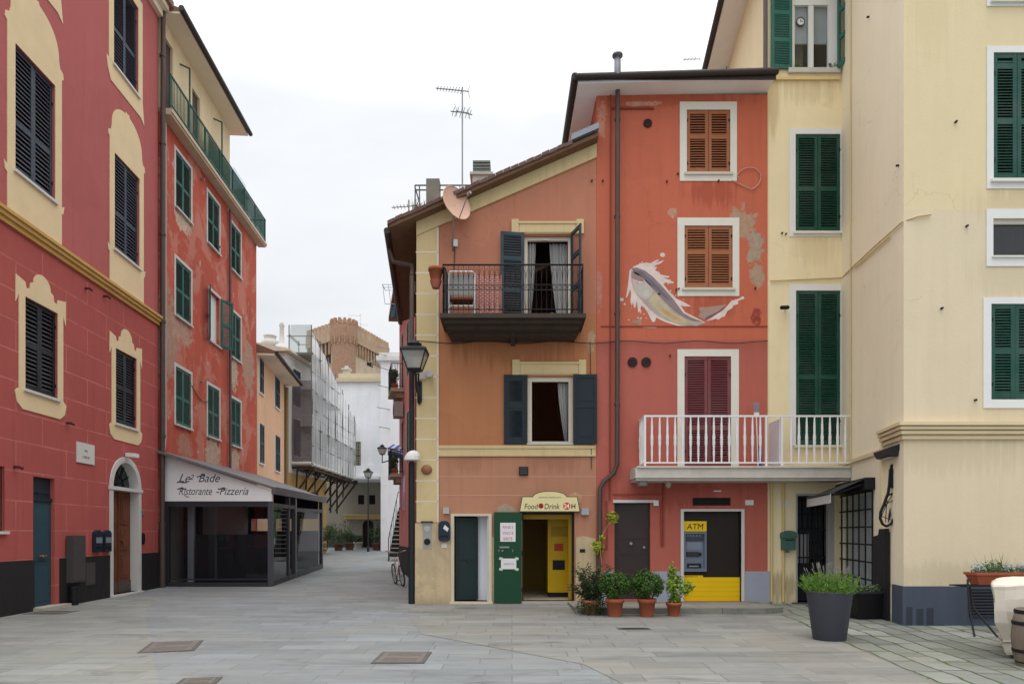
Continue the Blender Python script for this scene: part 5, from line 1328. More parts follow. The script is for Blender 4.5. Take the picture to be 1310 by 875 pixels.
# small things on the orange house
def wbx(name, label, cat, w, x0, x1, ya, yb, d1, mat, part='body', d0=.003):
    a, b, z0, z1 = w.rect(x0, x1, ya, yb, d=0)
    t = thing(name, label, cat, tuple(w.pt((a + b) / 2, z0, 0)))
    MB().box(w, a, b, z0, z1, d0, d1).build(part, mat, t)
    return t, (a, b, z0, z1)
t, q = wbx('vent_cover', 'dark square vent on the orange wall above the shop sign', 'vent', wF, 664, 675.5, 597, 608, .05, m_iron)
sl = MB()
for k in range(4): sl.box(wF, q[0] + .02, q[1] - .02, q[2] + .03 + .045 * k, q[2] + .05 + .045 * k, .05, .06)
sl.build('louvre', M('grey_louvre', (84, 80, 76), .6), t)
t, q = wbx('intercom', 'steel intercom panel with a dark round dial on the yellow corner', 'intercom', wF, 541, 552.5, 668, 702, .035, M('brushed_steel', (166, 164, 158), .4, .5), d0=.023)
MB().disc(wF, (q[0] + q[1]) / 2, q[2] + .17, .075, .035, .06).build('camera_eye', m_iron, t); MB().disc(wF, (q[0] + q[1]) / 2, q[3] - .14, .07, .035, .045).build('speaker', M('pale_steel', (190, 188, 182), .4, .4), t)
mb = MB(); mb.box(wF, q[0] - .03, q[1] + .03, q[3], q[3] + .025, .023, .12); mb.build('hood', m_iron, t)
a, b, z0, z1 = wF.rect(561.5, 576, 666, 692)
t = thing('letterbox', 'black rounded letterbox with a white flyer, beside the narrow open door', 'letterbox', tuple(wF.pt((a + b) / 2, z0, 0)))
c, h = (a + b) / 2, (b - a) / 2
MB().prism(wF, [(a, z0 + .05), (a + .04, z0), (b - .04, z0), (b, z0 + .05), (b, z1 - .1)] + [(c + h * math.cos(s_ * PI / 10), z1 - .1 + .1 * math.sin(s_ * PI / 10)) for s_ in range(1, 10)] + [(a, z1 - .1)], .004, .14).build('body', m_box, t)
MB().prism(wF, [(c - .02, z0 + .30), (c + .08, z0 + .22), (c + .11, z0 + .30), (c + .02, z0 + .38)], .14, .144).build('flyer', m_paper, t)
MB().box(wF, a + .03, b - .03, z0 + .10, z0 + .14, .14, .155).build('slot', m_iron, t)
wbx('meter_box', 'small white box under the black letterbox', 'box', wF, 565, 572, 694.5, 700.5, .05, m_white)
wbx('meter_box', 'round-cornered grey box over the black letterbox', 'box', wF, 567, 575, 649, 657, .07, M('pale_grey_plastic', (178, 174, 168), .5))
wbx('alarm_box', 'small grey box just right of the shop sign', 'box', wF, 743.5, 753, 650, 658.5, .08, M('pale_grey_plastic2', (160, 164, 170), .5))
wbx('house_number', 'tiny black house number tile right of the shop doorway', 'sign', wF, 741.5, 748.5, 702, 706.5, .025, m_iron, 'tile', .0205)
u_, z_ = wF.pix(546, 601); t = thing('vent_dome', 'brown round vent cap on the yellow corner blocks', 'vent', tuple(wF.pt(u_, z_, 0)))
mb = MB(); c = wF.pt(u_, z_, .022); n = 18; prev = None
for q_ in range(5):
    a = q_ / 4 * PI / 2; ring_ = [c + wF.U * (.13 * math.cos(a) * math.cos(2 * PI * k / n)) + ZV * (.12 * math.cos(a) * math.sin(2 * PI * k / n)) - Vector((0, .09 * math.sin(a), 0)) for k in range(n)]
    if prev:
        for k in range(n): mb.face([prev[k], prev[(k + 1) % n], ring_[(k + 1) % n], ring_[k]], True)
    prev = ring_
mb.build('cap', M('rust_brown_cap', (150, 104, 76), .7), t)
u_, z_ = wF.pix(550.5, 480); t = thing('floodlight', 'small round white lamp on the yellow corner beside the lantern', 'lamp', tuple(wF.pt(u_, z_, 0)))
MB().tube([wF.pt(u_, z_, .02), wF.pt(u_, z_, .2)], .07, 12, .09).build('lamp_head', m_whitedirty, t); MB().box(wF, u_ - .28, u_ - .1, z_ - .1, z_ + .08, .022, .06).build('plate', m_whitedirty, t)
# white hooded lamp at the corner
t = thing('hooded_lamp', 'white half-dome lamp projecting from the corner of the orange house', 'lamp', (XL - .1, 15.9, wF.z(0, 582)))
mb = MB(); c = Vector(((527.5 - CX) * 15.75 / F, 15.75, wF.z(0, 587, .25))); n = 16; prev = None
for q_ in range(6):
    a = q_ / 5 * PI / 2; ring_ = [c + Vector((.19 * math.cos(a) * math.cos(2 * PI * k / n) + .03 * math.sin(a), .17 * math.cos(a) * math.sin(2 * PI * k / n), .2 * math.sin(a))) for k in range(n)]
    if prev:
        for k in range(n): mb.face([prev[k], prev[(k + 1) % n], ring_[(k + 1) % n], ring_[k]], True)
    else: mb.face([p - ZV * .03 for p in ring_]); [mb.face([ring_[k] - ZV * .03, ring_[(k + 1) % n] - ZV * .03, ring_[(k + 1) % n], ring_[k]], True) for k in range(n)]
    prev = ring_
mb.build('shade', m_white, t)
MB().tube([c + Vector((.05, .1, .1)), (XL - .05, 16.02, c.z + .05)], .025, 8).build('arm', m_iron, t)
cb = MB(); pts = []
for k in range(25):
    q_ = k / 24; x = XL + (XR + 4 - XL) * q_; z = wF.z(0, 437) - .06 * math.sin(q_ * PI * 5) ** 2
    pts.append(wF.pt(x, z, .055))
cb.tube(pts, .011, 5); cb.tube([wF.pt(XR - .15, wF.z(0, 437), .03), wF.pt(XR - .12, wF.z(0, 600), .03)], .008, 5); cb.build('cable', m_cable, house)

# ---------------------------------------------------------------- lanterns
def lantern(label, x, y, z, s, wallpt=None, glassm=None):
    """four-sided street lantern; z is the bottom of the glass body, s its scale"""
    t = thing('street_lantern', label, 'street lamp', (x, y, z), 'iron street lanterns')
    c = Vector((x, y, z)); m_ln = M('lantern_iron', (50, 52, 54), .5, .4, .15, 8)
    h, a, b = .40 * s, .15 * s, .28 * s
    fr = MB()
    cs = [(1, 1), (-1, 1), (-1, -1), (1, -1)]
    for i, (p, q) in enumerate(cs):
        p2, q2 = cs[(i + 1) % 4]
        A_, B_, C_, D_ = c + Vector((p * a, q * a, 0)), c + Vector((p * b, q * b, h)), c + Vector((p2 * a, q2 * a, 0)), c + Vector((p2 * b, q2 * b, h))
        fr.tube([A_, B_], .016 * s, 6); fr.tube([A_, C_], .018 * s, 6); fr.tube([B_, D_], .022 * s, 6)
    fr.lathe(c, [(a * 1.1, -.04 * s), (a * 1.3, 0)], 4, rot=PI / 4)
    fr.build('frame', m_ln, t)
    rf = MB(); rf.lathe(c, [(b * 1.5, h), (b * 1.5, h + .04 * s), (b * .8, h + .11 * s)], 4, rot=PI / 4)
    rf.lathe(c, [(.13 * s, h + .10 * s), (.15 * s, h + .16 * s), (.17 * s, h + .18 * s), (.10 * s, h + .23 * s), (.05 * s, h + .25 * s), (.04 * s, h + .28 * s), (.02 * s, h + .31 * s)], 12); rf.build('cap', m_ln, t)
    gl = MB()
    for i, (p, q) in enumerate(cs):
        p2, q2 = cs[(i + 1) % 4]; k = .97
        gl.face([c + Vector((p * a * k, q * a * k, .01)), c + Vector((p2 * a * k, q2 * a * k, .01)), c + Vector((p2 * b * k, q2 * b * k, h - .01)), c + Vector((p * b * k, q * b * k, h - .01))])
    gl.build('pane', glassm or sheer('frosted_lantern_glass', (220, 222, 216), .35), t)
    bl = MB(); bl.lathe(c, [(.02 * s, .0), (.05 * s, .1 * s), (.06 * s, .2 * s), (.03 * s, .27 * s)], 10); bl.build('bulb', m_white, t)
    return t, c, m_ln
ly = 15.25
t, c, ml = lantern('large black lantern on a scrolled bracket at the yellow corner', (530.5 - CX) * ly / F, ly, EYE + (HZ - 473) * ly / F, .98)
wp = wF.pt(wF.u(537), wF.z(0, 500), .022)
bk = MB(); bk.tube([c - ZV * .03, c - ZV * .12 + Vector((.02, .05, 0)), wp + Vector((-.02, -.4, -.02)), wp + Vector((0, -.14, -.12)), wp + Vector((0, -.03, -.32))], .03, 8)
bk.tube([c - ZV * .1, c + Vector((.05, .3, -.02)), wp + Vector((0, -.2, .22)), wp + Vector((0, -.02, .12))], .02, 8)
bk.box(wF, wF.u(534), wF.u(540), wF.z(0, 515), wF.z(0, 488), .022, .05); bk.build('bracket', ml, t)
t, c, ml = lantern('distant lantern on a post before the white house at the lane end', (471 - CX) * 44 / F, 44, EYE + (HZ - 611) * 44 / F, .9)
MB().tube([c, (c.x, c.y, gz(44))], .03, 8, .04).build('post', ml, t)
MB().lathe((c.x, c.y, gz(44)), [(.09, 0), (.08, .3), (.05, .4)], 10).build('base', ml, t)
t, c, ml = lantern('dark lantern on an arm reaching into the lane from the rose house', (489 - CX) * 29 / F, 29, EYE + (HZ - 581) * 29 / F, .62)
bk = MB(); bk.tube([c - ZV * .03, c - ZV * .35, c + Vector((.5, -.6, -.3)), wG.pt(.1, c.z - .1, .0)], .025, 6); bk.build('bracket', ml, t)

# parasol-like blue awning, hanging cloth and clothes rack on the rose house
t = thing('awning', 'small blue and white awning jutting over the lane near the hooded lamp', 'awning', tuple(wG.pt(1.2, 4.9, 0)))
p = [((496 - CX) * 27.2 / F, 27.2), ((519 - CX) * 26.4 / F, 26.4)]
za, zb = tz(0, 576, 27.2), tz(0, 583, 26.4); mb = MB()
for k in range(6):
    f0, f1 = k / 6, (k + 1) / 6; mb.mi = k % 2
    def P_(f, y2): return Vector((p[0][0] + (p[1][0] - p[0][0]) * f, 27.2 - .8 * f + y2, za + (zb - za) * f + .05 * math.sin(f * PI) + .1))
    mb.face([P_(f0, 0), P_(f1, 0), P_(f1, 1.2) + ZV * .3, P_(f0, 1.2) + ZV * .3]); 
    mb.mi = 1; mb.face([P_(f0, 0), P_(f1, 0), P_(f1, 0) - ZV * .12, P_(f0, 0) - ZV * .12]); mb.mi = 0; mb.face([P_(f0, 0) - ZV * .12, P_(f1, 0) - ZV * .12, P_(f1, 0) - ZV * .3, P_(f0, 0) - ZV * .3])
mb.build('canopy', [M('royal_blue_cloth', (64, 78, 150), .8), M('pale_blue_cloth', (190, 200, 224), .8)], t)
MB().tube([P_(0, 0), P_(1, 0)], .02, 6).build('rod', m_iron, t)
t = thing('hanging_cloth', 'narrow striped cloth hanging below the lower balcony of the rose house', 'cloth', tuple(wG.pt(2.1, 3.6, .8)))
cx1 = (517 - CX) * 25.6 / F; mb = MB()
for k in range(8):
    for j in range(4):
        mb.mi = 1 if j in (0, 3) else 0
        f = lambda a, b: Vector((cx1 - .1 + .075 * a - .02 * b * .3, 25.6 + .05 * math.sin(a * 2 + b * .5), tz(0, 607, 25.6) - (tz(0, 607, 25.6) - tz(0, 652, 25.6)) * b / 8))
        mb.face([f(j, k), f(j + 1, k), f(j + 1, k + 1), f(j, k + 1)], True)
mb.build('cloth', [M('lilac_white_cloth', (196, 186, 196), .9), M('mauve_cloth', (150, 110, 126), .9)], t)
MB().tube([(cx1 - .15, 25.6, tz(0, 607, 25.6)), (cx1 + .35, 25.6, tz(0, 606, 25.6))], .012, 6).build('rod', m_iron, t)
t = thing('drying_rack', 'thin wire drying rack sticking out of an upper window left of the eaves', 'drying rack', ((500 - CX) * 24 / F, 24, tz(0, 378, 24)))
mb = MB(); Yk = 25.0
xx = lambda px: (px - CX) * Yk / F
for dy in (0, .3, .6): mb.tube([(xx(489), Yk + dy, tz(0, 364, Yk)), (xx(512), Yk + dy, tz(0, 364, Yk))], .012, 5)
mb.tube([(xx(493), Yk, tz(0, 389, Yk)), (xx(512), Yk, tz(0, 389, Yk))], .014, 5)
for px in (489.5, 497, 505): mb.tube([(xx(px), Yk, tz(0, 364, Yk)), (xx(px + 3), Yk, tz(0, 389, Yk))], .009, 5)
mb.tube([(xx(489), Yk, tz(0, 364, Yk)), (xx(489), Yk + .6, tz(0, 364, Yk))], .012, 5)
mb.build('rack', M('pale_wire', (150, 152, 158), .5, .4), t)
mb = MB()
for k in range(4):
    f = lambda a, b: Vector((xx(500) + .11 * a, Yk + .04 * math.sin(a * 2 + b), tz(0, 389, Yk) - .16 * b))
    for j in range(3): mb.face([f(k * .7, j), f(k * .7 + .7, j), f(k * .7 + .7, j + 1), f(k * .7, j + 1)], True)
mb.build('laundry', M('teal_laundry', (66, 100, 108), .9), t)

# ---------------------------------------------------------------- tall red house with the fish
XR2 = wF.u(982)
red = thing('townhouse', 'tall red house with a painted fish, brown shutters and a cash machine', 'building', ((XR + XR2) / 2, 16.5, 0))
zR = 11.92
P_f = lambda px, py: wF.pt(*wF.pix(px, py))
m_redw = plaster('brick_red_plaster', [(0, (182, 102, 89)), (EYE + (HZ - 436) * 16 / F, (196, 108, 83)), (19, (196, 108, 83))], .07, .08,
                 patches=[(P_f(906, 245), (.75, .5, .4), (150, 70, 52), .5), (P_f(906, 392), (.75, .5, .35), (152, 74, 56), .45), (P_f(870, 128), (1.7, .5, .2), (150, 72, 54), .45), (P_f(850, 632), (1.8, .5, .4), (146, 70, 60), .45), (P_f(949, 285), (.34, .5, .42), (178, 150, 126)), (P_f(966, 315), (.24, .5, .5), (168, 156, 136)), (P_f(969, 352), (.2, .5, .3), (172, 152, 130)), (P_f(861, 271), (.16, .4, .14), (190, 150, 128)),
                          (P_f(823, 133), (.42, .4, .07), (196, 150, 120)), (P_f(770, 155), (.13, .4, .4), (196, 140, 116)), (P_f(766, 372), (.1, .4, .5), (196, 130, 112)), (P_f(968, 405), (.14, .4, .22), (150, 70, 60))])
Rw = {'top': wF.rect(878.5, 934, 141, 222), 'mid': wF.rect(875.5, 937, 289, 369.5), 'door2': wF.rect(875.5, 935, 456, 591), 'door': wF.rect(786, 832, 643, 765), 'atm': wF.rect(874.5, 948, 654, 769), 'vent': wF.rect(886, 935, 636.5, 646.5)}
Rw['door2'] = (*Rw['door2'][:2], 3.15, Rw['door2'][3]); Rw['door'] = (*Rw['door'][:2], .1, Rw['door'][3]); Rw['atm'] = (*Rw['atm'][:2], .06, Rw['atm'][3])
xl = XR + .004
mb = MB(); wall_sheet(mb, wF, xl, XR2, 0, zR, [(*Rw[k], .16) for k in Rw])
for x in (xl, XR2): mb.face([(x, 16, 0), (x, 16, zR), (x, 23.5, zR), (x, 23.5, 0)])
mb.face([(xl, 23.5, 0), (XR2, 23.5, 0), (XR2, 23.5, zR), (xl, 23.5, zR)]); mb.face([(xl, 16, zR), (XR2, 16, zR), (XR2, 23.5, zR), (xl, 23.5, zR)])
mb.build('wall', m_redw, red)
rf = MB(); ex = xl - .5; ef = 15.5
rf.hexa([(ex, ef, 11.93), (XR2, ef, 12.06), (XR2, 23.8, 13.2), (ex, 23.8, 13.1), (ex, ef, 12.03), (XR2, ef, 12.16), (XR2, 23.8, 13.3), (ex, 23.8, 13.2)])
roof2 = rf.build('roof', m_roof, red)
sf = MB(); sf.hexa([(ex + .02, ef + .02, 11.86), (XR2 - .01, ef + .02, 11.99), (XR2 - .01, 16.3, 11.99), (ex + .02, 16.3, 11.9), (ex + .02, ef + .02, 11.925), (XR2 - .01, ef + .02, 12.055), (XR2 - .01, 16.3, 12.1), (ex + .02, 16.3, 11.98)])
sf.hexa([(ex + .02, 16.3, 11.9), (xl - .003, 16.3, 11.9), (xl - .003, 23.6, 12.1), (ex + .02, 23.6, 12.1), (ex + .02, 16.3, 12.0), (xl - .003, 16.3, 12.0), (xl - .003, 23.6, 13.0), (ex + .02, 23.6, 13.0)])
sf.build('soffit', m_grey_soffit, roof2)
gt = MB(); gt.tube([(ex - .04, ef - .05, 11.97), (XR2 + .03, ef - .05, 12.1)], .075, 10); gt.tube([(ex - .06, ef - .05, 11.99), (ex - .06, 23.8, 12.5)], .08, 10); gt.wbox(ex - .05, XR2, ef - .02, ef - .002, 11.93, 12.07); gt.build('gutter', m_gutter, roof2)
gz_ = MB(); gz_.hexa([(ex - .03, ef, 11.9), (ex - .003, ef, 11.9), (ex - .003, 23.8, 12.6), (ex - .03, 23.8, 12.6), (ex - .03, ef, 12.1), (ex - .003, ef, 12.1), (ex - .003, 23.8, 13.3), (ex - .03, 23.8, 13.3)]); gz_.build('verge_board', m_gutter, roof2)
m_wsurr = M('white_window_band', (224, 220, 208), .85, 0, .07, 3)
def band(r, x0, x1, ya, yb): return (wF.u(x0), wF.u(x1), wF.z(0, yb), wF.z(0, ya))
for k, o in (('top', (869.5, 942.5, 131, 232)), ('mid', (866.5, 945.5, 279, 379))):
    shut_window(red, wF, Rw[k], m_brown_sh, m_wsurr, o=band(Rw[k], *o), sill=True, d=-.045, rails=(.58,), sillmat=M('stone_sill', (206, 200, 184), .8), hmat=m_iron, sill_out=.06)
r = Rw['door2']; o = band(r, 866.5, 945, 447, 590)
shut_window(red, wF, r, m_maroon_sh, m_wsurr, o=(o[0], o[1], r[2], o[3]), d=-.045, rails=(.36,), hmat=m_iron)
# street door with lintel
r = Rw['door']; m_bdoor = M('dark_brown_door_paint', (58, 48, 46), .45, 0, .1, 3)
mb = MB(); mb.box(wF, r[0], r[1], r[2], r[3], -.15, -.10)
for c0, c1 in ((.12, .92), (1.05, 1.3), (1.42, 2.1)): mb.box(wF, r[0] + .12, r[1] - .12, r[2] + c0, min(r[2] + c1, r[3] - .08), -.10, -.09)
dd = mb.build('door', m_bdoor, red)
hb = MB(); hb.lathe((0, 0, 0), [(.001, 0), (.002, .001)], 6); hb = MB(); hb.disc(wF, wF.u(807.5), wF.z(0, 695), .035, -.09, -.03); hb.disc(wF, wF.u(824.5), wF.z(0, 700), .03, -.10, -.05); hb.build('knob', m_steel, dd)
MB().box(wF, wF.u(784), wF.u(838), wF.z(0, 643), wF.z(0, 639.5), .003, .05).build('lintel', m_marble, red)
# cash machine opening
r = Rw['atm']; o = band(r, 870.5, 952, 651, 769)
mb = MB(); surround(mb, wF, r, (o[0], o[1], r[2], o[3]), -.12, .03); mb.build('shopfront_frame', m_marble, red)
zy = wF.z(0, 738.5)
MB().box(wF, r[0], r[1], zy, r[3], -.155, -.10).build('shopfront_panel', M('dark_brown_glass_panel', (40, 33, 30), .5, 0, .1, 2, spec=.25), red)
m_y = M('bank_yellow', (238, 196, 8), .42, 0, .04, 3)
yp = MB(); yp.box(wF, r[0], r[1], r[2], zy, -.155, -.08); yp.box(wF, r[0] + .003, r[0] + .48, zy, zy + .045, -.10, -.085); yp.build('yellow_panel', m_y, red)
gv = MB()
for k in range(1, 5): gv.box(wF, r[0], r[1], r[2] + (zy - r[2]) * k / 5 - .004, r[2] + (zy - r[2]) * k / 5 + .004, -.0805, -.079)
gv.build('panel_joint', M('dull_yellow', (206, 166, 10), .5), red)
atm = thing('cash_machine', 'grey cash machine under a yellow ATM header in the red house front', 'cash machine', tuple(wF.pt(wF.u(889), zy, -.1)))
a, b = wF.u(874.8), wF.u(904.5); z0, z1, z2 = wF.z(0, 731), wF.z(0, 680), wF.z(0, 666.5)
m_atm = M('blue_grey_plastic', (112, 122, 140), .45, .1, .06, 4)
mb = MB(); surround(mb, wF, (a + .05, b - .05, z0 + .06, z1 - .05), (a, b, z0, z1), -.10, -.03); mb.box(wF, a + .05, b - .05, z0 + .06, z1 - .05, -.10, -.085); mb.build('body', m_atm, atm)
hd_ = MB().box(wF, a, b, z1 + .01, z2, -.10, -.035).build('header', m_y, atm)
text('ATM', .2, wF, (a + b) / 2, z1 + .055, -.034, m_blk, 'lettering', hd_, align='CENTER', sx=.95, shear=.1)
dz = z1 - z0
MB().box(wF, a + .09, b - .1, z1 - .42, z1 - .24, -.085, -.08).build('screen', M('dim_screen', (122, 132, 148), .2, 0, .05, 4, spec=.5), atm)
mb = MB(); mb.box(wF, a + .07, b - .07, z1 - .21, z1 - .06, -.085, -.05); mb.build('privacy_hood', M('dark_blue_grey', (60, 66, 78), .4), atm)
mb = MB()
for k in range(5): mb.box(wF, a + .09 + .07 * k, a + .125 + .07 * k, z1 - .1, z1 - .085, -.05, -.048)
mb.build('card_logo_strip', M('muted_label', (176, 170, 120), .5), atm)
mb = MB(); mb.box(wF, a + .08, b - .18, z1 - .58, z1 - .47, -.085, -.05)
for i in range(3):
    for j in range(2): mb.box(wF, a + .10 + .06 * i, a + .14 + .06 * i, z1 - .565 + .05 * j, z1 - .53 + .05 * j, -.05, -.042)
mb.build('keypad', M('dark_keypad', (50, 54, 62), .4), atm)
MB().disc(wF, b - .15, z1 - .53, .04, -.085, -.05).build('card_slot', m_iron, atm)
mb = MB(); mb.box(wF, a + .1, b - .12, z0 + .09, z0 + .19, -.085, -.06); cs_ = mb.build('cash_slot', m_iron, atm)
MB().box(wF, a + .14, b - .18, z0 + .11, z0 + .14, -.06, -.055).build('slot_lip', m_steel, cs_)
text('BANCOMAT 24H', .042, wF, r[0] + .06, zy + .005, -.0845, m_blk, 'lettering', red, sx=.9)
r = Rw['vent']; mb = MB(); mb.box(wF, r[0], r[1], r[2], r[3], -.14, -.1)
for k in range(3): mb.box(wF, r[0], r[1], r[2] + .03 + .05 * k, r[2] + .045 + .05 * k, -.1, -.06)
mb.build('vent', m_iron, red)
# grey-blue base paint
m_lbl = M('pale_blue_grey_paint', (160, 164, 178), .8, 0, .08, 3)
zp = wF.z(0, 730.5)
for a, b in ((xl, wF.u(785)), (wF.u(833), wF.u(870)), (wF.u(952.5), XR2 + .05)): MB().box(wF, a + .002, b, .0, zp, .002, .012).build('base_band', m_lbl, red)
lb_ = MB(); lb_.box(wF, xl + .1, XR2, wF.z(0, 418.5), wF.z(0, 417), .002, .012); lb_.build('painted_line', M('dark_red_line', (146, 62, 54), .9), red)
# vents, rusty rail, pipes, cables
m_vcap = M('dark_vent_cap', (56, 40, 38), .7, .2)
for px, py, rr in ((809, 463.5, .115), (826.5, 463.5, .115), (828.5, 158.5, .1)):
    vt = MB(); u_, z_ = wF.pix(px, py); vt.disc(wF, u_, z_, rr, .002, .03, 18)
    for k in range(3): vt.box(wF, u_ - rr * .8, u_ + rr * .8, z_ - .055 + .05 * k, z_ - .04 + .05 * k, .03, .038)
    vt.build('round_vent', m_vcap, red)
fp = MB(); u = wF.u(788.5)
fp.tube([wF.pt(u, wF.z(0, 100), .2), wF.pt(u, wF.z(0, 594), .13), wF.pt(u - .08, wF.z(0, 606), .12), wF.pt(u - .30, wF.z(0, 616), .12), wF.pt(u - .40, wF.z(0, 625), .12), wF.pt(u - .41, .12, .12)], .055, 12)
for py in (160, 282, 405, 520, 700): 
    uu = u if py < 600 else u - .41
    fp.lathe(wF.pt(uu, wF.z(0, py), .13 if py > 200 else .17), [(.072, 0), (.072, .05)], 12)
fp.build('drainpipe', m_dpipe, red)
fc = MB(); zt_ = 12.0; c = wF.pt(wF.u(789.5, .5), 0, .55)
fc.lathe(c, [(.075, zt_), (.075, zt_ + .38), (.06, zt_ + .40), (.06, zt_ + .43), (.12, zt_ + .43), (.12, zt_ + .47), (.04, zt_ + .51)], 14); fc.build('flue_cap', M('dull_steel_flue', (120, 120, 124), .4, .6), roof2)
rs_ = MB(); rs_.tube([wF.pt(wF.u(783), wF.z(0, 139.5), .03), wF.pt(wF.u(836), wF.z(0, 139.5), .03)], .028, 6); rs_.tube([wF.pt(wF.u(781), wF.z(0, 122), .03), wF.pt(wF.u(780), wF.z(0, 640), .03)], .016, 6)
rs_.tube([wF.pt(wF.u(846), wF.z(0, 640), .03), wF.pt(wF.u(846), wF.z(0, 698), .03)], .02, 6); rs_.tube([wF.pt(wF.u(848), wF.z(0, 612), .03), wF.pt(wF.u(848), wF.z(0, 698), .03)], .02, 6)
rs_.tube([wF.pt(wF.u(776), wF.z(0, 640), .03), wF.pt(wF.u(776), wF.z(0, 702), .03), wF.pt(wF.u(766), wF.z(0, 702), .03)], .016, 6)
rs_.tube([wF.pt(wF.u(784), wF.z(0, 632), .03), wF.pt(wF.u(846), wF.z(0, 632), .03)], .016, 6)
rs_.build('thin_pipe', M('red_painted_pipe', (150, 70, 58), .7), red)
cb = MB(); pts = []
for k in range(21):
    a = k / 20 * 1.9 * PI; pts.append(P_f(960 + 14 * math.sin(a * .9) - 4 * k / 20, 233 + 10 * math.cos(a) - 14 * k / 20) + Vector((0, -.03, 0)))
cb.tube([P_f(936, 232) + Vector((0, -.03, 0))] + pts, .011, 5); cb.build('cable', M('pale_cable', (200, 160, 140), .7), red)
st_ = MB()
for px, py in ((867, 223), (853, 233), (868, 370), (757, 232), (771, 232), (966, 369), (919, 232), (857, 455), (865, 371)):
    u_, z_ = wF.pix(px, py); st_.tube([wF.pt(u_, z_, 0), wF.pt(u_, z_, .05)], .022, 6)
st_.build('wall_stud', M('rusted_stud', (110, 40, 34), .8), red)
# painted fish
def mz(pts): return [wF.pix(780 + x / 7.277, 310 + y / 7.277) for x, y in pts]
mur = {}
def mural(pts, name, col, d, parent=None, var=.14):
    p = mz(pts)
    ar_ = sum(p[i][0] * p[(i + 1) % len(p)][1] - p[(i + 1) % len(p)][0] * p[i][1] for i in range(len(p)))
    if ar_ < 0: p = p[::-1]
    m = mur.get(col) or mur.setdefault(col, M('mural_' + name, col, .9, 0, .26, 5))
    return MB().prism(wF, p, .002, d).build(name, m, parent or red)
def ell(x, y, r, ry=None, n=12): return [(x + r * math.cos(2 * PI * k / n), y + (ry or r) * math.sin(2 * PI * k / n)) for k in range(n)]
WH = (222, 204, 196)
fm = mural([(150, 522), (170, 400), (185, 262), (225, 225), (290, 198), (340, 190), (380, 196), (412, 178), (445, 160), (460, 168), (420, 195), (505, 166), (480, 196), (430, 214), (404, 232), (440, 236), (420, 262), (462, 280), (470, 300), (548, 318), (552, 330), (500, 332), (540, 345), (600, 376), (560, 385), (520, 372), (500, 390), (545, 450), (620, 525), (700, 562), (760, 598), (700, 598), (660, 590), (700, 650), (830, 715), (892, 748), (780, 790), (640, 780), (520, 745), (430, 700), (422, 735), (404, 748), (385, 722), (350, 650), (318, 606), (292, 590), (284, 640), (266, 656), (258, 600), (250, 545), (243, 600), (228, 614), (216, 560), (205, 590), (193, 560), (198, 470), (190, 440), (165, 505)], 'fish_mural', WH, .0035)
mural([(205, 240), (250, 235), (330, 265), (400, 320), (470, 390), (540, 470), (600, 540), (650, 610), (690, 660), (760, 700), (830, 725), (880, 745), (850, 765), (760, 780), (650, 768), (540, 733), (450, 688), (370, 623), (310, 558), (260, 500), (222, 440), (202, 370), (195, 300)], 'fish_body', (178, 164, 152), .0045, fm)
mural([(205, 242), (250, 237), (330, 267), (400, 322), (470, 392), (540, 472), (600, 542), (650, 612), (690, 662), (760, 702), (830, 727), (860, 740), (790, 738), (700, 705), (620, 655), (540, 585), (460, 500), (390, 420), (310, 340), (240, 300)], 'fish_back', (138, 124, 126), .0055, fm)
mural([(215, 262), (300, 275), (400, 360), (500, 470), (560, 545), (500, 505), (410, 420), (310, 330), (230, 292)], 'fish_back_stripe', (116, 106, 114), .0065, fm)
mural([(395, 500), (430, 480), (500, 560), (570, 640), (650, 692), (720, 725), (790, 752), (700, 764), (600, 742), (500, 692), (420, 612), (360, 552)], 'fish_belly', (194, 176, 146), .0055, fm)
mural([(470, 600), (540, 640), (610, 690), (690, 722), (650, 738), (580, 710), (500, 655)], 'fish_belly_stripe', (194, 164, 112), .0065, fm)
mural([(205, 320), (260, 312), (340, 350), (400, 425), (392, 490), (340, 535), (280, 510), (225, 440)], 'fish_head', (198, 180, 174), .0055, fm)
mural([(206, 270), (260, 290), (330, 350), (300, 372), (250, 352), (205, 336)], 'fish_snout', (160, 132, 128), .0065, fm)
mural([(255, 395), (330, 400), (372, 440), (360, 500), (310, 500), (270, 450)], 'fish_gill', (194, 190, 178), .0065, fm)
mural(ell(460, 482, 16, 10), 'fish_eye', (60, 50, 60), .0075, fm); mural(ell(285, 372, 18, 7), 'fish_mouth', (226, 216, 210), .0072, fm)
mural([(830, 612), (850, 604), (900, 606), (1000, 590), (1092, 580), (1050, 625), (980, 670), (905, 715), (882, 722), (822, 692), (845, 650)], 'fish_tail', (172, 142, 128), .0045, fm)
mural([(880, 722), (905, 690), (1000, 648), (1092, 582), (1050, 628), (985, 672), (905, 718)], 'fish_tail_edge', (120, 100, 106), .0055, fm)
mural([(895, 735), (985, 678), (1060, 628), (1100, 585), (1132, 545), (1190, 530), (1215, 518), (1248, 505), (1252, 520), (1195, 548), (1196, 575), (1150, 590), (1140, 615), (1095, 640), (1070, 690), (1040, 700), (1012, 722), (985, 712), (960, 722)], 'fish_tail_splash', WH, .0042, fm)
for x, y, r_ in ((492, 118, 24), (112, 534, 19), (138, 576, 11), (404, 228, 12), (478, 322, 9), (585, 376, 11), (545, 322, 9), (1236, 519, 16), (560, 352, 7), (448, 200, 9), (430, 236, 9), (500, 380, 7)): mural(ell(x, y, r_, r_ * .85), 'mural_droplet', WH, .004, fm)
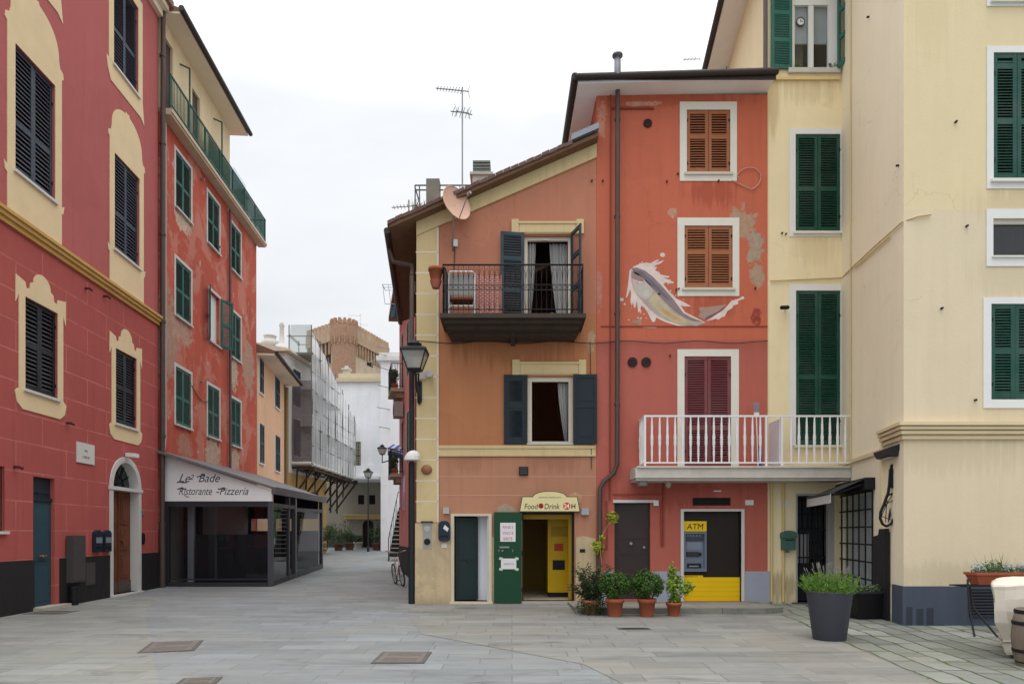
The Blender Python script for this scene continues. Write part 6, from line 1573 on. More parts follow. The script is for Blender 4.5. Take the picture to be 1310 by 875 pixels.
for _ in range(46):
    f = random.random(); bx, by = 205 + 430 * f, 222 + 340 * f ** 1.25
    if random.random() < .3: bx, by = random.uniform(150, 420), random.uniform(560, 740)
    else: bx += random.uniform(10, 110); by -= random.uniform(0, 60)
    r_ = random.uniform(3, 8); mural(ell(bx, by, r_ * random.uniform(.8, 1.8), r_, 8), 'mural_droplet', WH, .0041, fm)
mural(ell(240, 742, 34, 22), 'mural_patch', (160, 130, 112), .004, fm); mural([(272, 690), (292, 720), (298, 772), (268, 776), (256, 740)], 'mural_patch', (172, 136, 116), .0042, fm)
mural([(312, 786), (436, 792), (436, 798), (312, 793)], 'mural_signature', WH, .004, fm)
# stone step along the red house
stp = MB(); pts = [(1.30, 13.95), (5.15, 13.9), (5.62, 14.15), (5.75, 15.97), (1.30, 15.97)]
n = len(pts); tz_ = lambda y: .125 - .075 * (y - 13.9) / 2.07
v0 = [Vector((x, y, 0)) for x, y in pts]; v1 = [Vector((x, y, tz_(y))) for x, y in pts]
stp.face(v1); [stp.face([v0[k], v0[(k + 1) % n], v1[(k + 1) % n], v1[k]]) for k in range(n)]
struct(stp.build('kerb', paving('step_stone', (126, 124, 116), (140, 138, 128), (90, 88, 82), 1.1, .9, (120, 118, 108), 0, 0, .01)))

# white balcony across the red and cream houses
bal = thing('balcony', 'long white balcony with turned white balusters across the red and cream houses', 'balcony', (4.9, 15.6, 2.9))
m_wslab = M('chipped_white_concrete', (198, 192, 182), .85, 0, .2, 4, .3)
xb0, xb1 = 2.76, 7.58; d1 = .74
sl = MB(); sl.box(wF, xb0, xb1, 2.89, 3.11, .003, d1); sl.box(wF, xb0 + .03, xb1 - .02, 3.11, 3.15, .003, d1 + .04); sl.box(wF, xb0 + .03, xb1, 2.83, 2.89, .003, d1 - .06); sl.build('slab', m_wslab, bal)
df = .66; zt_, zl_ = 4.29, 3.24
m_wr = M('glossy_white_rail', (228, 228, 228), .4, 0, .04, 4)
xrl, xrr = wF.u(825, df), wF.u(1090, df)
rl = MB(); rl.box(wF, xrl - .02, xrr + .02, zt_ - .03, zt_ + .01, df - .02, df + .02); rl.box(wF, xrl, xrr, zl_ - .02, zl_ + .01, df - .015, df + .015)
rl.build('rail', m_wr, bal)
rl = MB(); rl.box(wF, xrl - .02, xrl + .02, zt_ - .03, zt_ + .01, .01, df - .021); rl.box(wF, xrl - .015, xrl + .015, zl_ - .02, zl_ + .01, .01, df - .016); rl.build('side_rail', m_wr, bal)
for px in (825, 980, 1000, 1090):
    u = wF.u(px, df); MB().box(wF, u - .022, u + .022, 3.15, zt_ + .005, df - .022, df + .022).build('post', m_wr, bal)
prof = [(.018, 0), (.018, .08), (.026, .2), (.022, .34), (.034, .44), (.030, .5), (.036, .56), (.024, .66), (.026, .8), (.018, .95), (.018, 1.03)]
def baluster(u, d): MB().lathe(wF.pt(u, zl_, d), prof, 10).build('baluster', m_wr, bal)
px = 834
while px < 1088:
    if min(abs(px - q) for q in (980, 1000)) > 4 and not 981 < px < 999: baluster(wF.u(px, df), df)
    px += 9.9
for d in (.1, .28, .46): baluster(xrl, d)
dv = MB(); t_ = wF.u(1000, df)
dv.box(Fr(t_ - .03, 16, 0, -1), .02, df - .03, 3.2, 4.22, -.012, .012); dv.build('divider_panel', M('white_perforated_panel', (214, 214, 216), .5), bal)
for px in (790, 806, 816): pass
lt = thing('ceiling_lamp', 'small round lamp under the left end of the white balcony', 'lamp', tuple(wF.pt(wF.u(855, .5), 2.8, .5)))
MB().lathe(wF.pt(wF.u(855, .5), 2.68, .5), [(.04, 0), (.07, .06), (.07, .15)], 12).build('lamp_head', M('aged_lamp', (150, 140, 120), .5), lt)
lt = thing('ceiling_lamp', 'flat grey lamp at the far left corner under the white balcony', 'lamp', tuple(wF.pt(wF.u(822, .5), 2.8, .5)))
MB().lathe(wF.pt(wF.u(822, .5), 2.72, .5), [(.1, 0), (.13, .04), (.13, .11)], 14).build('lamp_head', M('grey_lamp', (140, 138, 134), .5), lt)
br_ = thing('broom', 'grey-headed broom standing upright on the white balcony by the divider', 'broom', tuple(wF.pt(wF.u(970, .4), 3.15, .4)))
u = wF.u(969.5, .4)
MB().tube([wF.pt(u, 3.15, .42), wF.pt(u, 4.4, .3)], .013, 8).build('handle', m_wr, br_)
mb = MB()
for k in range(60):
    a = random.uniform(-.07, .07); q = random.uniform(-.02, .02); mb.tube([wF.pt(u + a * .4, 4.38, .3), wF.pt(u + a, 4.62 + random.uniform(-.04, .05), .3 + q)], .005, 4)
mb.build('bristles', M('grey_bristle', (150, 150, 156), .8), br_)
MB().prism(wF, [(u - .04, 4.34), (u + .04, 4.34), (u + .06, 4.42), (u - .06, 4.42)], .28, .33).build('head', m_wr, br_)
bt_ = thing('rolled_parasol', 'blue cylinder leaning on the white balcony beside the broom', 'cylinder', tuple(wF.pt(wF.u(973, .4), 3.15, .4)))
u = wF.u(974, .4); MB().lathe(wF.pt(u, 3.15, .3), [(.045, 0), (.05, .05), (.05, .42), (.035, .46)], 14).build('body', M('blue_plastic', (62, 92, 160), .5), bt_); MB().lathe(wF.pt(u, 3.61, .3), [(.03, 0), (.035, .06), (.02, .1)], 12).build('cap', m_iron, bt_)
wbx('number_plate', 'small white number plate over the right of the brown door', 'sign', wF, 835.5, 842, 640, 647, .055, m_white, 'tile', .051)
wbx('number_plate', 'small white number plate above the right jamb of the cash machine front', 'sign', wF, 953, 963.5, 639.5, 646, .03, m_white, 'tile')
wbx('bracket_light', 'tiny white light under the balcony above the vent slot', 'lamp', wF, 912, 921, 627.5, 629, .1, m_white)

# ---------------------------------------------------------------- cream house and its projecting wing
YCR = 16.03
wK = Fr(0, YCR, 1, 0)
PK0 = Vector((wK.u(1076.5), YCR, 0)); PK1 = Vector((7.0, 12.2, 0))
wDg = Fr(PK0.x, PK0.y, PK1.x - PK0.x, PK1.y - PK0.y); LD = (PK1 - PK0).length
wR = Fr(0, 12.2, 1, 0)
cre = thing('house', 'cream house with bottle green shutters and a wing projecting on the right', 'building', (8.5, 14, 0))
wR = Fr(0, 12.2, 1, 0)
m_cre = plaster('cream_plaster', (238, 222, 182), .04, .06, drips=.07, patches=[(wK.pt(wK.u(1040), wK.z(0, 118)), (.7, .3, .4), (202, 180, 134), .45), (wK.pt(wK.u(1046), wK.z(0, 318)), (.6, .3, .45), (206, 186, 142), .4), (wK.pt(wK.u(990), wK.z(0, 130)), (.2, .3, .9), (196, 166, 116), .5), (wK.pt(wK.u(1000), wK.z(0, 750)), (.5, .3, .35), (150, 132, 100), .6)])
m_cre_side = plaster('pale_buff_plaster', (240, 230, 202), .04, .05, drips=.06, blotch=(.60, (230, 216, 186), .5))
m_cre_wing = plaster('cream_and_buff_plaster', [(0, (220, 204, 174)), (7.35, (225, 207, 167))], .035, .05, drips=.05, patches=[(wR.pt(wR.u(1290), wR.z(0, 262)), (.75, .3, .42), (196, 178, 140), .4), (wR.pt(wR.u(1290), wR.z(0, 352)), (.8, .3, .5), (198, 182, 148), .35), (wR.pt(wR.u(1285), wR.z(0, 540)), (.9, .3, .5), (198, 182, 148), .3), (wR.pt(wR.u(1200), wR.z(0, 580)), (2.2, .3, .4), (196, 180, 146), .35), (wR.pt(wR.u(1230), wR.z(0, 735)), (2.5, .3, .25), (192, 178, 148), .4), (wR.pt(wR.u(1190), wR.z(0, 0)), (.5, .3, 1.4), (210, 192, 150), .3)])
K = {'top': wK.rect(1013, 1073, -12, 88), 'w2': wK.rect(1017.5, 1075, 172, 297.5), 'w3': wK.rect(1018, 1075, 372, 562), 'door': wK.rect(1018, 1068, 631, 766)}
K['w3'] = (*K['w3'][:2], wK.z(0, 570), K['w3'][3]); K['door'] = (*K['door'][:2], .03, K['door'][3])
zK = 15.85; xk0 = XR2 + .01
mb = MB(); wall_sheet(mb, wK, xk0, PK0.x, 0, zK, [(*K[k], .16) for k in ('top', 'w2', 'w3')] + [(*K['door'], .25)])
G = (wDg.u(1078), wDg.u(1117.5), .32, wDg.z(1079, 634))
mb.mi = 1; wall_sheet(mb, wDg, 0, LD, 0, zK + 1.2, [(*G, .22)])
Rr = {'w1': wR.rect(1270.5, 1332, 68, 231), 'w0': wR.rect(1270.5, 1332, -160, 2), 'sm': wR.rect(1270, 1332, 280, 328), 'low': wR.rect(1267.5, 1329, 389, 511)}
mb.mi = 2; wall_sheet(mb, wR, PK1.x, 15, 0, zK + 1.2, [(*Rr[k], .16) for k in Rr])
mb.mi = 0; bk_ = [(15, 12.2), (15, 24), (xk0 + .96, 24), (xk0, YCR)]
for (p, q) in zip(bk_, bk_[1:]): mb.face([(p[0], p[1], 0), (p[0], p[1], zK), (q[0], q[1], zK), (q[0], q[1], 0)])
mb.face([(xk0, YCR, zK), (PK0.x, PK0.y, zK), (PK1.x, PK1.y, zK), (15, 12.2, zK), (15, 24, zK), (xk0 + .96, 24, zK)])
mb.build('wall', [m_cre, m_cre_side, m_cre_wing], cre)
# roof over the part behind the red house
wS = Fr(xk0 + .96, 24, -.12, -1)                    # left side wall, facing left
rf = MB(); LS = math.hypot(.96, 24 - YCR)
rf.box(wS, -.3, LS + .6, 15.86, 15.98, -4, .62); roof3 = rf.build('roof', m_roof, cre)
MB().box(wS, -.3, LS + .58, 15.80, 15.858, -.3, .6).build('soffit', m_grey_soffit, roof3)
MB().tube([wS.pt(-.3, 15.9, .68), wS.pt(LS + .62, 15.9, .68)], .08, 10).build('gutter', m_gutter, roof3)
sp = MB(); sp.tube([wS.pt(1.9, 15.8, .07), wS.pt(1.9, 11.5, .07)], .04, 8); sp.tube([wS.pt(2.6, 15.8, .06), wS.pt(2.4, 13.0, .06), wS.pt(2.2, 12.4, .06)], .015, 6); sp.tube([wS.pt(3.3, 15.8, .05), wS.pt(3.2, 14.4, .05), wS.pt(2.6, 13.6, .05)], .012, 6)
sp.build('side_pipe', m_pipe, cre)
MB().tube([wS.pt(3.0, 14.9, .6), wS.pt(4.0, 14.75, .02)], .03, 6).build('rusty_stay', M('rust_orange_iron', (150, 88, 56), .8, .2), cre)
hp_ = MB(); hp_.tube([wK.pt(wK.u(977.5), 15.8, .08), wK.pt(wK.u(977.5), 12.2, .08)], .05, 10); hp_.build('drainpipe', m_pipe, cre)
antenna('antenna', 'tiny antenna just left of the cream house gutter behind the red roof', 7.0, 26, 13, 17.0, [(tz(0, 76, 26), 185, .5, 4, .3)])
# windows of the main face
m_surr2 = M('white_painted_band', (226, 226, 222), .85, 0, .05, 3)
r = K['w2']; o = (wK.u(1009.5), PK0.x - .01, wK.z(0, 303), wK.z(0, 165))
shut_window(cre, wK, r, m_green2_sh, m_surr2, o=o, sill=True, d=-.04, rails=(.44,), sillmat=m_wsurr, hmat=m_iron)
r = K['w3']; o = (wK.u(1009.5), PK0.x - .01, r[2], wK.z(0, 364))
shut_window(cre, wK, r, m_green2_sh, m_surr2, o=o, sill=True, d=-.04, rails=(.44,), sillmat=m_wsurr, hmat=m_iron)
r = K['top']
mb = MB(); m_ = (r[0] + r[1]) / 2
surround(mb, wK, (r[0] + .06, r[1] - .22, r[2] + .05, r[3] - .3), r, -.14, -.06); mb.box(wK, m_ - .13, m_ - .01, r[2] + .05, r[3] - .3, -.13, -.07)
mb.box(wK, r[0] + .06, r[0] + .10, r[2] + .05, r[3] - .3, -.13, -.08); 
win = mb.build('window', m_white, cre)
gl = MB(); gl.box(wK, r[0] + .06, m_ - .13, r[2] + .05, r[3] - .3, -.115, -.11); gl.box(wK, m_ - .01, r[1] - .22, r[2] + .05, r[3] - .3, -.115, -.11); gl.build('pane', m_glass, win)
cu = MB()
for a, b in ((r[0] + .06, m_ - .13), (m_ - .01, r[1] - .22)):
    n = 12; zb_ = r[2] + .70; pts = [(a, r[3]), (a, zb_)]
    for k in range(n): pts.append((a + (b - a) * (k + .5) / n, zb_ - (.05 if k % 2 else .0)))
    pts += [(b, zb_), (b, r[3])]
    cu.prism(wK, pts, -.152, -.15)
cu.build('curtain', sheer('half_curtain', (226, 226, 228), .1), win)
MB().box(wK, r[0] + .06, m_ - .13, r[2] + .05, r[2] + .9, -.40, -.38).build('inner_panel', M('olive_board', (126, 112, 86), .8), win)
ck_ = thing('wall_clock', 'round clock hanging in the left pane of the top cream house window', 'clock', tuple(wK.pt(wK.u(1026.5), wK.z(0, 24), -.1)))
u_, z_ = wK.pix(1026.5, 24)
mb = MB(); mb.ring(wK.pt(u_, z_, -.1), wK.U, ZV, .095, .016, 20, 6); mb.build('rim', M('grey_clock_rim', (96, 98, 100), .5), ck_)
MB().disc(wK, u_, z_, .09, -.106, -.10).build('dial', m_white, ck_)
mb = MB(); mb.box(wK, u_ - .006, u_ + .006, z_ - .01, z_ + .05, -.10, -.097); mb.box(wK, u_, u_ + .06, z_ + .0, z_ + .011, -.0968, -.094); mb.build('hand', m_iron, ck_)
m_green3_sh = M('faded_teal_green_shutter', (38, 100, 88), .55, 0, .1, 4)
h1 = wK.hinge(r[0] - .01, .05, 176, 'l'); shutter(win, h1, 0, .50, r[2] - .04, r[3], 0, m_green3_sh, (.36, .7))
h2 = wK.hinge(r[1] - .03, .05, 106, 'r'); shutter(win, h2, 0, .50, r[2] - .04, r[3], 0, m_green3_sh, (.36, .7))
sb = MB(); sb.box(wK, r[0] - .1, r[1] + .02, wK.z(0, 95), wK.z(0, 89), .002, .07); sb.build('sill', m_whitedirty, win)
ld = MB(); zl0 = wK.z(0, 104)
ld.box(wK, xk0, PK0.x - .06, zl0, zl0 + .07, .002, .06); ld.build('ledge', M('buff_ledge', (218, 192, 138), .8), cre)
pl_ = thing('sill_plants', 'few small green plants on the sill of the top cream house window', 'plant', tuple(wK.pt(wK.u(1020), r[2], .02)))
mb = MB()
for px in (1003, 1018, 1022, 1062, 1068): mb.leaves(wK.pt(wK.u(px), r[2] + .05, .03), (.07, .05, .07), 30, .05, .2)
mb.build('foliage', leafmat('sill_leaf', (70, 100, 50), (116, 134, 64)), pl_)
# wing front
for k, o in (('w1', (1262, 1340, 60, 242)), ('w0', (1262, 1340, -168, 9)), ('low', (1257.5, 1337, 381, 522))):
    r = Rr[k]; shut_window(cre, wR, r, m_green2_sh, m_surr2, o=(wR.u(o[0]), wR.u(o[1]), wR.z(0, o[3]), wR.z(0, o[2])), sill=(k != 'low'), d=-.04, rails=(.46, .9) if k != 'low' else (.5,), sillmat=m_wsurr, hmat=m_iron, pitch=.05)
r = Rr['sm']; o = (wR.u(1261.5), wR.u(1340), wR.z(0, 341), wR.z(0, 268))
mb = MB(); surround(mb, wR, r, o, .002, .017); win = mb.build('window', m_surr2, cre)
mb = MB(); mb.box(wR, r[0], r[1], r[3] - .07, r[3], -.12, -.05); mb.box(wR, r[0], r[0] + .03, r[2], r[3] - .07, -.12, -.06); mb.build('frame', m_wsurr, win)
MB().box(wR, r[0] + .03, r[1], r[2] + .02, r[3] - .07, -.1, -.095).build('pane', m_glass_dark, win)
curtain(win, wR, r[0] + .03, r[1], r[0] + .03, r[1], r[2], r[3] - .07, -.16, M('mauve_curtain', (150, 132, 136), .9, 0, .2, 3), 6, .03)
MB().box(wR, r[0] - .03, r[1], r[2] - .03, r[2], -.1, .05).build('sill', m_wsurr, win)
# moulding round the wing
m_mould = M('cream_moulding', (216, 198, 160), .8, 0, .07, 3)
zm0, zm1 = wR.z(0, 562), wR.z(0, 541)
cm_ = MB()
for a, b, d in ((0, .07, .05), (.085, .15, .09), (.165, .22, .12), (.235, zm1 - zm0, .15)):
    cm_.box(wR, PK1.x - d, 15, zm0 + a, zm0 + b, .002, d); cm_.box(wDg, LD - 1.05, LD + 0, zm0 + a, zm0 + b, .002, d * .9)
cm_.build('moulding', m_mould, cre)
MB().box(wDg, .0, LD - 1.1, zm0 - .12, zm0 - .04, .002, .05).build('ledge', m_mould, cre)
MB().box(wDg, LD - 1.12, LD - .98, 0, zm0, .002, .05).build('pilaster', m_cre, cre)
m_slate = M('slate_blue_plinth_paint', (75, 83, 98), .75, 0, .16, 2.2, .15, stretch=(2, 2, .35))
pb_ = MB(); zp = wR.z(0, 749.5)
pb_.box(wR, PK1.x - .03, 15, 0, zp, .002, .03); pb_.box(wDg, wDg.u(1143), LD, 0, zp, .002, .03); pb_.build('plinth', m_slate, cre)
fresh = M('fresh_slate_paint', (54, 60, 72), .7, 0, .1, 4, stretch=(3, 3, .5)); fb = MB()
for x0, x1, y1_ in ((1158, 1166, 776), (1171, 1180, 778), (1184, 1193, 777)): fb.box(wR, wR.u(x0), wR.u(x1), .02, wR.z(0, y1_), .03, .032)
fb.build('paint_patch', fresh, cre)
lv = MB(); a, b, z0, z1 = wR.rect(1238, 1312, 753, 788)
MB().box(wR, a, b, z0, z1, .03, .034).build('louvre_frame', m_iron, cre)
for k in range(9): lv.box(wR, a, b, z0 + (z1 - z0) * k / 9, z0 + (z1 - z0) * (k + .55) / 9, .0345, .06)
lv.build('louvre', M('dark_louvre', (58, 62, 72), .6, .1), cre)
# pipes and cables on the cream walls
cb = MB()
cb.tube([wDg.pt(wDg.u(1090), 15.5, .03), wDg.pt(wDg.u(1090), 3.2, .03)], .014, 6)
cb.tube([wK.pt(wK.u(985), wK.z(0, 360), .03), wK.pt(wK.u(1076), wK.z(0, 356), .03), wDg.pt(wDg.u(1090), wDg.z(1090, 344), .03), wDg.pt(wDg.u(1120), wDg.z(1120, 316), .03), wDg.pt(LD - .01, wR.z(0, 284), .03), wR.pt(wR.u(1172), wR.z(0, 278), .03), wR.pt(wR.u(1190), wR.z(0, 275.5), .03)], .016, 6)
cb.tube([wDg.pt(wDg.u(1095), wDg.z(1095, 343), .03), wDg.pt(wDg.u(1140), wDg.z(1140, 303), .03)], .012, 6)
cb.build('cable', M('cream_painted_cable', (206, 186, 138), .8), cre)
pp = MB()
for px in (986, 1001): pp.tube([wK.pt(wK.u(px), 2.88, .05), wK.pt(wK.u(px), .05, .05)], .028, 8)
pp.build('pipe', M('cream_painted_pipe', (214, 190, 130), .7), cre)
st_ = MB()
for w_, px, py in ((wR, 1222, 157), (wR, 1236, 290), (wR, 1247, 512), (wR, 1204, 395), (wDg, 1112, 22), (wDg, 1150, 212), (wK, 1000, 299), (wK, 1005, 300)):
    u_, z_ = w_.pix(px, py); st_.tube([w_.pt(u_, z_, 0), w_.pt(u_, z_, .05)], .02, 6)
st_.build('wall_stud', m_iron, cre)
# street door with iron gate
r = K['door']
mb = MB(); surround(mb, wK, (r[0] + .05, r[1] - .16, r[2], r[3] - .05), r, -.16, -.02); mb.build('door_frame', M('grey_marble_jamb', (176, 174, 172), .6), cre)
a, b = r[0] + .05, r[1] - .16
gb = MB()
for k in range(9): gb.box(wK, a + (b - a) * k / 8 - .01, a + (b - a) * k / 8 + .01, r[2] + .03, r[3] - .05, -.12, -.10)
for z in (r[2] + .05, r[2] + .9, r[2] + 1.05, r[2] + 1.7, r[3] - .08): gb.box(wK, a, b, z - .018, z + .018, -.125, -.095)
gb.box(wK, a, (a + b) / 2, r[2] + .06, r[2] + .88, -.12, -.112)
gate = gb.build('gate', m_iron, cre)
MB().box(wK, a, b, r[2], r[3] - .05, -.22, -.215).build('glass_door', glass('dark_door_glass', (.3, .31, .33), 1.0), cre)
MB().box(wK, a + .06, a + .34, r[2] + .88, r[2] + 1.6, -.214, -.212).build('notice', M('grey_notice', (170, 168, 168), .7), cre)
MB().box(wK, r[0] - .1, r[1] + .12, 0, r[2], -.25, .12).build('doorstep', M('slate_step', (84, 84, 86), .7), cre)
# barred shop window on the wing's side
r = G; mb = MB(); surround(mb, wDg, (r[0] + .05, r[1] - .05, r[2] + .05, r[3] - .05), r, -.2, -.1); mb.box(wDg, (r[0] + r[1]) / 2 - .03, (r[0] + r[1]) / 2 + .03, r[2] + .05, r[3] - .05, -.18, -.12)
sw2 = mb.build('shop_window', m_white, cre)
MB().box(wDg, r[0] + .05, r[1] - .05, r[2] + .05, r[3] - .05, -.05, -.045).build('pane', m_glass, sw2)
MB().box(wDg, r[0] + .05, r[1] - .05, r[2] + .05, r[3] - .05, -.09, -.085).build('white_panel', M('backlit_white', (232, 234, 240), .8, 0, .06, 2), sw2)  # white panel put in for the brightness of backlit frosted panes
gb = MB()
for k in range(6): 
    u = r[0] + (r[1] - r[0]) * k / 5; gb.box(wDg, u - .014, u + .014, r[2] - .05, r[3] + .02, .01, .035)
for k in range(7):
    z = r[2] + .02 + (r[3] - r[2] - .04) * k / 6; gb.box(wDg, r[0] - .04, r[1] + .04, z - .016, z + .016, .0355, .06)
gb.build('window_grille', m_iron, sw2)
# black folded shutter panel at the corner of the wing
bp = thing('shutter_panel', 'tall black folded panel standing against the corner of the cream wing', 'panel', tuple(wDg.pt(wDg.u(1128), 0, .1)))
a, b = wDg.u(1121), wDg.u(1138.5); z1 = wDg.z(1124, 680)
MB().prism(wDg, [(a, .04), (b, .04), (b, z1 + .06), ((a + b) / 2 - .02, z1 + .05), ((a + b) / 2 - .05, z1 - .06), (a, z1 - .1)], .02, .07).build('panel', M('matt_black_board', (40, 40, 44), .7, 0, .12, 3), bp)
mb = MB(); mb.box(wDg, b + .003, b + .05, .0, z1, .02, .08); mb.build('edge_post', m_iron, bp)
# awning over the barred window
aw = thing('awning', 'retracted black awning with a pale valance over the barred window of the cream house', 'awning', tuple(wDg.pt(1.2, 2.9, .1)))
a, b = wDg.u(1080), wDg.u(1120); z = wDg.z(1119, 612)
MB().box(wDg, a, b, z - .22, z + .02, .004, .2).build('cassette', m_iron, aw)
mb = MB(); ro = wK.u(1062), wK.u(1034)
pA, pB = wDg.pt(a + .1, z - .02, .2), wDg.pt(b - .05, z, .2)
fC = Vector((6.75, 15.6, 2.45)); fD = Vector((6.54, 14.0, 2.47))
dn = ZV * .015
mb.hexa([fC - dn, fD - dn, pB - dn, pA - dn, fC, fD, pB, pA]); mb.build('canopy', M('black_awning_cloth', (46, 46, 50), .85, 0, .1, 4), aw)
mb = MB(); v = Vector((-.012, 0, 0)); dz_ = ZV * .2
mb.hexa([fC - dz_, fD - dz_, fD - dz_ + v, fC - dz_ + v, fC, fD, fD + v, fC + v]); mb.build('valance', M('grey_white_valance', (190, 190, 188), .85, 0, .08, 5), aw)
mb = MB(); mb.tube([wDg.pt(a + .2, z - .1, .2), fC + Vector((.05, -.1, -.04))], .025, 6); mb.tube([wDg.pt(b - .2, z - .1, .2), fD + Vector((.05, .1, -.04))], .025, 6); mb.tube([fC, fD], .03, 8); mb.build('arm', m_darkgrey, aw)
# wall lamp and iron emblem on the corner
fl_ = thing('wall_lamp', 'wide black box lamp on the cream wing corner above the iron ornament', 'lamp', tuple(wDg.pt(wDg.u(1140), wDg.z(1140, 582), 0)))
wl = wDg; ua, ub = wl.u(1131), wl.u(1151); z = wl.z(1140, 585)
MB().hexa([wl.pt(ua, z + .1, .003), wl.pt(ub, z + .1, .003), wl.pt(ub - .1, z, .003), wl.pt(ua + .1, z, .003)] + [wl.pt(ua, z + .2, .003), wl.pt(ub, z + .2, .003), wl.pt(ub, z + .2, .004), wl.pt(ua, z + .2, .004)]).build('back_plate', m_iron, fl_)
MB().hexa([wl.pt(ua + .08, z, .16), wl.pt(ub - .05, z, .16), wl.pt(ub - .05, z - .02, .01), wl.pt(ua + .08, z - .02, .01), wl.pt(ua, z + .13, .2), wl.pt(ub, z + .13, .2), wl.pt(ub, z + .17, .01), wl.pt(ua, z + .17, .01)]).build('housing', m_darkgrey, fl_)
MB().box(wl, ua + .15, ub - .12, z - .028, z - .021, .04, .14).build('lens', M('lamp_lens', (190, 190, 186), .3), fl_)
em = thing('iron_ornament', 'black iron racket-shaped ornament hanging on the cream wing corner', 'wall ornament', tuple(wDg.pt(wDg.u(1138), wDg.z(1138, 672), .1)))
eY = 12.75; q_ = lambda px, py: Vector(((px - CX) * eY / F, eY + (1140 - px) * .006, EYE + (HZ - py) * eY / F))
out = [(1141, 594), (1139, 605), (1138.2, 620), (1137, 630), (1132.5, 645), (1129, 655), (1128.6, 663), (1131, 670), (1135, 673), (1140, 670), (1143.5, 662), (1144, 652), (1143.8, 640), (1144.5, 620), (1143, 600), (1141, 594)]
MB().tube([q_(*p) for p in out], .026, 6).build('outer_frame', m_iron, em)
mb = MB()
for k in range(11): 
    s0, s1 = random.choice([(1131, 650), (1133, 645), (1136, 640), (1138, 632), (1130, 660), (1139, 650)]), random.choice([(1143, 655), (1142, 640), (1141, 665), (1137, 668), (1142, 630), (1134, 668)])
    mb.tube([q_(*s0), q_((s0[0] + s1[0]) / 2 + random.uniform(-1.5, 1.5), (s0[1] + s1[1]) / 2 + random.uniform(-3, 3)), q_(*s1)], .008, 5)
mb.build('inner_tracery', m_iron, em)
mb = MB(); p0, p1 = q_(1139, 600), q_(1143, 600); dv_ = Vector((0, .05, 0)); b0, b1 = q_(1138.6, 624), q_(1145, 624)
mb.hexa([b0 - dv_, b1 - dv_, b1 + dv_, b0 + dv_, p0 - dv_, p1 - dv_, p1 + dv_, p0 + dv_]); r0, r1, r2, r3 = q_(1143.5, 648), q_(1146.5, 648), q_(1146.5, 612), q_(1143.5, 612)
mb.hexa([r0 - dv_, r1 - dv_, r1 + dv_, r0 + dv_, r3 - dv_, r2 - dv_, r2 + dv_, r3 + dv_]); mb.build('shaft', m_iron, em)
# letterbox, plate, camera
a, b, z0, z1 = wK.rect(997.5, 1016, 679, 703)
t = thing('letterbox', 'green metal letterbox with a curved lid on the cream wall by the iron gate', 'letterbox', tuple(wK.pt((a + b) / 2, z0, 0)))
m_glb = M('patina_green_metal', (74, 108, 96), .5, .3, .2, 8); c, h = (a + b) / 2, (b - a) / 2
MB().box(wK, a + .02, b - .02, z0, z0 + .30, .003, .14).build('body', m_glb, t)
MB().prism(wK, [(a, z0 + .28), (b, z0 + .28), (b, z0 + .36)] + [(c + h * math.cos(s_ * PI / 10), z0 + .36 + .09 * math.sin(s_ * PI / 10)) for s_ in range(1, 10)] + [(a, z0 + .36)], .003, .17).build('lid', m_glb, t)
MB().box(wK, c - .1, c + .1, z0 + .22, z0 + .24, .14, .15).build('slot', m_iron, t)
MB().box(wK, c - .05, c + .05, z0 - .07, z0 - .01, .003, .02).build('name_plate', m_steel, t)
wbx('number_plate', 'small white number plate above the green letterbox', 'sign', wK, 998, 1008.5, 641, 648, .02, m_white, 'tile')
u_, z_ = wK.pix(1001, 396.5); t = thing('security_camera', 'small dark security camera on the cream wall left of the tall balcony shutters', 'camera', tuple(wK.pt(u_, z_, 0)))
MB().tube([wK.pt(u_ - .12, z_ - .03, .25), wK.pt(u_ + .08, z_ + .02, .12)], .045, 10).build('body', m_iron, t); MB().tube([wK.pt(u_ + .06, z_, .0), wK.pt(u_ + .06, z_ + .01, .14)], .025, 8).build('mount', m_white, t)

# ---------------------------------------------------------------- restaurant pavilion on the left
wP = Fr(0, 20.6, 1, 0); PX0 = -10.50; PX1 = wP.u(348.5)
wPs = Fr(PX1, 20.6, -.0805, 1); PL = 7.85
m_glass_pav = glass('dim_pavilion_glass', (.84, .85, .87), .35)
pav = thing('restaurant_pavilion', 'dark glazed lean-to restaurant pavilion with a white lettered gable', 'pavilion', (-9, 22, 0))
m_pf = M('anthracite_frame', (62, 62, 66), .45, .3, .1, 5)
zb0, zb1 = wP.z(0, 648), wP.z(0, 641); zgl, zgr = wP.z(0, 582), wP.z(0, 627)
gp = MB(); gp.prism(wP, [(PX0, zb1), (PX1, zb1), (PX1, zgr), (PX0, zgl)], -.06, .02)
gab = gp.build('gable_panel', M('off_white_panel', (246, 246, 245), .6, 0, .06, 2), pav)
m_ink = M('navy_ink', (58, 60, 86), .6)
for s_, sz, px, py, sx_ in (('Le', .36, 228.3, 616.5, 1.0), ('2', .22, 242.8, 613.5, 1.0), ('Bade', .36, 253.5, 616.5, .9), ('Ristorante', .33, 228.5, 632.8, .72), ('-', .33, 275.5, 632.8, 1.0), ('Pizzeria', .33, 280.5, 632.8, .86)):
    text(s_, sz, wP, wP.u(px), wP.z(0, py), .021, m_ink, 'lettering', gab, shear=.38, sx=sx_, depth=.002)
sw_ = MB()
def stroke(pts, r=.016):
    sw_.tube([wP.pt(*wP.pix(200 + x / 8.733, 580 + y / 8.733), .028) for x, y in pts], r, 5)
stroke([(238, 322), (270, 316), (310, 326), (345, 322)]); stroke([(462, 268), (480, 256), (510, 248), (545, 246)])
stroke([(240, 398), (270, 390), (305, 392), (335, 402)]); stroke([(318, 462), (345, 484), (370, 482)], .011); stroke([(694, 398), (730, 392), (775, 402)])
sw_.build('lettering', m_ink, gab)
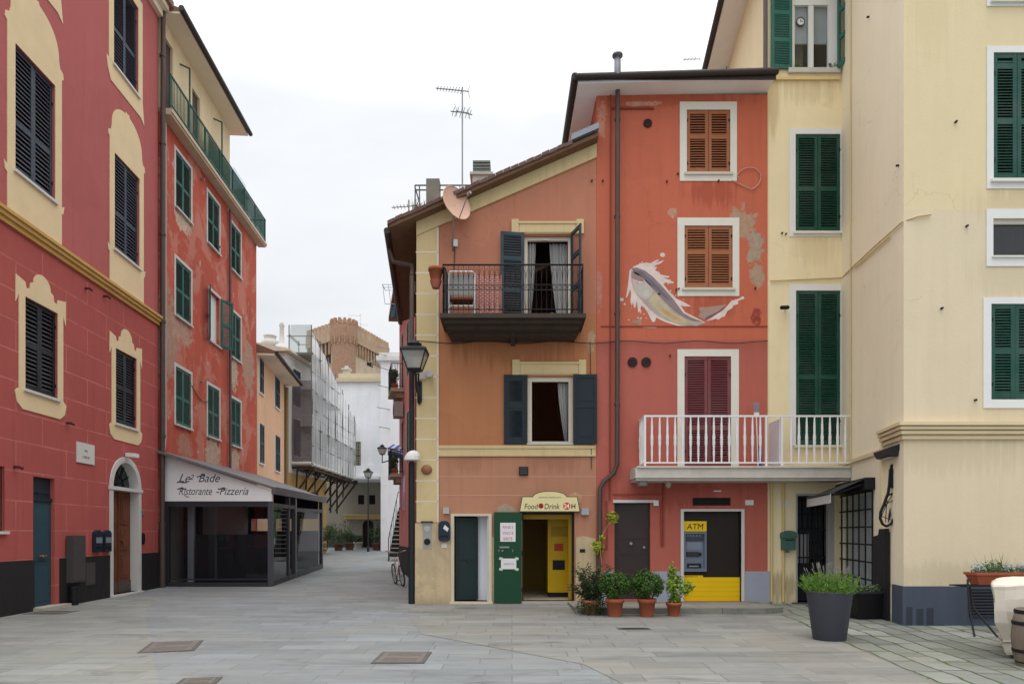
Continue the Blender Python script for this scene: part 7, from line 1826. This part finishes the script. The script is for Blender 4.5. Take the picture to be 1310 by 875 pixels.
rf = MB()
for k in range(1):
    rf.hexa([wPs.pt(-.08, zgr + .0, .10), wPs.pt(PL + .1, zgr + .1, .10), wA.pt(wA.u(330), zgl + .12, .003), wA.pt(wA.u(200.5), zgl + .02, .003), wPs.pt(-.08, zgr + .08, .10), wPs.pt(PL + .1, zgr + .18, .10), wA.pt(wA.u(330), zgl + .20, .003), wA.pt(wA.u(200.5), zgl + .1, .003)])
ro = rf.build('roof', M('grey_sheet_roof', (112, 110, 112), .5, .3, .15, 3), pav)
gt = MB(); gt.hexa([wPs.pt(-.1, zgr - .12, .1), wPs.pt(PL + .1, zgr - .02, .1), wPs.pt(PL + .1, zgr - .02, .0), wPs.pt(-.1, zgr - .12, .0), wPs.pt(-.1, zgr + .09, .17), wPs.pt(PL + .1, zgr + .19, .17), wPs.pt(PL + .1, zgr + .19, .0), wPs.pt(-.1, zgr + .09, .0)]); gt.build('gutter', M('grey_gutter', (104, 102, 106), .4, .4, .12, 4), ro)
fr = MB()
fr.box(wP, PX0, PX1 - .14, zb0, zb1 - .002, -.12, .03); fr.box(wP, PX0, PX0 + .14, .05, zb0, -.12, .03)
fr.box(wP, PX0 + .14, PX1 - .14, .05, .17, -.12, .05); fr.box(wP, PX0 + .14, PX1 - .14, .24, .28, -.10, .0)
fr.build('front_frame', m_pf, pav)
for u, wd in ((.0, .15), (2.1, .1), (2.95, .22), (PL - .2, .2)):
    zz = gz(20.6 + u)
    MB().box(wPs, u, u + wd, zz + .02, zgr - .02 + .012 * u, -.14, .0).build('post', M('grey_alu_post', (84, 84, 90), .4, .4, .08, 5), pav)
fr = MB()
fr.prism(wPs, [(.15, .02), (PL - .2, gz(28.3) + .02), (PL - .2, gz(28.3) + .2), (.15, .2)], -.1, -.01)
fr.prism(wPs, [(3.2, zb0 - .05), (PL - .2, zb0 + .05), (PL - .2, zb0 + .18), (3.2, zb0 + .08)], -.1, -.01); fr.prism(wPs, [(.15, zb0), (3.0, zb0 + .03), (3.0, zb0 + .15), (.15, zb0 + .12)], -.1, -.01)
fr.build('side_frame', m_pf, pav)
gl = MB(); gl.box(wP, PX0 + .14, PX1 - .14, .28, zb0, -.06, -.05); gl.build('pane', m_glass_pav, pav)
gl = MB(); gl.box(wPs, 3.17, PL - .2, .25, zb0, -.06, -.05); gl.build('pane', m_glass_pav, pav)
gl = MB(); gl.box(wPs, .15, 2.1, .2, zb0, -.06, -.05); gl.build('pane', glass('clear_dim_glass', (.6, .62, .64), .8), pav)
fl = MB(); fl.flat([(PX0 - .2, 20.62), (PX1 - .05, 20.62), (wPs.pt(PL, 0).x - .05, 28.3), (wA.pt(28.3, 0).x + .02, 28.3)], .02, .1); fl.build('floor', M('dark_deck', (70, 68, 68), .5, 0, .12, 4), pav)
# far end: low black wall, glazing above
wPb = Fr(0, 28.4, 1, 0); xw = wA.pt(28.4, 0).x + .02; xe = wPs.pt(PL, 0).x
bw = MB(); bw.box(wPb, xw, xe - .2, .1, 1.75, -.03, .03); bw.build('end_wall', M('black_end_panel', (34, 34, 38), .6), pav)
bw = MB(); bw.box(wPb, xw, xe - .2, zb0 - .2, zb0 + .9, -.03, .03)
for q in (0, .36, .5, .72): bw.box(wPb, xw + (xe - xw - .3) * q, xw + (xe - xw - .3) * q + .14, 1.75, zb0 - .2, -.03, .03)
bw.build('end_frame', m_pf, pav)
MB().box(wPb, xw, xe - .2, 1.75, zb0 - .2, -.01, .0).build('pane', m_glass, pav)
MB().box(wP, wP.u(240.5, -.5), wP.u(248, -.5), .1, zb0 + .2, -.6, -.48).build('inner_post', M('pale_grey_post', (150, 150, 152), .5), pav)
iw = MB(); iw.box(wA, wA.u(206.5), wA.u(316), .1, 3.0, .02, .05); iw.build('inner_lining', M('grey_brown_lining', (150, 140, 132), .7, 0, .1, 2), pav)
MB().box(wP, wP.u(249, -.1), PX1 - .2, .18, 1.61, -.2, -.16).build('lower_screen', M('black_lower_screen', (34, 34, 38), .5, 0, .1, 2), pav)
cn = thing('bar_counter', 'long black counter inside the glazed restaurant pavilion', 'counter', (-9.2, 22.4, .1))
MB().wbox(-10.0, -7.75, 22.3, 22.9, .1, 1.54).build('front', M('black_counter_panel', (30, 30, 34), .45, 0, .08, 3), cn)
MB().wbox(-10.05, -7.7, 22.25, 22.95, 1.54, 1.58).build('top', m_darkgrey, cn)
cu = thing('curtain', 'dark curtain hanging at the left inside the restaurant pavilion', 'curtain', (-10.2, 21.6, .1))
curtain(cu, Fr(0, 21.6, 1, 0), -10.38, -9.75, -10.38, -9.85, .12, 2.9, 0, M('dark_grey_curtain', (66, 60, 62), .9), 5, .05)
for k, (x, y) in enumerate(((-9.6, 24.6), (-8.5, 24.8), (-9.3, 26.6))):
    t = thing('cafe_table', 'small dark table set out inside the restaurant pavilion', 'table', (x, y, .1), 'tables inside the pavilion')
    MB().lathe((x, y, .1), [(.22, 0), (.2, .03), (.03, .05), (.03, .7)], 14).build('pedestal', m_iron, t); MB().wbox(x - .35, x + .35, y - .35, y + .35, .8, .84).build('tabletop', m_darkgrey, t)

# ---------------------------------------------------------------- plants
m_leaf_box = leafmat('boxwood_leaf', (44, 78, 28), (82, 116, 44))
m_leaf_dark = leafmat('dark_oleander_leaf', (40, 58, 36), (74, 92, 56))
m_leaf_citrus = leafmat('bright_citrus_leaf', (84, 118, 38), (150, 170, 60))
m_leaf_lav = leafmat('rosemary_leaf', (56, 98, 36), (126, 160, 62))
m_leaf_alley = leafmat('shade_leaf', (44, 66, 40), (84, 106, 64))
m_bark = M('brown_stem', (96, 74, 54), .9, 0, .2, 8)
def gp_(px, py):
    Y = EYE * F / (py - HZ); return (px - CX) * Y / F, Y
def terracotta_pot(t, x, y, z, r, h):
    MB().lathe((x, y, z), [(r * .70, 0), (r * .74, .02), (r * .94, h * .78), (r * 1.06, h * .78), (r * 1.08, h), (r * .97, h), (r * .93, h * .86)], 22, cap=True).build('pot', m_terracotta, t)
    MB().lathe((x, y, z), [(r * .9, h * .86), (.01, h * .9)], 18, cap=False).build('soil', m_soil, t)
for px, lab, rr in ((786.5, 'clipped boxwood ball in a terracotta pot, left one of two before the brown door', .325), (827.5, 'clipped boxwood ball in a terracotta pot, right one of two, nearer the cash machine', .34)):
    x, y = gp_(px, 788.5)
    t = thing('potted_boxwood', lab, 'potted plant', (x, y, 0), 'plants before the red house')
    terracotta_pot(t, x, y, 0, .175, .36)
    mb = MB(); c = Vector((x, y, .63))
    for _ in range(26):                              # clipped but lumpy: many overlapping tufts
        d = Vector((random.gauss(0, 1), random.gauss(0, 1), random.gauss(0, 1) + .25)).normalized()
        mb.leaves(c + Vector((d.x * rr * .68, d.y * rr * .68, d.z * rr * .6)), (rr * random.uniform(.28, .42),) * 2 + (rr * random.uniform(.26, .38),), 110, .052, .5, .3, .55)
    mb.leaves(c, (rr * .86, rr * .86, rr * .78), 700, .05, .6, .2, .55)
    for _ in range(120):
        d = Vector((random.gauss(0, 1), random.gauss(0, 1), random.gauss(0, 1) + .4)).normalized(); mb.leaf(c + Vector((d.x * rr, d.y * rr, d.z * rr * .9)) * random.uniform(1.0, 1.1), d, .055)
    mb.build('foliage', m_leaf_box, t)
    st_ = MB()
    for k in range(5): st_.tube([(x, y, .3), (x + random.uniform(-.15, .15), y + random.uniform(-.15, .15), .62)], .012, 5)
    st_.build('stem', m_bark, t)
x, y = gp_(862, 788); t = thing('potted_citrus', 'leggy light green shrub in a terracotta pot right beside the cash machine', 'potted plant', (x, y, 0), 'plants before the red house')
terracotta_pot(t, x, y, 0, .145, .28)
st_ = MB(); lf = MB()
for dx, dy, h, n in ((-.05, 0, .95, 190), (.0, .05, .8, 190), (.28, 0, .55, 120), (-.12, -.05, .62, 150), (.14, .06, .66, 150), (.38, .03, .48, 70), (-.02, -.08, .5, 120)):
    pts = [Vector((x, y, .22)), Vector((x + dx * .4, y + dy, .22 + h * .35)), Vector((x + dx, y + dy * 2, .2 + h * .85))]
    st_.tube(pts, .011, 5, .005)
    for k in range(n):
        f = random.random() ** .7; p = pts[1].lerp(pts[2], f) if f > .3 else pts[0].lerp(pts[1], .5 + f)
        d = Vector((random.gauss(0, 1), random.gauss(0, 1), random.gauss(0, .7))).normalized()
        lf.leaf(p + d * random.uniform(.02, .11), (d + Vector((0, 0, .6))).normalized(), random.uniform(.05, .095), .5)
st_.build('stem', m_bark, t); lf.build('foliage', m_leaf_citrus, t)
x, y = gp_(757, 787); t = thing('oleander_bush', 'dark narrow-leaved bush in the corner between the shop doorway and the drainpipe', 'potted plant', (x, y + .15, 0), 'plants before the red house')
terracotta_pot(t, x, y + .15, 0, .17, .3)
lf = MB(); st_ = MB()
for k in range(40):
    a = random.uniform(0, 2 * PI); q = random.uniform(.1, .46); top = Vector((x + math.cos(a) * q, y + .15 + math.sin(a) * q * .7, random.uniform(.45, .98)))
    b_ = Vector((x, y + .15, .25)); st_.tube([b_, b_.lerp(top, .5) + Vector((0, 0, .06)), top], .008, 4, .004)
    for _ in range(46):
        f = random.uniform(.2, 1.05); p = b_.lerp(top, f); d = Vector((random.gauss(0, 1), random.gauss(0, 1), random.gauss(.2, .8))).normalized()
        lf.leaf(p + d * random.uniform(.02, .1), d.cross(Vector((random.gauss(0, 1), random.gauss(0, 1), 0))).normalized(), random.uniform(.07, .14), .22)
lf.leaves((x + .02, y + .05, .18), (.36, .25, .2), 420, .1, .3, .3, .25, .02)
st_.build('stem', m_bark, t); lf.build('foliage', m_leaf_dark, t)
# little climbing plant tied to the pipe
x = wF.u(779, .3); t = thing('climbing_plant', 'thin climber with lime green leaf clusters tied to the pipes by the brown door', 'plant', (x - .1, 15.6, 0), 'plants before the red house')
st_ = MB(); sp_ = [Vector((wF.u(762, .35), 15.65, .1)), wF.pt(wF.u(768), wF.z(0, 725), .3), wF.pt(wF.u(765), wF.z(0, 690), .26), wF.pt(wF.u(776), wF.z(0, 672), .2), wF.pt(wF.u(783), wF.z(0, 662), .15)]
st_.tube(sp_, .011, 6, .006); st_.build('stem', M('pale_stem', (170, 140, 90), .8), t)
lf = MB()
for px, py, r_, n in ((783.5, 662, .15, 130), (765, 700, .15, 110), (770, 688, .07, 30), (760, 696, .08, 30)): lf.leaves(wF.pt(wF.u(px, .2), wF.z(0, py, .2), .22), (r_, .1, r_), n, .095, .2, .3, .55)
lf.build('foliage', leafmat('lime_leaf', (130, 156, 44), (190, 196, 74)), t)

# tall dark planter
x, y = gp_(1060, 821); y += .24; x = (1061 - CX) * (y) / F
t = thing('tall_planter', 'tall tapered charcoal planter full of rosemary in the paving on the right', 'planter', (x, y, 0))
m_plant = M('charcoal_resin', (62, 64, 72), .55, 0, .08, 3, .05)
H_, rt_, rb_ = .76, .335, .235
MB().lathe((x, y, 0), [(rb_, 0), (rb_ + .005, .012), (rt_, H_ - .02), (rt_, H_), (rt_ - .03, H_), (rt_ - .04, H_ - .1)], 36, cap=True).build('pot', m_plant, t)
MB().lathe((x, y, 0), [(rt_ - .035, H_ - .08), (.01, H_ - .05)], 24, cap=False).build('soil', m_soil, t)
lf = MB()
for k in range(330):
    a = random.uniform(0, 2 * PI); q = rt_ * math.sqrt(random.random()) * .95
    b_ = Vector((x + q * math.cos(a), y + q * math.sin(a), H_ - .06)); ln = random.uniform(.16, .44) * (1 - .35 * q / rt_)
    top = b_ + Vector((math.cos(a) * q * .42 + random.gauss(0, .03), math.sin(a) * q * .42 + random.gauss(0, .03), ln))
    for j in range(19):
        f = (j + random.random()) / 19; p = b_.lerp(top, f); d = Vector((random.gauss(0, 1), random.gauss(0, 1), .9)).normalized()
        s_ = d.cross(Vector((random.gauss(0, 1), random.gauss(0, 1), .1))).normalized() * .006; lf.face([p - s_, p + s_, p + d * random.uniform(.035, .06)])
lf.build('foliage', m_leaf_lav, t)
fl_ = MB()
for k in range(34):
    a = random.uniform(0, 2 * PI); q = random.uniform(.02, .3); b_ = Vector((x + q * math.cos(a), y + q * math.sin(a), H_ + .15)); top = b_ + Vector((math.cos(a) * .08, math.sin(a) * .08, random.uniform(.16, .3)))
    fl_.tube([b_, top], .0025, 4)
    for j in range(4): p = b_.lerp(top, .75 + .07 * j); fl_.lathe(p, [(.004, 0), (.007, .008), (.003, .02)], 5)
fl_.build('flower_stalk', M('grey_lilac_stalk', (128, 124, 118), .8), t)
# planter box by the wing
x0_, x1_ = 6.02, 7.05
x, y = (1108 - CX) * 13.2 / F, 13.2
t = thing('planter_box', 'low black rectangular planter by the corner of the cream wing', 'planter', (x, y, 0))
wB = Fr(x, y, PK0.x - PK1.x, PK0.y - PK1.y)
wb_ = Fr(x - .05, y, 1, .15)
MB().hexa([wb_.pt(-.22, .02, .18), wb_.pt(.36, .02, .18), wb_.pt(.36, .02, -.18), wb_.pt(-.22, .02, -.18), wb_.pt(-.34, .50, .24), wb_.pt(.42, .50, .24), wb_.pt(.42, .50, -.24), wb_.pt(-.34, .50, -.24)]).build('pot', m_iron, t)
MB().box(wb_, -.36, .44, .50, .535, -.25, .25).build('rim', m_darkgrey, t)
lf = MB()
for k in range(9): lf.leaves(wb_.pt(-.28 + .08 * k, .58, random.uniform(-.12, .12)), (.09, .1, .09), 75, .05, .2, .4, .5, .52)
lf.build('foliage', leafmat('dusty_green_leaf', (66, 88, 54), (120, 140, 96)), t)
# metal stand with terracotta troughs
t = thing('plant_stand', 'thin black metal stand holding terracotta troughs by the cream wing', 'plant stand', (9.0, 11.4, 0))
ya, yb2 = 10.85, 11.75; Xq = lambda px, Y: (px - CX) * Y / F
sxa, sxb = Xq(1248.5, ya), Xq(1248.5, ya) + 1.6
zt_ = EYE + (HZ - 748) * 11.2 / F
for x_, d in ((sxa, -1), (sxb, 1)):
    MB().tube([(x_ - .02, ya, 0), (x_ + .1, 11.15, .4), (x_ + .1, 11.2, zt_ + .09), (x_ + .16, 11.2, zt_ + .1)], .016, 6).build('leg', m_iron, t)
    MB().tube([(x_ + .32 * (1 if d < 0 else -1), 10.8, 0), (x_ + .2 * (1 if d < 0 else -1), 11.2, .42), (x_ + .2 * (1 if d < 0 else -1), 11.3, zt_)], .016, 6).build('leg', m_iron, t)
sh_ = MB(); sh_.tube([(sxa, 11.2, zt_ - .02), (sxb, 11.2, zt_ - .02)], .014, 6); sh_.tube([(sxa, 11.5, zt_ - .02), (sxb, 11.5, zt_ - .02)], .014, 6)
for k in range(6): sh_.tube([(sxa + .3 * k, 11.2, zt_ - .02), (sxa + .3 * k, 11.5, zt_ - .02)], .008, 5)
sh_.build('shelf', m_iron, t)
for i, (px0, px1) in enumerate(((1250, 1306), (1308, 1362))):
    a, b = Xq(px0, 11.2), Xq(px1, 11.2)
    t = thing('flower_trough', ('long terracotta trough of silvery and green plants on the thin metal stand', 'second terracotta trough cut by the right edge of the photo')[i], 'flower trough', ((a + b) / 2, 11.35, zt_), 'troughs on the stand')
    mb = MB(); mb.hexa([(a + .06, 11.24, zt_), (b - .06, 11.24, zt_), (b - .06, 11.46, zt_), (a + .06, 11.46, zt_), (a, 11.2, zt_ + .16), (b, 11.2, zt_ + .16), (b, 11.5, zt_ + .16), (a, 11.5, zt_ + .16)]); mb.wbox(a - .015, b + .015, 11.18, 11.52, zt_ + .16, zt_ + .20); mb.build('trough', m_terracotta, t)
    lf = MB(); lf.leaves(((a + b) / 2, 11.35, zt_ + .26), (.2, .14, .16), 240, .06, .1, .6, .35, zt_ + .19)
    for k in range(9): lf.leaves((a + .06 + k * (b - a - .12) / 8, 11.33, zt_ + .24), (.07, .1, .06), 45, .05, .1, .6, .4, zt_ + .19)
    for k in range(14):
        p = Vector(((a + b) / 2 + random.uniform(-.2, .2), 11.35, zt_ + .2)); q = p + Vector((random.gauss(0, .1), random.gauss(0, .05), random.uniform(.12, .36))); s_ = Vector((.012, 0, 0)); lf.face([p - s_, p + s_, q])
    lf.build('foliage', leafmat('green_trough_leaf', (64, 96, 60), (110, 130, 84)) if i else leafmat('green_trough_leaf_bright', (56, 92, 62), (120, 142, 92)), t)
    lf = MB()
    for k in range(2): lf.leaves((a + .1 + k * (b - a - .24), 11.33, zt_ + .27), (.12, .12, .09), 200, .045, .1, .6, .4, zt_ + .19)
    lf.build('foliage', leafmat('silver_grey_leaf', (140, 156, 152), (186, 198, 196)), t)
# covered furniture
t = thing('covered_furniture', 'stack of furniture under a tied off-white cloth cover at the right edge', 'covered furniture', (7.2, 9.2, 0))
mb = MB(); yb0 = 8.75
def ring_at(z, f):
    """outline of the cover at height z: a draped box, pinched low down"""
    n = 56; out = []
    xa, xb, y0_, y1_ = 6.22, 8.4, 8.85, 10.0
    ins = f
    xa, xb, y0_, y1_ = xa + ins, xb - ins, y0_ + ins * .6, y1_ - ins * .6
    for k in range(n):
        s_ = k / n * 4; e = int(s_); q = s_ - e
        p = [(xa + (xb - xa) * q, y0_), (xb, y0_ + (y1_ - y0_) * q), (xb - (xb - xa) * q, y1_), (xa, y1_ - (y1_ - y0_) * q)][e]
        wv = .034 * math.sin(k * 1.9 + z * 5) * (1.15 - z) + .024 * math.sin(k * .8 - z * 9) + .014 * math.sin(k * 3.1 + z * 14)
        cx_, cy_ = (xa + xb) / 2, (y0_ + y1_) / 2; dx, dy = p[0] - cx_, p[1] - cy_; l_ = math.hypot(dx, dy)
        out.append(Vector((p[0] + dx / l_ * wv + (p[1] - 8.85) * .74, p[1] + dy / l_ * wv, z + .012 * math.sin(k * 1.3 + z * 4))))
    return out
prof_ = [(.05, .20), (.09, .175), (.16, .15), (.20, .14), (.24, .15), (.32, .12), (.48, .06), (.64, .04), (.80, .02), (.92, .01), (.965, .0), (.985, .02), (1.0, .08), (1.02, .25), (1.025, .45)]
prev = None
for z, f in prof_:
    rg = ring_at(z, f)
    if prev:
        for k in range(len(rg)): mb.face([prev[k], prev[(k + 1) % len(rg)], rg[(k + 1) % len(rg)], rg[k]], True)
    prev = rg
mb.face(prev)
mb.build('cover', M('off_white_tarpaulin', (214, 204, 188), .7, 0, .07, 3, .35, 9), t)
mb = MB(); rg = ring_at(.22, .133); mb.tube(rg + [rg[0]], .012, 5); mb.build('tie_cord', M('grey_cord', (150, 144, 134), .8), t)
mb = MB()
for x_ in (7.3, 8.2):
    for y_ in (9.5, 9.95): mb.tube([(x_, y_, 0), (x_, y_, .3)], .02, 6)
mb.build('furniture_leg', m_iron, t)
# barrel
bx_, by_ = Xq(1325, 8.45), 8.45
t = thing('barrel', 'weathered grey wooden barrel cut by the right edge of the photo', 'barrel', (bx_, by_, 0))
MB().lathe((bx_, by_, 0), [(.20, 0), (.235, .15), (.255, .36), (.235, .58), (.20, .72), (.19, .72), (.19, .69)], 28).build('staves', M('weathered_grey_oak', (120, 108, 96), .85, 0, .35, 14, .5, 20, stretch=(3, 3, .15)), t)
for z, r_ in ((.05, .214), (.18, .244), (.52, .246), (.66, .222)): MB().lathe((bx_, by_, z), [(r_, 0), (r_ + .003, .03), (r_ - .004, .045)], 28, cap=False).build('hoop', m_iron, t)

# plants at the end of the lane
m_dullpot = M('dull_clay', (112, 76, 60), .9, 0, .2, 5)
def bush(px, py, Y, h, wdt, lab, pot=True, mat=None, n=500):
    x = (px - CX) * Y / F; z = gz(Y)
    t = thing('potted_shrub', lab, 'potted plant', (x, Y, z), 'plants at the end of the lane')
    if pot: MB().lathe((x, Y, z), [(.24, 0), (.32, .4), (.35, .4), (.35, .48), (.3, .48)], 14).build('pot', pot if not isinstance(pot, bool) else m_dullpot, t)
    lf = MB(); 
    for k in range(5): lf.leaves((x + random.uniform(-.5, .5) * wdt, Y + random.uniform(-.2, .2), z + .45 + random.uniform(.1, .8) * h), (wdt * .5, wdt * .4, h * .38), n // 5, .16, .2, .3, .45)
    lf.build('foliage', mat or m_leaf_alley, t)
    MB().tube([(x, Y, z + .3), (x + .05, Y, z + .6 + h * .5)], .03, 6).build('stem', m_bark, t)
bush(419, 700, 40.5, 1.3, .9, 'dark bush against the foot of the ochre house under the scaffolding', False)
bush(433, 700, 45.5, 1.6, 1.1, 'broad potted shrub left of the arched door at the lane end')
bush(447, 700, 46.5, .8, .8, 'lower shrub second from the left under the yellowish ledge')
bush(458, 700, 48.5, .4, .5, 'small plant in a whitish pot at the side of the arched door', m_whitedirty)
bush(482, 700, 46.0, 1.5, .8, 'slim potted shrub right of the arched door by the white house corner')
# balcony plants on the rose house
for z0, lab in ((7.14, 'trailing green plants on the upper balcony of the rose house'), (3.92, 'potted greenery on the lower balcony of the rose house')):
    t = thing('balcony_plant', lab, 'plant', tuple(wG.pt(1.4, z0, .4)))
    MB().box(wG, .75, 2.1, z0, z0 + .2, .22, .44).build('trough', m_terracotta, t)
    lf = MB()
    for k in range(8): lf.leaves(wG.pt(.8 + .18 * k, z0 + .4 + random.uniform(-.1, .3), .33), (.16, .14, .25), 60, .12, .2, .2, .45)
    lf.build('foliage', m_leaf_alley, t)

# ---------------------------------------------------------------- bicycle leaning by the corner of the lane
def bicycle(x, y, z, yaw, lean):
    t = thing('bicycle', 'white and pink bicycle leaning in the shade round the corner of the orange house', 'bicycle', (x, y, z))
    w = Fr(x, y, math.cos(R(yaw)), math.sin(R(yaw))); k = math.tan(R(lean))
    P = lambda u, h, d=0: w.pt(u, z + h, d + k * h)
    r = .33; m_wh = M('white_bike_paint', (214, 196, 200), .35, 0, .05, 6); m_rub = M('tyre_rubber', (30, 30, 32), .8)
    for u in (-.52, .52):
        up = (ZV + w.N * k).normalized(); c = P(u, r)
        rim = MB().ring(c, w.U, up, r - .025, .022, 28, 8).build('wheel', m_rub, t)
        mb = MB(); mb.ring(c, w.U, up, r - .055, .01, 24, 5)
        for q in range(14): 
            a = 2 * PI * q / 14; mb.tube([c, c + w.U * ((r - .05) * math.cos(a)) + up * ((r - .05) * math.sin(a))], .0025, 4)
        mb.tube([c - w.N * .05, c + w.N * .05], .025, 8); mb.build('rim', m_steel, rim)
    fr = MB()
    for a, b in (((-.52, r), (-.08, .30)), ((-.08, .30), (-.22, .82)), ((-.08, .30), (.36, .72)), ((-.2, .74), (.33, .84)), ((-.52, r), (-.2, .76)), ((.32, .88), (.37, .70)), ((.37, .70), (.52, r))): fr.tube([P(*a), P(*b)], .018, 8)
    fr.build('frame', m_wh, t)
    mb = MB(); mb.tube([P(.33, .84), P(.30, 1.0), P(.30, 1.02, .05), P(.22, 1.06, .29)], .013, 6); mb.tube([P(.30, 1.02), P(.30, 1.02, -.05), P(.22, 1.06, -.29)], .013, 6); hb = mb.build('handlebar', m_steel, t)
    mb = MB()
    for s_ in (-1, 1): mb.tube([P(.24, 1.055, .2 * s_), P(.16, 1.07, .31 * s_)], .019, 8)
    mb.build('grip', M('pink_grip', (206, 130, 150), .6), hb)
    mb = MB(); mb.hexa([P(-.34, .88, -.08), P(-.34, .88, .08), P(-.06, .87, .02), P(-.06, .87, -.02), P(-.34, .94, -.09), P(-.34, .94, .09), P(-.06, .92, .025), P(-.06, .92, -.025)]); mb.build('saddle', m_rub, t)
    mb = MB(); mb.ring(P(-.08, .30, .05), w.U, ZV, .09, .008, 18, 5); mb.tube([P(-.08, .3, .07), P(-.0, .15, .08)], .012, 5); mb.tube([P(-.08, .3, -.07), P(-.16, .45, -.08)], .012, 5); mb.build('crank', m_steel, t)
    mb = MB(); mb.wbox(P(.02, .15).x - .05, P(.02, .15).x + .05, P(.02, .15).y - .04, P(.02, .15).y + .04, z + .14, z + .16); mb.build('pedal', m_rub, t)
bicycle(-3.46, 21.0, gz(21), -68, 8)

for o in list(bpy.data.objects):
    if '_off' in o: del o['_off']
